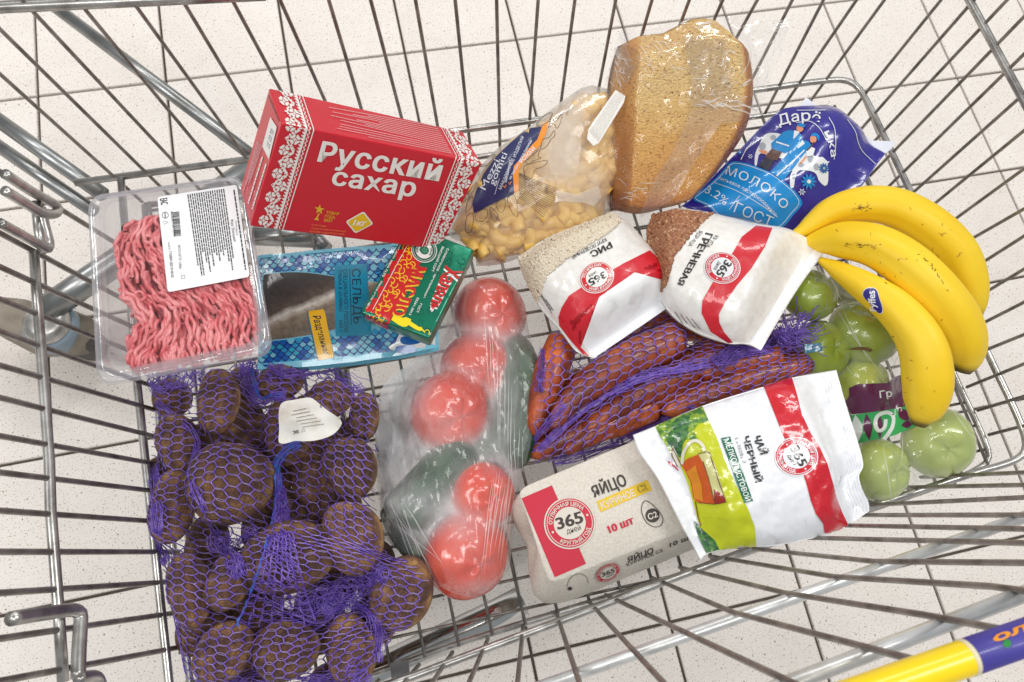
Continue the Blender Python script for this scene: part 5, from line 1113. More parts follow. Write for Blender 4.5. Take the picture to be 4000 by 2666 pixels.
def loaf_prof(u, v):
    """flat pale side facing out, domed crust on the right, the bottom crust turned away on the left, the far end falling back"""
    r_ = np.sqrt(np.clip(1 - (np.clip(u - 0.80, 0, 1) / 0.20) ** 2, 0, 1)); l_ = np.clip(0.25 + 0.75 * u / 0.13, 0, 1); t_ = np.clip(0.42 + 0.58 * v / 0.115, 0, 1); b_ = np.clip((1 - v) / 0.05, 0, 1) ** 0.5
    return r_ * np.minimum(l_, t_) * (0.15 + 0.85 * b_) * np.clip(u / 0.01, 0, 1) ** 0.5
bag_r = thing('bread_bag', 'clear crackling film bag with a loose gathered corner around the loaf', 'bread bag', loaf_c - np.array([0, 0, 0.06]))
tmp = bpy.data.objects.new('bread_loaf', None); tmp.location = loaf_c; COL.objects.link(tmp)
lo_, lup = pillow('bread_loaf', 'B', LA, LB, LC, LD, bpl2, 0.034, 0.055, crust(), tmp, nu, nv, prof=loaf_prof, seed=31, wr=0.0022, wcells=(4, 5))
lo_.parent = None; lo_.location = loaf_c; bpy.data.objects.remove(tmp)
tag(lo_, 'brown tin loaf of bread with a porous pale side', 'bread loaf')
at_ = lo_.data.attributes.new('crust', 'FLOAT', 'POINT'); u = np.linspace(0, 1, nu)[:, None] + np.zeros((1, nv)); v = np.linspace(0, 1, nv)[None] + np.zeros((nu, 1))
cr = np.clip(0.0 + 0.30 * sstep(0.28, 0.8, v) + 0.62 * sstep(0.84, 0.91, u) + 0.30 * sstep(0.84, 0.97, v) + 0.30 * (1 - sstep(0.09, 0.15, u)) + 0.06 * (1 - sstep(0.08, 0.13, v)), 0, 1).reshape(-1); at_.data.foreach_set('value', np.r_[cr, np.full(nu * nv, 0.7)])
ls = bvh(lo_)
cl = film_mat('bread_film', 0.035, (255, 250, 244), 0.10, (34, 0.3, 0.004), 1.42, 0.8, facet=0.16, attr=True, cap=0.12)
bfilm, _ = drape('film', 'B', [(150, 270), (215, 128), (360, 140), (640, 66), (850, 44), (1010, 32), (1160, 60), (1380, 62), (1515, 50)], [(106, 1520), (310, 1532), (520, 1470), (700, 1380), (900, 1160)],
      [(150, 270), (75, 590), (72, 700), (74, 860), (76, 1200), (84, 1400), (106, 1520)], [(1515, 50), (1450, 170), (1420, 300), (1330, 520), (1250, 740), (1130, 900), (1020, 1040), (900, 1160)],
      bpl2, ls, cl, bag_r, 110, 110, 0.0016, 40, 0.0026, (9, 9), 41, floor=-0.012)
set_milk(bfilm, lambda p: 0.03 + 0.07 * (p[:, 0] > 1735) + 0.05 * np.exp(-((p[:, 1] - 150) / 60) ** 2))
cl2 = film_mat('bread_film_fold', 0.13, (255, 250, 246), 0.04, (46, 0.6, 0.008), 1.5, 1.5, facet=0.7, cap=0.35)
def film_patch(name, k, quad, surf, material, parent, off, cell=8):
    return poly(name, V(k, quad), surf, material, parent, off, cell)
film_patch('fold', 'B', [(650, 195), (960, 215), (1000, 430), (1010, 600), (1115, 690), (1010, 715), (705, 728), (672, 640), (705, 560), (668, 380)], ls, cl2, bag_r, 12)
film_patch('fold', 'B', [(705, 732), (1010, 718), (1100, 700), (1060, 830), (920, 850), (700, 1180), (580, 1400), (520, 1440), (310, 1528), (430, 1250), (560, 1060), (640, 880)], ls, film_mat('bread_film_grey', 0.16, (232, 224, 228), 0.12, (16, 0.3, 0.006), 1.4, 0.8), bag_r, 14)
film_patch('fold', 'B', [(150, 300), (205, 180), (300, 430), (240, 560), (200, 470)], ls, cl2, bag_r, 12)
# film highlights painted on as white streaks along its creases
r = rl(14); sharp = mat('crease_shine', (255, 255, 255), 0.12, coat=1.0)
def creases(k, region, surf, parent, n, L, seed, w=0.8, lift=14, ang=None, m_=None):
    r = rl(seed); P = np.array(region, float); lo, hi = P.min(0), P.max(0); c = 0; t = 0
    while c < n and t < n * 20:
        t += 1; p = np.array((r.uniform(lo[0], hi[0]), r.uniform(lo[1], hi[1])))
        if not in_poly(p[None], P)[0]: continue
        a = r.uniform(0, 6.28) if ang is None else ang + r.uniform(-0.35, 0.35); l = L * r.uniform(0.4, 1.2); q = [p]; 
        for s_ in range(4): a += r.uniform(-0.3, 0.3); q.append(q[-1] + l / 4 * np.array((math.cos(a), math.sin(a))))
        pts = V(k, smooth_path(np.array(q), 14)); ww = w * np.sin(np.linspace(0.15, 3.0, 14)); T = np.gradient(pts, axis=0); T /= np.linalg.norm(T, axis=1)[:, None]; nn = np.stack([-T[:, 1], T[:, 0]], 1) * ww[:, None]
        band('crease_streak', pts + nn, pts - nn, surf, m_ or sharp, parent, lift); c += 1

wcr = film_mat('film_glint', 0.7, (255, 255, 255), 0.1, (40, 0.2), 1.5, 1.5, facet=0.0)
bfs = bvh(bfilm)
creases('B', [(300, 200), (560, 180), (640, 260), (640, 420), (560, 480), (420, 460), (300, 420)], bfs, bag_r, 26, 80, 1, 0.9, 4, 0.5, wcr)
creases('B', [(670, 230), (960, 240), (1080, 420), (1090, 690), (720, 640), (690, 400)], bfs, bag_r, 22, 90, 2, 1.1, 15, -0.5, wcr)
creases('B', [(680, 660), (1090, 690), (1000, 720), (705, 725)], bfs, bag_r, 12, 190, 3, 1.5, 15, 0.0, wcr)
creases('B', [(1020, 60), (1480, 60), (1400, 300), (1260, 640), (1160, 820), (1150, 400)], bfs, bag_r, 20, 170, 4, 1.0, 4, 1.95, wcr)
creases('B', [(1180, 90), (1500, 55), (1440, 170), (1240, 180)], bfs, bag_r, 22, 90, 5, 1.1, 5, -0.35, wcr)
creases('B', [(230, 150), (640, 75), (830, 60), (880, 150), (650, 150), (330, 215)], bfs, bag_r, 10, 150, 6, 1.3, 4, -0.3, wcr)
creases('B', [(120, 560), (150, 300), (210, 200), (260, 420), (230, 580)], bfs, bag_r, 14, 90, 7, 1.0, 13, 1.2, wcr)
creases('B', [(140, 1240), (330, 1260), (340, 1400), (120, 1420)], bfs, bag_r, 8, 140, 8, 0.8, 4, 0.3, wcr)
# ---------------------------------------------------------------- pasta
pasta = thing('pasta_bag', 'cloudy clear bag of elbow pasta with a navy and orange label', 'pasta bag', (0.93, -0.49, 0.37))
ppl = tplane(V('P', [(700, 850)])[0], 0.402, 0.10, 0.42)
PA = [(0, 1215), (140, 950), (280, 690), (450, 520), (640, 400), (840, 240), (1000, 120), (1110, 48), (1200, 30)]; PBb = [(235, 1525), (420, 1512), (700, 1425), (1000, 1335), (1280, 1240)]
PC = [(0, 1215), (25, 1290), (130, 1335), (222, 1420), (235, 1525)]; PD = [(1200, 30), (1310, 58), (1440, 110), (1478, 250), (1462, 520), (1442, 720), (1345, 920), (1335, 1080), (1280, 1240)]
def pasta_prof(u, v): return (np.clip(1 - np.abs(2 * u - 1) ** 2.6, 0, 1) ** 0.6) * (np.clip(1 - np.abs(2 * v - 1) ** 3.0, 0, 1) ** 0.6)
def patch_surface(k, A, B, C_, D, pl, T, prof, nu, nv, seed, wr, wc):
    G = coons(on_p(pl, k, A), on_p(pl, k, B), on_p(pl, k, C_), on_p(pl, k, D), nu, nv); u = np.linspace(0, 1, nu)[:, None]; v = np.linspace(0, 1, nv)[None]; n = pl[1] if pl[1][2] > 0 else -pl[1]
    return G + n * (T * prof(u, v) + wr * vnoise((nu, nv), wc, seed, 4))[..., None], n
SP, pn = patch_surface('P', PA, PBb, PC, PD, ppl, 0.030, pasta_prof, 90, 80, 51, 0.0022, (4, 3))
pg = mat('pasta_bag_lower', (214, 172, 96), 0.55, coat=0.2, var=(60, (176, 130, 62), 0.4, 0.65))
lower, _n = patch_surface('P', PA, PBb, PC, PD, ppl, -0.035, pasta_prof, 40, 36, 52, 0.001, (4, 4))
obj('bag_back', lower.reshape(-1, 3), grid_faces(40, 36), film_mat('pasta_back', 0.5, (240, 232, 220), 0.2, (20, 0.3)), pasta)
inner, _n = patch_surface('P', [(30, 1215), (160, 970), (300, 720), (460, 550), (650, 430), (850, 270), (1110, 90)], [(250, 1500), (700, 1400), (1260, 1220)], [(30, 1215), (140, 1320), (250, 1500)], [(1110, 90), (1400, 180), (1430, 520), (1320, 920), (1260, 1220)], ppl, 0.016, pasta_prof, 50, 46, 53, 0.004, (9, 8))
obj('pasta_bed', inner.reshape(-1, 3), grid_faces(50, 46), pg, pasta)
# elbows: real bent tubes just under the film
def elbow_mesh():
    t = np.linspace(0, math.pi * 0.85, 9); path = np.stack([0.0078 * np.cos(t), 0.0078 * np.sin(t), 0 * t], 1); path = path - path.mean(0)
    v, f = tube(path, 0.0058, 12, False); vi, fi = tube(path, 0.0042, 12, False); n = len(v)
    F = [tuple(q) for q in f] + [tuple(i + n for i in q)[::-1] for q in fi]
    for s_ in (0, 8 * 12): F += [(s_ + j, s_ + (j + 1) % 12, n + s_ + (j + 1) % 12, n + s_ + j) for j in range(12)]
    me = bpy.data.meshes.new('elbow_pasta'); me.from_pydata(np.vstack([v, vi]).tolist(), [], F); me.shade_smooth()
    me.materials.append(mat('pasta_dough', (240, 198, 104), 0.42, coat=0.25, bump=(700, 0.12, 0.0006), var=(60, (220, 168, 72), 0.4, 0.65), sss=0.08)); return me
em = elbow_mesh(); r = rl(61); ne = 0
ibv = BVHTree.FromPolygons(inner.reshape(-1, 3).tolist(), grid_faces(50, 46))
pin = [(70, 1215), (240, 900), (640, 520), (1000, 250), (1180, 130), (1330, 300), (1390, 560), (1300, 900), (1240, 1180), (900, 1300), (500, 1430), (270, 1430)]
placed = []
while ne < 120:
    p = np.array((r.uniform(40, 1420), r.uniform(120, 1480)))
    if not in_poly(p[None], np.array(pin, float))[0] or any(np.hypot(*(p - q)) < 62 for q in placed):
        if r.random() < 0.0004: break
        continue
    placed.append(p); q = at(V('P', [p]), ppl)[0]; h = ibv.ray_cast(Vector(q) + Vector(pn) * 0.3, -Vector(pn))
    if h[0] is None: continue
    o = bpy.data.objects.new('elbow_pasta', em); o.scale = [r.uniform(1.1, 1.32)] * 3; o.location = h[0] + Vector(pn) * r.uniform(-0.006, -0.001); o.rotation_euler = (r.uniform(0.0, 0.8), r.uniform(-0.4, 0.4), r.uniform(0, 6.28)); COL.objects.link(o)
    tag(o, 'pale yellow elbow macaroni inside the cloudy bag', 'pasta', 'elbow pasta in the cloudy bag'); ne += 1
film = obj('film', SP.reshape(-1, 3), grid_faces(90, 80), film_mat('pasta_film', 0.34, (252, 248, 240), 0.14, (22, 0.34, 0.006), 1.42, 1.0, attr=True, facet=0.18), pasta)
def pmilk(p):
    q = np.stack([p[:, 0] * 1.7, p[:, 1] * 1.7], 1); x = (q[:, 0] - 1750) * 2.1187; y = (q[:, 1] - 320) * 2.1187
    g_ = lambda cx, cy, sx, sy: np.exp(-((x - cx) / sx) ** 2 - ((y - cy) / sy) ** 2)
    return 0.20 + 0.62 * g_(980, 400, 230, 340) + 0.35 * g_(1220, 900, 90, 160) + 0.25 * g_(150, 1000, 150, 260) + 0.25 * g_(1050, 760, 260, 130) + 0.3 * g_(300, 1480, 120, 60)
set_milk(film, pmilk)
ps = bvh(film); PI = lambda c: ink(c, 'pasta'); Pp = lambda pts: V('P', pts); CP = 5
poly('navy_label', Pp([(780, 375), (740, 480), (690, 530), (600, 640), (545, 700), (538, 780), (548, 925), (330, 1030), (215, 1092), (205, 1010), (236, 900), (296, 765), (396, 625), (512, 512), (632, 408), (690, 384)]), ps, PI((36, 42, 92)), pasta, 2, CP)
poly('orange_label', Pp([(835, 320), (805, 440), (770, 520), (690, 600), (620, 670), (586, 730), (583, 900), (548, 926), (538, 780), (545, 700), (600, 640), (690, 530), (740, 480), (780, 375)]), ps, PI((242, 146, 36)), pasta, 2, CP)
pwh = PI((226, 230, 240)); por = PI((240, 140, 50)); pk = PI((54, 46, 44))
for s_, a, b, h, bo in (('Mezzi', (310, 900), (432, 662), 15, 0.0), ('gomiti', (382, 862), (494, 602), 14, 0.0), ('МАКАРОННЫЕ ИЗДЕЛИЯ', (442, 895), (632, 462), 6.8, 0.0), ('ВЫСШИЙ СОРТ', (486, 835), (528, 650), 4.6, 0.02), ('ИЗ ТВЕРДЫХ СОРТОВ ПШЕНИЦЫ', (520, 812), (698, 490), 4.6, 0.02), ('РОЖКИ', (612, 678), (726, 562), 9.5, 0.02)):
    line_text(s_, Pp([a])[0], Pp([b])[0], h, ps, pwh, pasta, bold=bo, layer=3, cell=CP)
line_text('500 г', Pp([(988, 280)])[0], Pp([(1012, 208)])[0], 4.5, ps, pk, pasta, bold=0.01, layer=3, cell=CP)
for c in ((470, 880), (512, 852)): stroke('tick_print', Pp([(c[0] - 10, c[1] - 18), (c[0], c[1]), (c[0] + 12, c[1] - 26)]), 2.2, ps, por, pasta, 3)
stroke('label_line', Pp(resample([(388, 935), (428, 800)], 6)), 0.8, ps, pwh, pasta, 3)
# sketched pasta shapes
r = rl(71)
for i in range(16):
    a = np.array((588, 760 + i * 10.)); b = np.array((870 + r.uniform(-60, 20), 880 + i * 13.)); b = np.array((890 - max(0, i - 6) * 11, 880 + i * 16.)); stroke('sketch_print', Pp(resample([a + np.array((0, i * 3)), b], 14)), 1.0, ps, pk, pasta, 2, CP)
def sketch(pts, closed=True, w=1.1): stroke('sketch_print', Pp(smooth_path(pts, 34, closed)), w, ps, pk, pasta, 2, CP, closed)
sketch([(830, 380), (860, 300), (890, 330), (945, 265), (930, 340), (900, 390), (880, 350)]); sketch([(770, 560), (785, 480), (840, 460), (880, 400), (882, 450), (850, 480), (820, 530)])
sketch([(640, 660), (690, 620), (760, 560), (745, 620), (775, 632), (700, 660), (670, 680)]); sketch([(625, 720), (650, 690), (820, 650), (790, 700), (720, 730), (690, 800), (650, 810)])
sketch([(145, 1230), (160, 1110), (205, 1090), (212, 1150), (190, 1240)]); sketch([(230, 1100), (300, 1050), (330, 1090), (300, 1150), (240, 1150)]); sketch([(350, 1040), (400, 1080), (415, 1105), (390, 1160), (360, 1110)])
sketch([(400, 1010), (465, 965), (470, 1050), (430, 1080)]); sketch([(490, 970), (550, 940), (580, 1080), (560, 1115), (520, 1060)]); sketch([(150, 1080), (165, 990), (205, 950), (200, 1030)]); sketch([(735, 350), (800, 280), (865, 262), (830, 330), (760, 370)])
sketch([(280, 700), (310, 640), (390, 600), (330, 690)]); sketch([(130, 1000), (180, 900), (245, 830), (200, 920)])
# heat-sealed fin
flapm = mat('seal_fin', (238, 234, 228), 0.4, coat=0.4, bump=(260, 0.3, 0.002))
flap([(1388, 68), (1468, 118), (1455, 172), (1250, 505), (1204, 530), (1150, 470), (1162, 395), (1194, 340)], (ppl[0] + pn * 0.036, ppl[1]), pasta, 'P', 'seal_fin', flapm)
for q in np.linspace(0.15, 0.85, 7):
    a = np.array((1388, 68)) * (1 - q) + np.array((1468, 118)) * q; b = np.array((1162, 395)) * (1 - q) + np.array((1250, 505)) * q
    rr_ = at(V('P', resample([a, b], 8)), (ppl[0] + pn * 0.0364, ppl[1])); v_, f_ = tube(rr_, 0.0004, 5); obj('seal_rib', v_, f_, flapm, pasta)
poly('film_fold', Pp([(900, 900), (1060, 930), (1240, 860), (1260, 960), (1200, 1030), (1120, 1000), (960, 990), (880, 1000)]), ps, film_mat('pasta_fold', 0.55, (255, 252, 248), 0.12, (20, 0.4, 0.006), 1.42, 1.0), pasta, 5, CP)
poly('film_fold', Pp([(860, 770), (1050, 790), (1080, 700), (1120, 300), (1160, 160), (1230, 60), (1130, 50), (960, 200), (900, 450), (820, 650)]), ps, film_mat('pasta_fold_soft', 0.25, (252, 246, 238), 0.2, (14, 0.3, 0.006), 1.42, 0.8), pasta, 4, CP)
# ---------------------------------------------------------------- fruit and vegetables
def at_local(v): return v
def lump_mesh(name, seed, material, amp=0.10, n=22, elong=1.0):
    """potato-like closed body, unit size"""
    g = np.random.default_rng(seed); nu, nv = n, n * 2; D = g.normal(size=(7, 3)); D /= np.linalg.norm(D, axis=1)[:, None]; Aa = g.uniform(-1, 1, 7); vs = []
    th = np.linspace(0, math.pi, nu); ph = np.linspace(0, 2 * math.pi, nv, endpoint=False)
    P = np.stack([np.sin(th)[:, None] * np.cos(ph)[None], np.sin(th)[:, None] * np.sin(ph)[None], np.cos(th)[:, None] + 0 * ph[None]], -1)
    r = 1 + amp * sum(a * np.cos(2.1 * (P @ d) + k) for k, (a, d) in enumerate(zip(Aa, D))) / 2; P = P * r[..., None]
    f = [(i * nv + j, (i + 1) * nv + j, (i + 1) * nv + (j + 1) % nv, i * nv + (j + 1) % nv) for i in range(nu - 1) for j in range(nv)]
    me = bpy.data.meshes.new(name); me.from_pydata(P.reshape(-1, 3).tolist(), [], f); me.shade_smooth(); me.materials.append(material); return me
def potato_mat():
    m, t, N, L, B = nodes('potato_skin'); v = coord(t); oi = N.new('ShaderNodeObjectInfo')
    n1 = add_noise(t, 1.7, 7, vec=v, rough=0.68); n2 = add_noise(t, 22, 3, vec=v); n3 = add_noise(t, 14, 5, vec=v)
    col = ramp(t, n1.outputs[0], [(0.34, lin((86, 62, 56))), (0.45, lin((118, 86, 74))), (0.56, lin((156, 114, 82))), (0.68, lin((206, 164, 104)))])
    sp = ramp(t, n2.outputs[0], [(0.27, (1, 1, 1)), (0.33, (0, 0, 0))]); mx = N.new('ShaderNodeMix'); mx.data_type = 'RGBA'; L.new(sp, mx.inputs[0]); L.new(col, mx.inputs[6]); mx.inputs[7].default_value = lin((62, 44, 36))
    hv = N.new('ShaderNodeHueSaturation'); mr = N.new('ShaderNodeMapRange'); mr.inputs[3].default_value = 0.62; mr.inputs[4].default_value = 1.0; L.new(oi.outputs['Random'], mr.inputs[0]); L.new(mr.outputs[0], hv.inputs['Value']); L.new(mx.outputs[2], hv.inputs['Color'])
    L.new(hv.outputs[0], B.inputs['Base Color']); B.inputs['Roughness'].default_value = 0.55; B.inputs['Specular IOR Level'].default_value = 0.35
    b = N.new('ShaderNodeBump'); b.inputs['Strength'].default_value = 0.5; b.inputs['Distance'].default_value = 0.05; L.new(n3.outputs[0], b.inputs['Height']); L.new(b.outputs[0], B.inputs['Normal']); return m
pm = potato_mat(); plumps = [lump_mesh('potato', 100 + k, pm, 0.22) for k in range(6)]
POT = [((365, 205), 108, 140, 0, .405, 'brown potato at the top left of the purple net, below the meat tray'), ((168, 400), 100, 145, 0, .385, 'brown potato against the left rail beside the large pale potato'), ((150, 725), 112, 165, 5, .385, 'upright brown potato against the left rail, under the pale one'),
       ((435, 580), 195, 205, 0, .410, 'largest potato with a pale scraped patch on top'), ((690, 330), 120, 150, 10, .380, 'dark potato beneath the torn white tag'), ((675, 110), 95, 75, 0, .372, 'small dark potato under the edge of the fish pack'),
       ((900, 200), 125, 85, 10, .375, 'reddish dark potato at the top right of the net'), ((1005, 520), 125, 150, 0, .400, 'yellow-brown potato right of the tag, beside the plastic bag'), ((1085, 285), 75, 105, 0, .378, 'narrow potato squeezed against the plastic bag at the top right'),
       ((1025, 845), 135, 180, -8, .402, 'tall yellow-brown potato beside the plastic bag'), ((790, 560), 90, 120, 0, .350, 'deep shaded potato right of the net seam'), ((715, 960), 200, 150, 0, .405, 'broad potato with a curled peel crossed by the net seam'),
       ((415, 1080), 120, 120, 20, .388, 'mottled potato left of the lower end of the net seam'), ((225, 1115), 110, 190, -6, .376, 'long dark potato along the left rail near the bottom'), ((405, 1430), 150, 125, 0, .385, 'brown potato in the bottom left corner of the net'),
       ((705, 1400), 150, 140, 0, .388, 'brown potato in the middle of the bottom row of the net'), ((990, 1400), 128, 150, 0, .378, 'dark potato third along the bottom row of the net'), ((1265, 1140), 125, 155, 35, .383, 'potato at the right corner of the net below the tomatoes'),
       ((560, 820), 90, 90, 0, .352, 'half hidden potato deep below the dense fold of net'), ((860, 1190), 120, 90, 0, .352, 'buried potato under the bunched purple netting')]
for c, rx, ry in (((560, 400), 90, 110), ((310, 420), 90, 110), ((640, 720), 100, 110), ((900, 400), 100, 100), ((880, 740), 100, 120), ((560, 1190), 110, 110), ((320, 900), 100, 110), ((110, 560), 80, 90), ((330, 1280), 110, 100), ((850, 1290), 110, 100), ((1120, 1010), 100, 100), ((1120, 1270), 100, 100), ((500, 320), 90, 100), ((250, 560), 80, 100), ((630, 560), 80, 90), ((950, 700), 90, 80), ((620, 860), 90, 90), ((930, 1090), 100, 90), ((330, 1180), 90, 90), ((620, 1270), 90, 80), ((500, 1230), 80, 80), ((170, 560), 80, 80), ((1000, 380), 80, 70), ((800, 460), 80, 80), ((1160, 1150), 80, 90), ((250, 1330), 70, 90), ((900, 1560), 100, 70), ((560, 1560), 100, 70),  ((760, 760), 90, 90), ((560, 1400), 90, 110), ((800, 290), 90, 90), ((150, 180), 80, 90), ((480, 120), 80, 80)):
    POT.append((c, rx * 1.1, ry * 1.1, 0, .338, None))
potatoes = []
r = rl(80)
for i, (c, rx, ry, ang, z, lab) in enumerate(POT):
    p = at(V('O', [c]), z - 0.012)[0]; s = abs(at(V('O', [(c[0] + 100, c[1])]), z)[0, 0] - at(V('O', [c]), z)[0, 0]) / 100
    o = bpy.data.objects.new('potato', plumps[i % 6]); a, b = rx * s, ry * s; h = min(a, b) * 0.86
    zc = max(z - h * 0.75, ZF + 0.004 + h * 0.98); p = at(V('O', [c]), zc + h * 0.25)[0]; p[2] = zc
    o.scale = (a * 1.13, b * 1.13, h * 1.04); o.rotation_euler = (r.uniform(-.15, .15), r.uniform(-.15, .15), math.radians(-ang)); o.location = p; COL.objects.link(o); tag(o, lab or 'shaded potato deep under the upper potatoes in the purple net', 'potato', 'potatoes in the purple net' if lab else 'buried potatoes in the purple net'); potatoes.append(o)

# ---------------------------------------------------------------- purple nets
purple = mat('purple_net', (104, 74, 182), 0.4, coat=0.25, var=(160, (150, 118, 212), 0.4, 0.66)); thread = mat('net_thread', (150, 122, 200), 0.4, coat=0.3, var=(160, (186, 168, 222), 0.4, 0.66)); purpled = mat('purple_net_dark', (84, 56, 148), 0.45, coat=0.2, var=(160, (130, 98, 196), 0.4, 0.66)); bluep = mat('blue_net_seam', (70, 120, 214), 0.4, coat=0.2, var=(200, (96, 74, 196), 0.42, 0.6))
class Sheet:
    def __init__(s, S, n): s.S = S; s.n = n; s.nu, s.nv = S.shape[:2]; s.px = project(S)
    def __call__(s, u, v, lift=0.0):
        x = np.clip(u, 0, 1) * (s.nu - 1); y = np.clip(v, 0, 1) * (s.nv - 1); i = np.minimum(x.astype(int), s.nu - 2); j = np.minimum(y.astype(int), s.nv - 2); fx = (x - i)[..., None]; fy = (y - j)[..., None]
        return s.S[i, j] * (1 - fx) * (1 - fy) + s.S[i + 1, j] * fx * (1 - fy) + s.S[i, j + 1] * (1 - fx) * fy + s.S[i + 1, j + 1] * fx * fy + s.n * np.asarray(lift)[..., None]
    def find(s, p):
        d = np.hypot(s.px[..., 0] - p[0], s.px[..., 1] - p[1]); k = np.unravel_index(d.argmin(), d.shape); return k[0] / (s.nu - 1), k[1] / (s.nv - 1)
def knit(sheet, nchain, nrow, parent, seed, rc=0.00062, rx=0.00030, keep=None, warp=0.010, zig=0.30):
    """knitted net: zigzag chains running along v, joined by thin doubled cross threads"""
    g = np.random.default_rng(seed); wu = vnoise((64, 64), (6, 6), seed, 3); wv = vnoise((64, 64), (6, 6), seed + 1, 3)
    def W(u, v):
        i = np.clip((u * 63).astype(int), 0, 63); j = np.clip((v * 63).astype(int), 0, 63); return u + warp * wu[i, j], v + warp * wv[i, j]
    ch, cr, k_ = [], [], None
    rows = np.arange(nrow * 2 + 1)
    node = {}
    for c in range(nchain + 1):
        off = (rows % 2) * 2 - 1; side = off * (1 if c % 2 else -1); u = (c + zig * 0.5 * side) / nchain; v = rows / (nrow * 2.0)
        u = u + g.normal(0, 0.05 / nchain, len(rows)); u, v = W(u, v); node[c] = (u, v)
        for a in range(0, len(rows) - 2, 2): ch.append((u[a:a + 3], v[a:a + 3]))
        if c:
            u0, v0 = node[c - 1]
            for q in rows:
                s0 = (q % 2) * 2 - 1
                if (s0 * (1 if (c - 1) % 2 else -1)) > 0:
                    for dv in (-0.10, 0.10):
                        e = dv / (nrow * 2.0); m = g.normal(0, 0.12 / (nrow * 2), 1)[0]; cr.append((np.array([u0[q], (u0[q] + u[q]) / 2, u[q]]), np.array([v0[q] + e, (v0[q] + v[q]) / 2 + m + e, v[q] + e])))
    def mk(L, rad, lift):
        U = np.array([a for a, b in L]); Vv = np.array([b for a, b in L]); ok = (U.min(1) > 0) & (U.max(1) < 1) & (Vv.min(1) > 0) & (Vv.max(1) < 1)
        if keep is not None: ok &= keep(U.mean(1), Vv.mean(1), g)
        U, Vv = U[ok], Vv[ok]; t = np.linspace(0, 2, 5); i0 = np.minimum(t.astype(int), 1); f = t - i0; U = U[:, i0] * (1 - f) + U[:, i0 + 1] * f; Vv = Vv[:, i0] * (1 - f) + Vv[:, i0 + 1] * f
        return many_tubes(sheet(U, Vv, np.full(U.shape, lift)), rad, 4)
    v, f = mk(ch, rc, 0.0006); o = obj('net_cords', v, f, purple, parent); o['kind'] = 'stuff'; v, f = mk(cr, rx, 0.0004); o = obj('net_threads', v, f, thread, parent); o['kind'] = 'stuff'
def bundle(sheet, k, pts, n, spread, parent, material, seed, r=0.00034, lift=0.001, name='net_fold', wob=0.5, cross=0, seg=26):
    """loose bundle of strands gathered along a line"""
    g = np.random.default_rng(seed); P = smooth_path(V(k, pts), seg); uv = np.array([sheet.find(p) for p in P]); L = []
    base = sheet(uv[:, 0], uv[:, 1], np.full(seg, lift)); kern = np.ones(5) / 5
    for a in range(3): base[:, a] = np.convolve(np.pad(base[:, a], 2, mode='edge'), kern, 'valid')
    T = np.gradient(base, axis=0); T /= np.linalg.norm(T, axis=1)[:, None] + 1e-9; N = np.cross(T, sheet.n)
    sp = np.interp(np.linspace(0, 1, seg), np.linspace(0, 1, len(np.atleast_1d(spread))), np.atleast_1d(spread))
    for q in range(n):
        o = g.uniform(-1, 1); w = vnoise((seg, 2), (5, 1), seed * 100 + q, 2)[:, 0] * wob; h = g.uniform(0, 1) * 0.5 * sp + np.abs(vnoise((seg, 2), (6, 1), seed * 77 + q, 2)[:, 0]) * sp * 0.4
        L.append(base + N * ((o + w) * sp)[:, None] + sheet.n * h[:, None])
    v, f = many_tubes(np.array(L), r, 4); A = Acc().add(v, f)
    if cross:
        C = []
        for q in range(cross):
            i = g.integers(1, seg - 2); a, b = g.uniform(-1, 1, 2); C.append(np.stack([base[i] + N[i] * a * sp[i], base[i] + N[i] * (a + b) / 2 * sp[i] + T[i] * g.uniform(-.3, .3) * sp[i] + sheet.n * sp[i] * 0.4, base[min(seg - 1, i + 1)] + N[i] * b * sp[i] + T[i] * g.uniform(-.5, .5) * sp[i]]))
        v, f = many_tubes(np.array(C), r * 0.8, 4); A.add(v, f)
    o = A.build(name, material, parent); o['kind'] = 'stuff'; return o
pb = bvh(*potatoes); zpl = zplane(ZF + 0.012)
pnet = thing('potato_net', 'purple net sack of potatoes with a torn white tag in the near left corner', 'net sack', (0.58, -0.82, ZF))
NA = [(15, 75), (250, 60), (480, 10), (700, 25), (900, 60), (1165, 195)]; NB = [(215, 1460), (250, 1590), (600, 1640), (1000, 1620), (1120, 1590)]; NC = [(15, 75), (50, 300), (22, 700), (95, 1000), (150, 1250), (215, 1460)]
ND = [(1165, 195), (1150, 500), (1165, 900), (1330, 1010), (1405, 1110), (1350, 1250), (1180, 1400), (1120, 1590)]
_, SN = drape(None, 'O', NA, NB, NC, ND, zplane(0.345), pb, None, None, 120, 130, 0.0014, 10, 0.0015, (9, 9), 91, floor=-0.004)
sn = Sheet(SN, np.array([0, 0, 1.0]))
knit(sn, 23, 42, pnet, 3, rc=0.00066, rx=0.00024, warp=0.024, zig=0.36)
bundle(sn, 'O', [(520, 15), (535, 90), (560, 180), (590, 225), (650, 190), (720, 185)], 26, [0.010, 0.012, 0.010, 0.007, 0.006], pnet, purple, 5, cross=140, lift=0.004)
bundle(sn, 'O', [(545, 20), (560, 110), (590, 200), (640, 185), (700, 180)], 5, 0.003, pnet, bluep, 6, lift=0.008)
bundle(sn, 'O', [(785, 405), (720, 440), (665, 500), (650, 560), (665, 650), (690, 760)], 14, [0.005, 0.004, 0.004, 0.006, 0.009], pnet, bluep, 7, cross=40, lift=0.004)
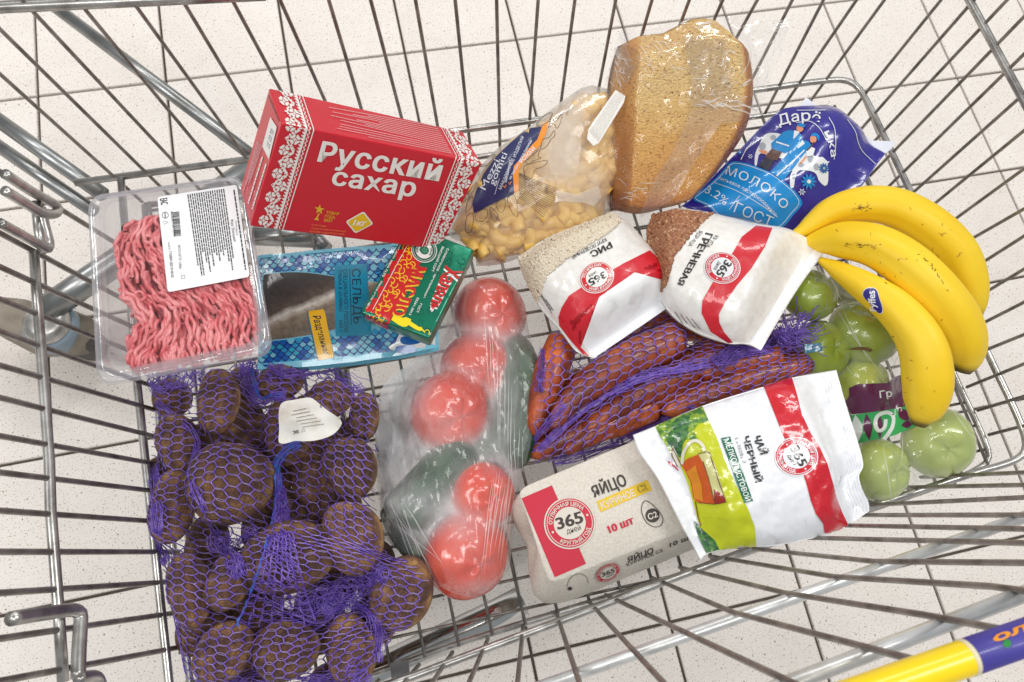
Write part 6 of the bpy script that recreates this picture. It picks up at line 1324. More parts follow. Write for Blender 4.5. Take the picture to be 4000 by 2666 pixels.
def seam_ribbon(sheet, left, right, ncord, nrung, parent, seed):
    """flat doubled edge of the net: cords fanning out, joined by slack rungs, with a blue edge"""
    g = np.random.default_rng(seed); a = smooth_path(V('O', left), 60); b = smooth_path(V('O', right), 60); L = []
    for c in range(ncord + 1):
        t = c / ncord; p = a + (b - a) * t + g.normal(0, 0.5, (60, 2)); uv = np.array([sheet.find(q) for q in p]); X = sheet(uv[:, 0], uv[:, 1], np.full(60, 0.004)); z = np.convolve(np.pad(X[:, 2], 6, mode='edge'), np.ones(13) / 13, 'valid'); X = at(p, zplane(0.43)); X = np.array([at(q[None], zplane(zz + 0.004))[0] for q, zz in zip(p, z)]); L.append(X)
    A = Acc()
    for c, X in enumerate(L):
        for k in range(2 if c else 4): v, f = tube(X + g.normal(0, 0.0007, X.shape), 0.0005, 5); (A if c else EDGE).add(v, f)
    R = []
    for c in range(ncord):
        for q in range(nrung):
            i = min(58, int((q + 0.5 * (c % 2)) / nrung * 59)); j = min(59, i + int(g.integers(0, 3))); m = (L[c][i] + L[c + 1][j]) / 2 + np.array([0, 0, g.uniform(0, 0.003)]) + g.normal(0, 0.0008, 3); R.append(np.stack([L[c][i], m, L[c + 1][j]]))
    v, f = many_tubes(np.array(R), 0.00042, 4); A.add(v, f); o = A.build('seam_ribbon', purple, parent); o['kind'] = 'stuff'
    o = EDGE.build('seam_edge', bluep, parent); o['kind'] = 'stuff'
EDGE = Acc()
seam_ribbon(sn, [(648, 560), (652, 660), (638, 780), (598, 930), (540, 1110), (464, 1295)], [(672, 560), (706, 680), (722, 780), (748, 930), (790, 1110), (850, 1290)], 7, 42, pnet, 8)
bundle(sn, 'O', [(330, 780), (400, 900), (470, 1000), (500, 1060)], 18, [0.008, 0.013, 0.012, 0.006], pnet, purple, 10, cross=120, wob=0.7)
bundle(sn, 'O', [(560, 820), (450, 900), (400, 960)], 9, 0.009, pnet, purple, 20, cross=60, wob=0.7)
bundle(sn, 'O', [(740, 1250), (860, 1200), (1000, 1120), (1120, 1080), (1200, 1000)], 26, [0.012, 0.017, 0.015, 0.010], pnet, purple, 11, cross=200, wob=0.7)
bundle(sn, 'O', [(880, 1250), (1000, 1190), (1110, 1230), (1150, 1330), (1130, 1480)], 16, [0.010, 0.010, 0.008, 0.006], pnet, purple, 12, cross=100, wob=0.7)
bundle(sn, 'O', [(250, 1560), (500, 1585), (760, 1575), (1000, 1560), (1110, 1480)], 20, 0.010, pnet, purple, 13, cross=140, wob=0.8)
bundle(sn, 'O', [(40, 130), (110, 110), (240, 95), (330, 70)], 14, 0.014, pnet, purple, 14, cross=70, wob=0.9)
bundle(sn, 'O', [(600, 60), (760, 85), (900, 50), (960, 110), (1080, 180)], 16, 0.010, pnet, purple, 15, cross=80, wob=0.9)
bundle(sn, 'O', [(60, 520), (75, 560), (90, 900), (140, 1000)], 16, 0.006, pnet, purple, 16, cross=60)
bundle(sn, 'O', [(60, 200), (270, 380), (240, 560), (320, 760)], 8, 0.004, pnet, purple, 17)
# torn paper tag
tpts = [(672, 225), (745, 200), (810, 182), (850, 205), (900, 250), (968, 300), (960, 330), (910, 372), (850, 400), (790, 402), (740, 395), (665, 405), (668, 330)]
tp = project(SN); tq = V('O', smooth_path(tpts, 60, True)); ctr_ = at(tq.mean(0)[None], 0.437)[0]
gx = at(tq, zplane(0.437)); nr = 7; A = []
for k in range(nr + 1): A.append(ctr_ + (gx - ctr_) * (k / nr))
A = np.array(A); A[..., 2] += 0.0035 * np.sin(A[..., 0] * 150 + A[..., 1] * 60) + 0.003 * np.cos(A[..., 1] * 190)
tagm = mat('tag_paper', (226, 224, 218), 0.6, var=(50, (206, 196, 182), 0.5, 0.72), bump=(60, 0.3, 0.002))
tg_ = obj('paper_tag', A.reshape(-1, 3), [(k * 60 + j, k * 60 + (j + 1) % 60, (k + 1) * 60 + (j + 1) % 60, (k + 1) * 60 + j) for k in range(nr) for j in range(60)], tagm, pnet); tgs = bvh(tg_)
faint = ink((130, 128, 128), 'paper'); micro([(V('O', [a])[0], V('O', [b])[0]) for a, b in lerp_lines((885, 318), (760, 336), (800, 245), (715, 262), 6)], tgs, faint, pnet, 1.6, 33)
line_text('EAC', V('O', [(762, 346)])[0], V('O', [(735, 352)])[0], 8, tgs, ink((60, 60, 60), 'paper'), pnet, bold=0.02); stroke('icon', V('O', [(776, 358), (796, 352), (790, 336)]), 1.0, tgs, ink((80, 80, 80), 'paper'), pnet, 2, 0, True)
poly('stain', V('O', [(812, 188), (846, 206), (842, 262), (815, 260)]), tgs, ink((190, 172, 150), 'paper'), pnet, 1); poly('stain', V('O', smooth_path([(668, 370), (700, 372), (722, 388), (716, 400), (670, 402)], 20, True)), tgs, ink((176, 150, 120), 'paper'), pnet, 1)
line_text('Ка', V('O', [(866, 212)])[0], V('O', [(870, 240)])[0], 5, tgs, ink((50, 50, 50), 'paper'), pnet, bold=0.02)

# ---------------------------------------------------------------- carrots in their net
def carrot_mat():
    m, t, N, L, B = nodes('carrot_skin'); v = coord(t); n1 = add_noise(t, 30, 5, vec=v, rough=0.65); n2 = add_noise(t, 160, 4, vec=v); oi = N.new('ShaderNodeObjectInfo')
    col = ramp(t, n1.outputs[0], [(0.32, lin((96, 44, 32))), (0.50, lin((172, 74, 36))), (0.70, lin((222, 112, 46)))]); sp = ramp(t, n2.outputs[0], [(0.30, (1, 1, 1)), (0.40, (0, 0, 0))])
    mx = N.new('ShaderNodeMix'); mx.data_type = 'RGBA'; L.new(sp, mx.inputs[0]); L.new(col, mx.inputs[6]); mx.inputs[7].default_value = lin((86, 44, 34)); hv = N.new('ShaderNodeHueSaturation'); mr = N.new('ShaderNodeMapRange'); mr.inputs[3].default_value = 0.55; mr.inputs[4].default_value = 1.0
    L.new(oi.outputs['Random'], mr.inputs[0]); L.new(mr.outputs[0], hv.inputs['Value']); L.new(mx.outputs[2], hv.inputs['Color']); L.new(hv.outputs[0], B.inputs['Base Color']); B.inputs['Roughness'].default_value = 0.42; B.inputs['Coat Weight'].default_value = 0.25
    b = N.new('ShaderNodeBump'); b.inputs['Strength'].default_value = 0.6; b.inputs['Distance'].default_value = 0.002; L.new(n2.outputs[0], b.inputs['Height']); L.new(b.outputs[0], B.inputs['Normal']); return m
cm = carrot_mat(); carrots = []
CAR = [([(1575, 770), (1440, 830), (1330, 905), (1262, 985)], (40, 42, 34, 14), .400, 'bright orange carrot in front of the rice bag, broad end to the right'), ([(1300, 770), (1268, 850), (1245, 920), (1225, 1000)], (34, 38, 30, 14), .385, 'dark carrot at the left edge of the carrot net'),
       ([(1680, 790), (1560, 860), (1440, 920), (1330, 1000)], (34, 38, 34, 18), .385, 'reddish brown carrot under the purple ridge of the net'), ([(1215, 1050), (1290, 1010), (1400, 965), (1520, 930)], (16, 36, 42, 30), .372, 'carrot with a pale yellow end above the egg carton'),
       ([(1868, 835), (1760, 858), (1640, 900), (1520, 950)], (30, 42, 36, 16), .385, 'orange carrot whose blunt end reaches the apples'), ([(1840, 790), (1740, 790), (1620, 820), (1480, 880)], (28, 36, 34, 18), .372, 'carrot under the buckwheat bag seal'),
       ([(1640, 760), (1560, 745), (1460, 760), (1380, 790)], (34, 40, 36, 26), .365, 'carrot in shade below the rice bag'), ([(1420, 990), (1530, 960), (1640, 925), (1740, 890)], (24, 34, 36, 26), .350, 'dark carrot along the tea pack edge'), ([(1350, 860), (1290, 920), (1250, 1000), (1222, 1040)], (30, 30, 24, 12), .365, 'thin carrot between the dark and the bright one')]
CAR += [([(1500, 800), (1400, 850), (1310, 930)], (24, 28, 14), .392, 'slim carrot above the bright orange one'), ([(1700, 850), (1600, 880), (1480, 940)], (26, 28, 14), .378, 'slim carrot between the ridge and the tea pack'), ([(1470, 940), (1380, 985), (1290, 1040)], (26, 28, 12), .380, 'slim carrot just above the carton corner'), ([(1800, 815), (1700, 835), (1600, 860)], (24, 28, 16), .395, 'slim carrot under the frayed end of the net')]
for pts, w, z, lab in CAR:
    p = smooth_path(np.array(pts, float), 30); sc = 0.00042; rad = np.interp(np.linspace(0, 1, 30), np.linspace(0, 1, len(w)), w) * sc * 1.14; rad *= np.sqrt(np.clip(np.minimum(np.linspace(0, 1, 30), np.linspace(1, 0, 30)) * 14 + 0.02, 0, 1)); rad *= 1 + 0.05 * vnoise((30, 2), (9, 1), int(pts[0][0]), 2)[:, 0]
    zc = z - 0.012 + 0 * rad; X = np.array([at(q[None], zplane(zz))[0] for q, zz in zip(p, zc)]); v, f = tube(X, rad, 18); o = obj('carrot', v, f, cm, None, True, tuple(X.mean(0))); tag(o, lab, 'carrot', 'carrots in the purple net'); carrots.append(o)
cb = bvh(*carrots)
cnet = thing('carrot_net', 'purple net of dirty carrots wedged between the groats bags and the tea pack', 'carrot net', (1.05, -0.72, ZF))
_, SCN = drape(None, 'F', [(1285, 745), (1400, 720), (1540, 715), (1700, 740), (1850, 755)], [(1202, 1062), (1260, 1070), (1400, 1020), (1560, 960), (1700, 935), (1872, 862)], [(1285, 745), (1240, 820), (1228, 900), (1202, 1062)], [(1850, 755), (1880, 800), (1872, 862)], zplane(0.345), cb, None, None, 110, 70, 0.0014, 12, 0.0012, (8, 6), 93, floor=-0.004)
scn = Sheet(SCN, np.array([0, 0, 1.0]))
knit(scn, 28, 17, cnet, 22, rc=0.00066, rx=0.00024, warp=0.024, zig=0.36)
bundle(scn, 'F', [(1205, 1060), (1262, 1015), (1330, 950), (1400, 905), (1470, 868), (1560, 855), (1640, 840)], 13, [0.003, 0.005, 0.006, 0.006, 0.005, 0.004], cnet, purple, 23, cross=110, lift=0.003)
bundle(scn, 'F', [(1400, 905), (1500, 862), (1600, 835), (1700, 812), (1800, 800)], 10, [0.004, 0.006, 0.006, 0.005], cnet, purple, 24, cross=80, lift=0.003, wob=0.8)
bundle(scn, 'F', [(1640, 850), (1700, 810), (1770, 790), (1850, 775)], 22, [0.008, 0.010, 0.010], cnet, purpled, 25, cross=180, lift=0.003, wob=0.9)
bundle(scn, 'F', [(1202, 1062), (1235, 1000), (1300, 930)], 10, [0.004, 0.006, 0.004], cnet, purple, 26, cross=40, lift=0.003)
bundle(scn, 'F', [(1260, 1066), (1400, 1020), (1560, 962), (1700, 932)], 14, 0.005, cnet, purpled, 27, cross=120, wob=0.8)
bundle(scn, 'F', [(1232, 905), (1232, 850), (1245, 800)], 10, 0.004, cnet, purpled, 28, cross=60, wob=0.9)
# frayed tail of the net with its clip
g = np.random.default_rng(5); tl = []; o0 = at(V('F', [(1815, 775)]), 0.402)[0]
for q in range(110):
    a = g.uniform(0, 6.28); d = np.array([math.cos(a) * 0.022 + 0.006, math.sin(a) * 0.018 + 0.004, g.uniform(0.0, 0.014)]) * g.uniform(0.5, 1.3); t = np.linspace(0, 1, 6)[:, None]; tl.append(o0 + g.normal(0, 0.006, 3) * np.array([1.2, 1, .4]) + d * t + g.normal(0, 0.0025, (6, 3)) * t)
v, f = many_tubes(np.array(tl), 0.0005, 4); o = obj('frayed_tail', v, f, purpled, cnet); o['kind'] = 'stuff'
flap([(1848, 792), (1886, 788), (1890, 806), (1850, 812)], zplane(0.412), cnet, 'F', 'net_clip', mat('teal_clip', (20, 92, 120), 0.35, coat=0.5, crink=(120, 0.4)), 0.002)

# ---------------------------------------------------------------- tomatoes and cucumbers in a thin bag
tom = mat('tomato_skin', (232, 70, 28), 0.2, coat=0.4, var=(26, (206, 42, 16), 0.35, 0.7))
def ball(name, c, rpx, z, material, sq=0.9, dimple=0.12, seed=0, k='F', tilt=(0, 0, 0)):
    nu, nv = 24, 40; th = np.linspace(0, math.pi, nu); ph = np.linspace(0, 2 * math.pi, nv, endpoint=False); rr = 1 - dimple * np.exp(-(th / 0.35) ** 2) - dimple * 0.5 * np.exp(-((math.pi - th) / 0.3) ** 2)
    rr = rr[:, None] * (1 + 0.03 * np.cos(5 * ph + seed)[None] * np.exp(-(th / 1.0) ** 2)[:, None] + 0.02 * np.cos(2 * ph + seed)[None]); p = at(V(k, [c]), z)[0]; q = at(V(k, [(c[0] + rpx, c[1])]), z)[0]; R_ = abs(q[0] - p[0])
    P = np.stack([rr * np.sin(th)[:, None] * np.cos(ph)[None], rr * np.sin(th)[:, None] * np.sin(ph)[None], sq * rr * np.cos(th)[:, None] + 0 * ph[None]], -1).reshape(-1, 3) * R_
    f = [(i * nv + j, (i + 1) * nv + j, (i + 1) * nv + (j + 1) % nv, i * nv + (j + 1) % nv) for i in range(nu - 1) for j in range(nv)]
    me = bpy.data.meshes.new(name); me.from_pydata(P.tolist(), [], f); me.shade_smooth(); me.materials.append(material); o = bpy.data.objects.new(name, me); o.location = p; o.rotation_euler = tilt; COL.objects.link(o); return o
veg = []
for c, rp, z, lab in [((1126, 722), 86, .352, 'red tomato at the top end of the vegetable bag'), ((1092, 845), 84, .350, 'red tomato second from the top of the vegetable bag'), ((1034, 950), 96, .362, 'large red tomato under a milky fold in the middle of the bag'), ((1130, 885), 46, .350, 'small red tomato side showing right of the large one'),
                     ((1108, 1140), 80, .362, 'orange red tomato touching the egg carton'), ((1072, 1274), 102, .352, 'red tomato at the bottom end of the vegetable bag')]:
    o = ball('tomato', c, rp, z, tom, 0.88, 0.1, c[0], tilt=(0.4, 0.3, 0)); tag(o, lab, 'tomato', 'tomatoes in the thin plastic bag'); veg.append(o)
cuc = mat('cucumber_skin', (14, 54, 24), 0.35, coat=0.25, bump=(220, 0.5, 0.002), var=(30, (34, 82, 34), 0.4, 0.7))
for pts, w, z, lab in [([(1192, 770), (1176, 900), (1140, 1010), (1060, 1090)], 48, .350, 'cucumber under the small tomato on the right of the bag'), ([(960, 900), (930, 980), (910, 1080)], 40, .335, 'cucumber behind the white fold on the left of the bag'), ([(1190, 790), (1215, 880), (1205, 980), (1175, 1080)], 36, .36, 'long cucumber on the right side of the vegetable bag beside the carrots'), ([(1080, 1020), (1010, 1100), (935, 1180), (912, 1210)], 62, .36, 'thick dark green cucumber at the left of the vegetable bag'),
                       ([(1150, 930), (1140, 1010), (1100, 1080), (1020, 1190)], 46, .345, 'cucumber between the tomatoes in the middle of the bag'), ([(900, 1150), (930, 1220), (985, 1290)], 38, .345, 'cucumber end at the lower left of the vegetable bag')]:
    p = smooth_path(np.array(pts, float), 24); rad = w * 0.00042 * np.sqrt(np.clip(np.minimum(np.linspace(0, 1, 24), np.linspace(1, 0, 24)) * 9 + 0.05, 0, 1)); X = at(p, zplane(z)); v, f = tube(X, rad, 18); o = obj('cucumber', v, f, cuc, None, True, tuple(X.mean(0))); tag(o, lab, 'cucumber', 'cucumbers in the thin plastic bag'); veg.append(o)
vb = bvh(*veg); vbag = thing('vegetable_bag', 'thin milky plastic bag of tomatoes and cucumbers between potatoes and eggs', 'plastic bag', (0.78, -0.80, ZF + 0.01))
vfilm = film_mat('veg_film', 0.26, (250, 250, 252), 0.15, (34, 0.5, 0.006, ((1.7, 0.45, 1.0), (0, 0, 0.12))), 1.42, 0.9, cap=0.16, attr=True, facet=0.28)
VBARG = dict(A=[(1010, 700), (1060, 655), (1118, 638), (1175, 668), (1210, 735)], B=[(880, 1235), (985, 1332), (1060, 1370), (1120, 1364), (1172, 1312)], Cc=[(1010, 700), (985, 770), (940, 830), (880, 880), (862, 985), (865, 1100), (880, 1235)], D=[(1210, 735), (1240, 850), (1237, 920), (1215, 1020), (1195, 1120), (1172, 1312)])
vf, SV = drape('film', 'F', VBARG['A'], VBARG['B'], VBARG['Cc'], VBARG['D'], zplane(0.345), vb, vfilm, vbag, 100, 140, 0.0016, 170, 0.0016, (8, 12), 95, floor=-0.01)
vgap = drape.gap.reshape(-1); vs_ = bvh(vf)
def vmilk(p):
    x, y = p[:, 0], p[:, 1]; g_ = lambda cx, cy, sx, sy: np.exp(-((x - cx) / sx) ** 2 - ((y - cy) / sy) ** 2)
    return 0.13 + np.clip(vgap * 26, 0, 0.40) + 0.8 * g_(888, 985, 56, 130) + 0.35 * g_(935, 880, 45, 70) + 0.22 * g_(985, 790, 40, 90) + 0.20 * g_(1080, 760, 50, 60) + 0.25 * g_(1020, 985, 60, 40) + 0.30 * g_(985, 1160, 50, 40) + 0.25 * g_(900, 1180, 30, 100) + 0.22 * g_(1060, 1230, 40, 60) + 0.15 * g_(1160, 950, 30, 160) + 0.3 * g_(1110, 1352, 60, 20)
set_milk(vf, vmilk)
def strands_film(pts_list, w, surf, parent, seed, lift=8, m_=None):
    for a, b in pts_list:
        q = resample([a, b], 14); ww = w * np.sin(np.linspace(0.2, 2.94, 14)); P = V('F', q); T = np.gradient(P, axis=0); T /= np.linalg.norm(T, axis=1)[:, None]; nn = np.stack([-T[:, 1], T[:, 0]], 1) * ww[:, None]; band('crease_streak', P + nn, P - nn, surf, m_ or stretchm, parent, lift)
stretchm = film_mat('film_stretch', 0.5, (255, 255, 255), 0.2, (40, 0.2), 1.4, 0.8)
g = rl(17)
strands_film([((1112 + i * 9 + g.uniform(-3, 3), 690 + i * 30 + g.uniform(-30, 30)), (1118 + i * 8 + g.uniform(-3, 3), 900 + i * 20 + g.uniform(-60, 80))) for i in range(11)], 1.0, vs_, vbag, 1)
strands_film([((1128 + i * 6 + g.uniform(-2, 2), 1100 + g.uniform(-30, 20)), (1104 + i * 6, 1290 + g.uniform(-60, 30))) for i in range(10)], 1.1, vs_, vbag, 2)
strands_film([((890 + g.uniform(0, 40), 1165 + g.uniform(-20, 20)), (985 + g.uniform(-40, 40), 1330 + g.uniform(-40, 20))) for i in range(8)], 1.1, vs_, vbag, 6)

# ---------------------------------------------------------------- apples, their bag, bananas
def apple_mat(n, c1, c2):
    return mat(n, c1, 0.28, coat=0.35, var=(40, c2, 0.35, 0.7), sss=0.06)
am = apple_mat('green_apple', (138, 158, 52), (164, 182, 72)); am2 = apple_mat('pale_apple', (196, 204, 92), (172, 190, 78)); am4 = apple_mat('pale_green_apple', (186, 200, 104), (170, 190, 88)); am3 = apple_mat('dark_apple', (110, 120, 46), (130, 138, 56))
apples = []
for c, rp, z, mm_, tl_, lab in [((185, 525), 122, .385, am, (-0.5, 0.3, 0), 'green apple under the buckwheat bag seal'), ((435, 695), 152, .372, am, (-0.5, 0.1, 0), 'green apple with a brown stem in front of the banana sticker'), ((240, 770), 128, .366, am, (0.3, 0.2, 0), 'green apple behind the frayed carrot net tail'),
                               ((430, 935), 125, .352, am2, (0.2, 0.5, 0), 'yellow green apple under the purple print'), ((770, 1195), 152, .356, am4, (0.4, -0.3, 0), 'pale green apple at the far right below the banana tip'), ((500, 1320), 135, .350, am4, (0.3, 0.2, 0), 'pale green apple beside the tea pack edge'), ((360, 490), 85, .340, am3, (0, 0, 0), 'dark olive apple in the shade under the bananas')]:
    o = ball('apple', c, rp, z, mm_, 0.9, 0.22, c[0], 'A', tl_); tag(o, lab, 'apple', 'green apples in the clear bag'); apples.append(o)
st_p = at(V('A', [(378, 772), (420, 768), (455, 772), (468, 780)]), 0.403); v, f = tube(smooth_path(st_p, 12), np.linspace(0.0012, 0.0020, 12), 8); obj('stem', v, f, mat('apple_stem', (104, 78, 44), 0.6), apples[1])
_st = bpy.context.scene.objects
for o in list(apples[1].children): o.location = -Vector(apples[1].location); o.location = Vector((0, 0, 0)); o.matrix_parent_inverse = apples[1].matrix_basis.inverted(); 
for o in list(apples[1].children):
    me = o.data; off = origin(apples[1])
    for vtx in me.vertices: vtx.co = vtx.co + Vector(off)
ab = bvh(*apples); abag = thing('apple_bag', 'clear plastic bag of green apples with a purple and green printed band', 'apple bag', (1.28, -0.72, ZF + 0.02))
af, SA = drape('film', 'A', [(60, 620), (190, 400), (300, 400), (430, 520), (600, 620), (700, 800)], [(400, 1400), (440, 1480), (520, 1470), (660, 1402), (830, 1345), (905, 1290)], [(60, 620), (200, 760), (300, 900), (380, 1150), (400, 1400)], [(700, 800), (820, 1010), (915, 1090), (935, 1200), (905, 1290)], zplane(0.350), ab,
               film_mat('apple_film', 0.05, (252, 255, 246), 0.06, (22, 0.4, 0.006), 1.42, 0.8, cap=0.14, attr=True), abag, 90, 100, 0.0016, 90, 0.0016, (7, 8), 97, floor=-0.006)
agap = drape.gap.reshape(-1); set_milk(af, lambda p: 0.05 + np.clip(agap * 8, 0, 0.12) + 0.16 * np.exp(-((p[:, 0] - 2150) / 80) ** 2 - ((p[:, 1] - 1060) / 80) ** 2) + 0.12 * np.exp(-((p[:, 0] - 2020) / 60) ** 2 - ((p[:, 1] - 1120) / 70) ** 2)); asf = bvh(af); AI = lambda c: mat('bag_print_%02x%02x%02x' % c, c, 0.3, coat=0.7, crink=(30, 0.35, 0.005)); Ap = lambda p: V('A', p)
pur = AI((96, 26, 74)); grn = AI((52, 176, 98)); wht = AI((232, 240, 234))
poly('purple_band', Ap([(335, 962), (410, 930), (548, 925), (560, 900), (600, 888), (625, 905), (645, 1030), (580, 1042), (380, 1068), (350, 1010)]), asf, pur, abag, 3, 8)
poly('green_band', Ap([(378, 1070), (576, 1040), (645, 1028), (668, 1122), (572, 1165), (410, 1200)]), asf, grn, abag, 3, 8)
def leaf(a, b, w, m_, layer):
    a, b = np.array(a, float), np.array(b, float); t = np.linspace(0, 1, 12); n = np.array([-(b - a)[1], (b - a)[0]]); n /= np.linalg.norm(n); s_ = np.sin(np.pi * t)[:, None] * w; c = a + (b - a) * t[:, None]; poly('leaf_print', Ap(np.vstack([c + n * s_, (c - n * s_)[::-1][1:-1]])), asf, m_, abag, layer, 8)
leaf((398, 1068), (412, 1194), 24, wht, 4); leaf((445, 1062), (460, 1188), 20, pur, 4); leaf((500, 1058), (508, 1182), 14, pur, 4); leaf((590, 1040), (640, 1100), 22, pur, 4); leaf((612, 1052), (580, 1040), 10, wht, 4); leaf((605, 1120), (660, 1110), 16, pur, 4)
stroke('leaf_print', Ap(smooth_path([(525, 1185), (560, 1130), (565, 1080), (535, 1058), (495, 1072), (484, 1110), (500, 1145), (525, 1130), (530, 1090)], 40)), 9, asf, wht, abag, 5, 8)
text('Гр', Ap([(505, 992), (560, 985), (556, 955), (501, 962)]), asf, wht, abag, bold=0.02, layer=4, cell=8)
for a, b in (((270, 430), (330, 560)), ((310, 600), (520, 900)), ((330, 580), (460, 830)), ((160, 620), (400, 900)), ((550, 820), (610, 690)), ((540, 900), (600, 760)), ((600, 1290), (680, 1360)), ((520, 1200), (560, 1460)), ((610, 1170), (600, 1290)), ((840, 1060), (925, 1180)), ((430, 1500), (700, 1390))):
    q = resample([a, b], 16); P = Ap(q); T = np.gradient(P, axis=0); T /= np.linalg.norm(T, axis=1)[:, None]; nn = np.stack([-T[:, 1], T[:, 0]], 1) * (1.3 * np.sin(np.linspace(0.2, 2.94, 16)))[:, None]; band('crease_streak', P + nn, P - nn, asf, stretchm, abag, 6)

ban = thing('banana_bunch', 'bunch of three ripe yellow bananas with brown flecks on top of the apples', 'bananas', (1.28, -0.60, 0.41))
def banana_mat():
    m, t, N, L, B = nodes('banana_peel'); v = coord(t); n1 = add_noise(t, 9, 3, vec=v); n2 = add_noise(t, 70, 5, vec=coord(t, ((1, 1, 1), (0, 0, 0))), rough=0.7, dist=1.0); n3 = add_noise(t, 240, 3, vec=v)
    att = N.new('ShaderNodeAttribute'); att.attribute_name = 'tip'
    col = ramp(t, n1.outputs[0], [(0.3, lin((240, 198, 28))), (0.7, lin((246, 212, 56)))])
    sp = ramp(t, n2.outputs[0], [(0.235, (1, 1, 1)), (0.30, (0, 0, 0))]); mx = N.new('ShaderNodeMix'); mx.data_type = 'RGBA'; L.new(sp, mx.inputs[0]); L.new(col, mx.inputs[6]); mx.inputs[7].default_value = lin((150, 96, 36))
    m2 = N.new('ShaderNodeMix'); m2.data_type = 'RGBA'; L.new(att.outputs['Fac'], m2.inputs[0]); L.new(mx.outputs[2], m2.inputs[6]); m2.inputs[7].default_value = lin((74, 58, 26)); L.new(m2.outputs[2], B.inputs['Base Color'])
    B.inputs['Roughness'].default_value = 0.45; B.inputs['Specular IOR Level'].default_value = 0.35; b = N.new('ShaderNodeBump'); b.inputs['Strength'].default_value = 0.12; b.inputs['Distance'].default_value = 0.001; L.new(n3.outputs[0], b.inputs['Height']); L.new(b.outputs[0], B.inputs['Normal']); return m
bmt = banana_mat()
def banana(rows, z0, z1, rot, name='banana'):
    R_ = np.array(rows, float); n = 60; P = smooth_path(R_[:, :2], n); d = np.r_[0, np.cumsum(np.linalg.norm(np.diff(R_[:, :2], axis=0), axis=1))]; wd = np.interp(np.linspace(0, d[-1], n), d, R_[:, 2]); k = np.ones(5) / 5; wd = np.convolve(np.pad(wd, 2, mode='edge'), k, 'valid')
    zz = np.linspace(0, 1, n); z = z0 + (z1 - z0) * np.sin(np.pi * np.clip(zz * 1.0, 0, 1)); X = np.array([at(V('A', [p]), q)[0] for p, q in zip(P, z)]); sc = np.array([np.linalg.norm(CAM_C - x) for x in X]) / FOC / 1.1611 / 1.7 * 0.985
    rad = wd / 2 * sc; T = np.gradient(X, axis=0); T /= np.linalg.norm(T, axis=1)[:, None]; up = np.array([0, 0, 1.0]); N = np.cross(T, up); N /= np.linalg.norm(N, axis=1)[:, None]; Bn = np.cross(N, T); a = np.linspace(0, 2 * math.pi, 40, endpoint=False)
    pr = 1 - 0.055 * (1 - np.abs(np.cos(2.5 * (a + rot)))) - 0.0; pr = 0.93 + 0.075 * np.abs(np.cos(2.5 * (a + rot))) ** 0.8
    vs = X[:, None] + rad[:, None, None] * pr[None, :, None] * (np.cos(a)[None, :, None] * N[:, None] + 0.94 * np.sin(a)[None, :, None] * Bn[:, None]); f = [(i * 40 + j, i * 40 + (j + 1) % 40, (i + 1) * 40 + (j + 1) % 40, (i + 1) * 40 + j) for i in range(n - 1) for j in range(40)] + [tuple(range(40))[::-1], tuple((n - 1) * 40 + j for j in range(40))]
    o = obj(name, vs.reshape(-1, 3), f, bmt, ban); t_ = o.data.attributes.new('tip', 'FLOAT', 'POINT'); w = np.zeros((n, 40)); w[-1] = 1; w[-2] = 0.85; w[-3] = 0.25; t_.data.foreach_set('value', w.reshape(-1)); return o
b1 = banana([(110, 262, 40), (160, 232, 62), (210, 195, 92), (300, 140, 128), (430, 112, 150), (580, 130, 164), (730, 212, 172), (845, 325, 172), (900, 440, 160), (925, 540, 126), (930, 610, 84), (925, 640, 40)], .412, .452, 0.3)
b2 = banana([(170, 300, 46), (215, 285, 90), (330, 277, 162), (480, 303, 186), (620, 385, 200), (750, 510, 206), (845, 640, 206), (888, 750, 186), (895, 820, 130), (880, 862, 76), (876, 872, 52)], .415, .462, 0.0)
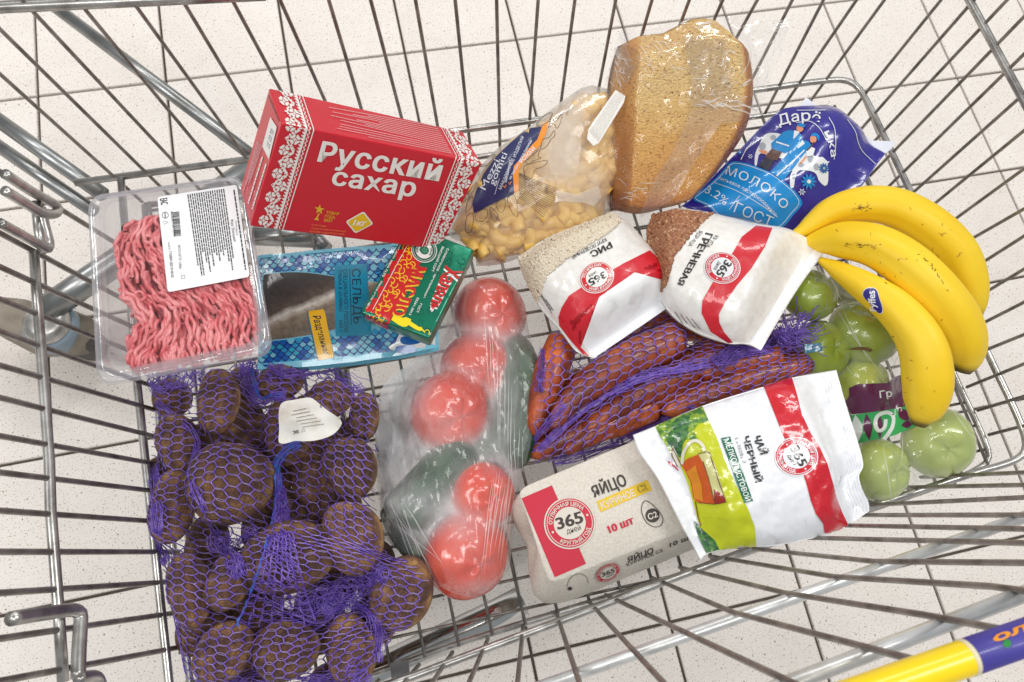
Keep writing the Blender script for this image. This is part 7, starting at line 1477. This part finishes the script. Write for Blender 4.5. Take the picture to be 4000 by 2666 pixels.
b3 = banana([(236, 368, 26), (300, 402, 74), (430, 480, 130), (560, 570, 160), (660, 680, 180), (712, 790, 198), (727, 920, 204), (716, 1020, 178), (694, 1080, 116), (684, 1108, 66), (682, 1114, 44)], .420, .462, 0.7)
bs3 = bvh(b3); bs2 = bvh(b2); bs1 = bvh(b1)
stk = [(432, 520), (445, 500), (470, 495), (492, 505), (505, 540), (520, 590), (512, 608), (495, 600), (460, 560), (440, 540)]
stm = mat('sticker_blue', (44, 40, 128), 0.3, coat=0.6); stw = mat('sticker_white', (236, 238, 244), 0.35, coat=0.4)
sc0 = np.mean(stk, 0); poly('sticker', Ap(smooth_path([sc0 + (np.array(p) - sc0) * 1.06 for p in stk], 40, True)), bs3, stw, ban, 1, 6); poly('sticker', Ap(smooth_path(stk, 40, True)), bs3, stm, ban, 2, 6)
text('Fyffes', Ap([(493, 600), (484, 508), (448, 512), (466, 596)]), bs3, stw, ban, bold=0.03, layer=3, cell=6)
brn = mat('banana_bruise', (134, 88, 34), 0.6, var=(300, (196, 150, 50), 0.4, 0.6)); dkb = mat('banana_nick', (88, 62, 28), 0.6)
r = rl(44)
def bruise(c, surf, n, sx, sy, ang=0.0):
    for q in range(n):
        a, b = r.gauss(0, sx), r.gauss(0, sy); p = np.array(c) + np.array((a * math.cos(ang) - b * math.sin(ang), a * math.sin(ang) + b * math.cos(ang))); l = r.uniform(2, 9); t = ang + r.uniform(-.5, .5); d = np.array((math.cos(t), math.sin(t))) * l; stroke('bruise', Ap([p - d, p, p + d]), r.uniform(0.6, 1.6), surf, r.choice((brn, dkb)), ban, 1)
bruise((420, 128), bs1, 26, 18, 9); bruise((440, 302), bs2, 34, 48, 7, 0.1); bruise((760, 420), bs2, 18, 60, 6, 0.95); bruise((790, 250), bs1, 5, 10, 3, 0.2); bruise((870, 340), bs1, 4, 8, 3, -0.7)
for k in range(30): bruise((r.uniform(300, 800), r.uniform(230, 640)), bs2, 1, 2, 2, r.uniform(0, 3))
for k in range(24): bruise((r.uniform(400, 800), r.uniform(450, 1060)), bs3, 1, 2, 2, r.uniform(0, 3))
for k in range(16): bruise((r.uniform(250, 900), r.uniform(60, 400)), bs1, 1, 2, 2, r.uniform(0, 3))
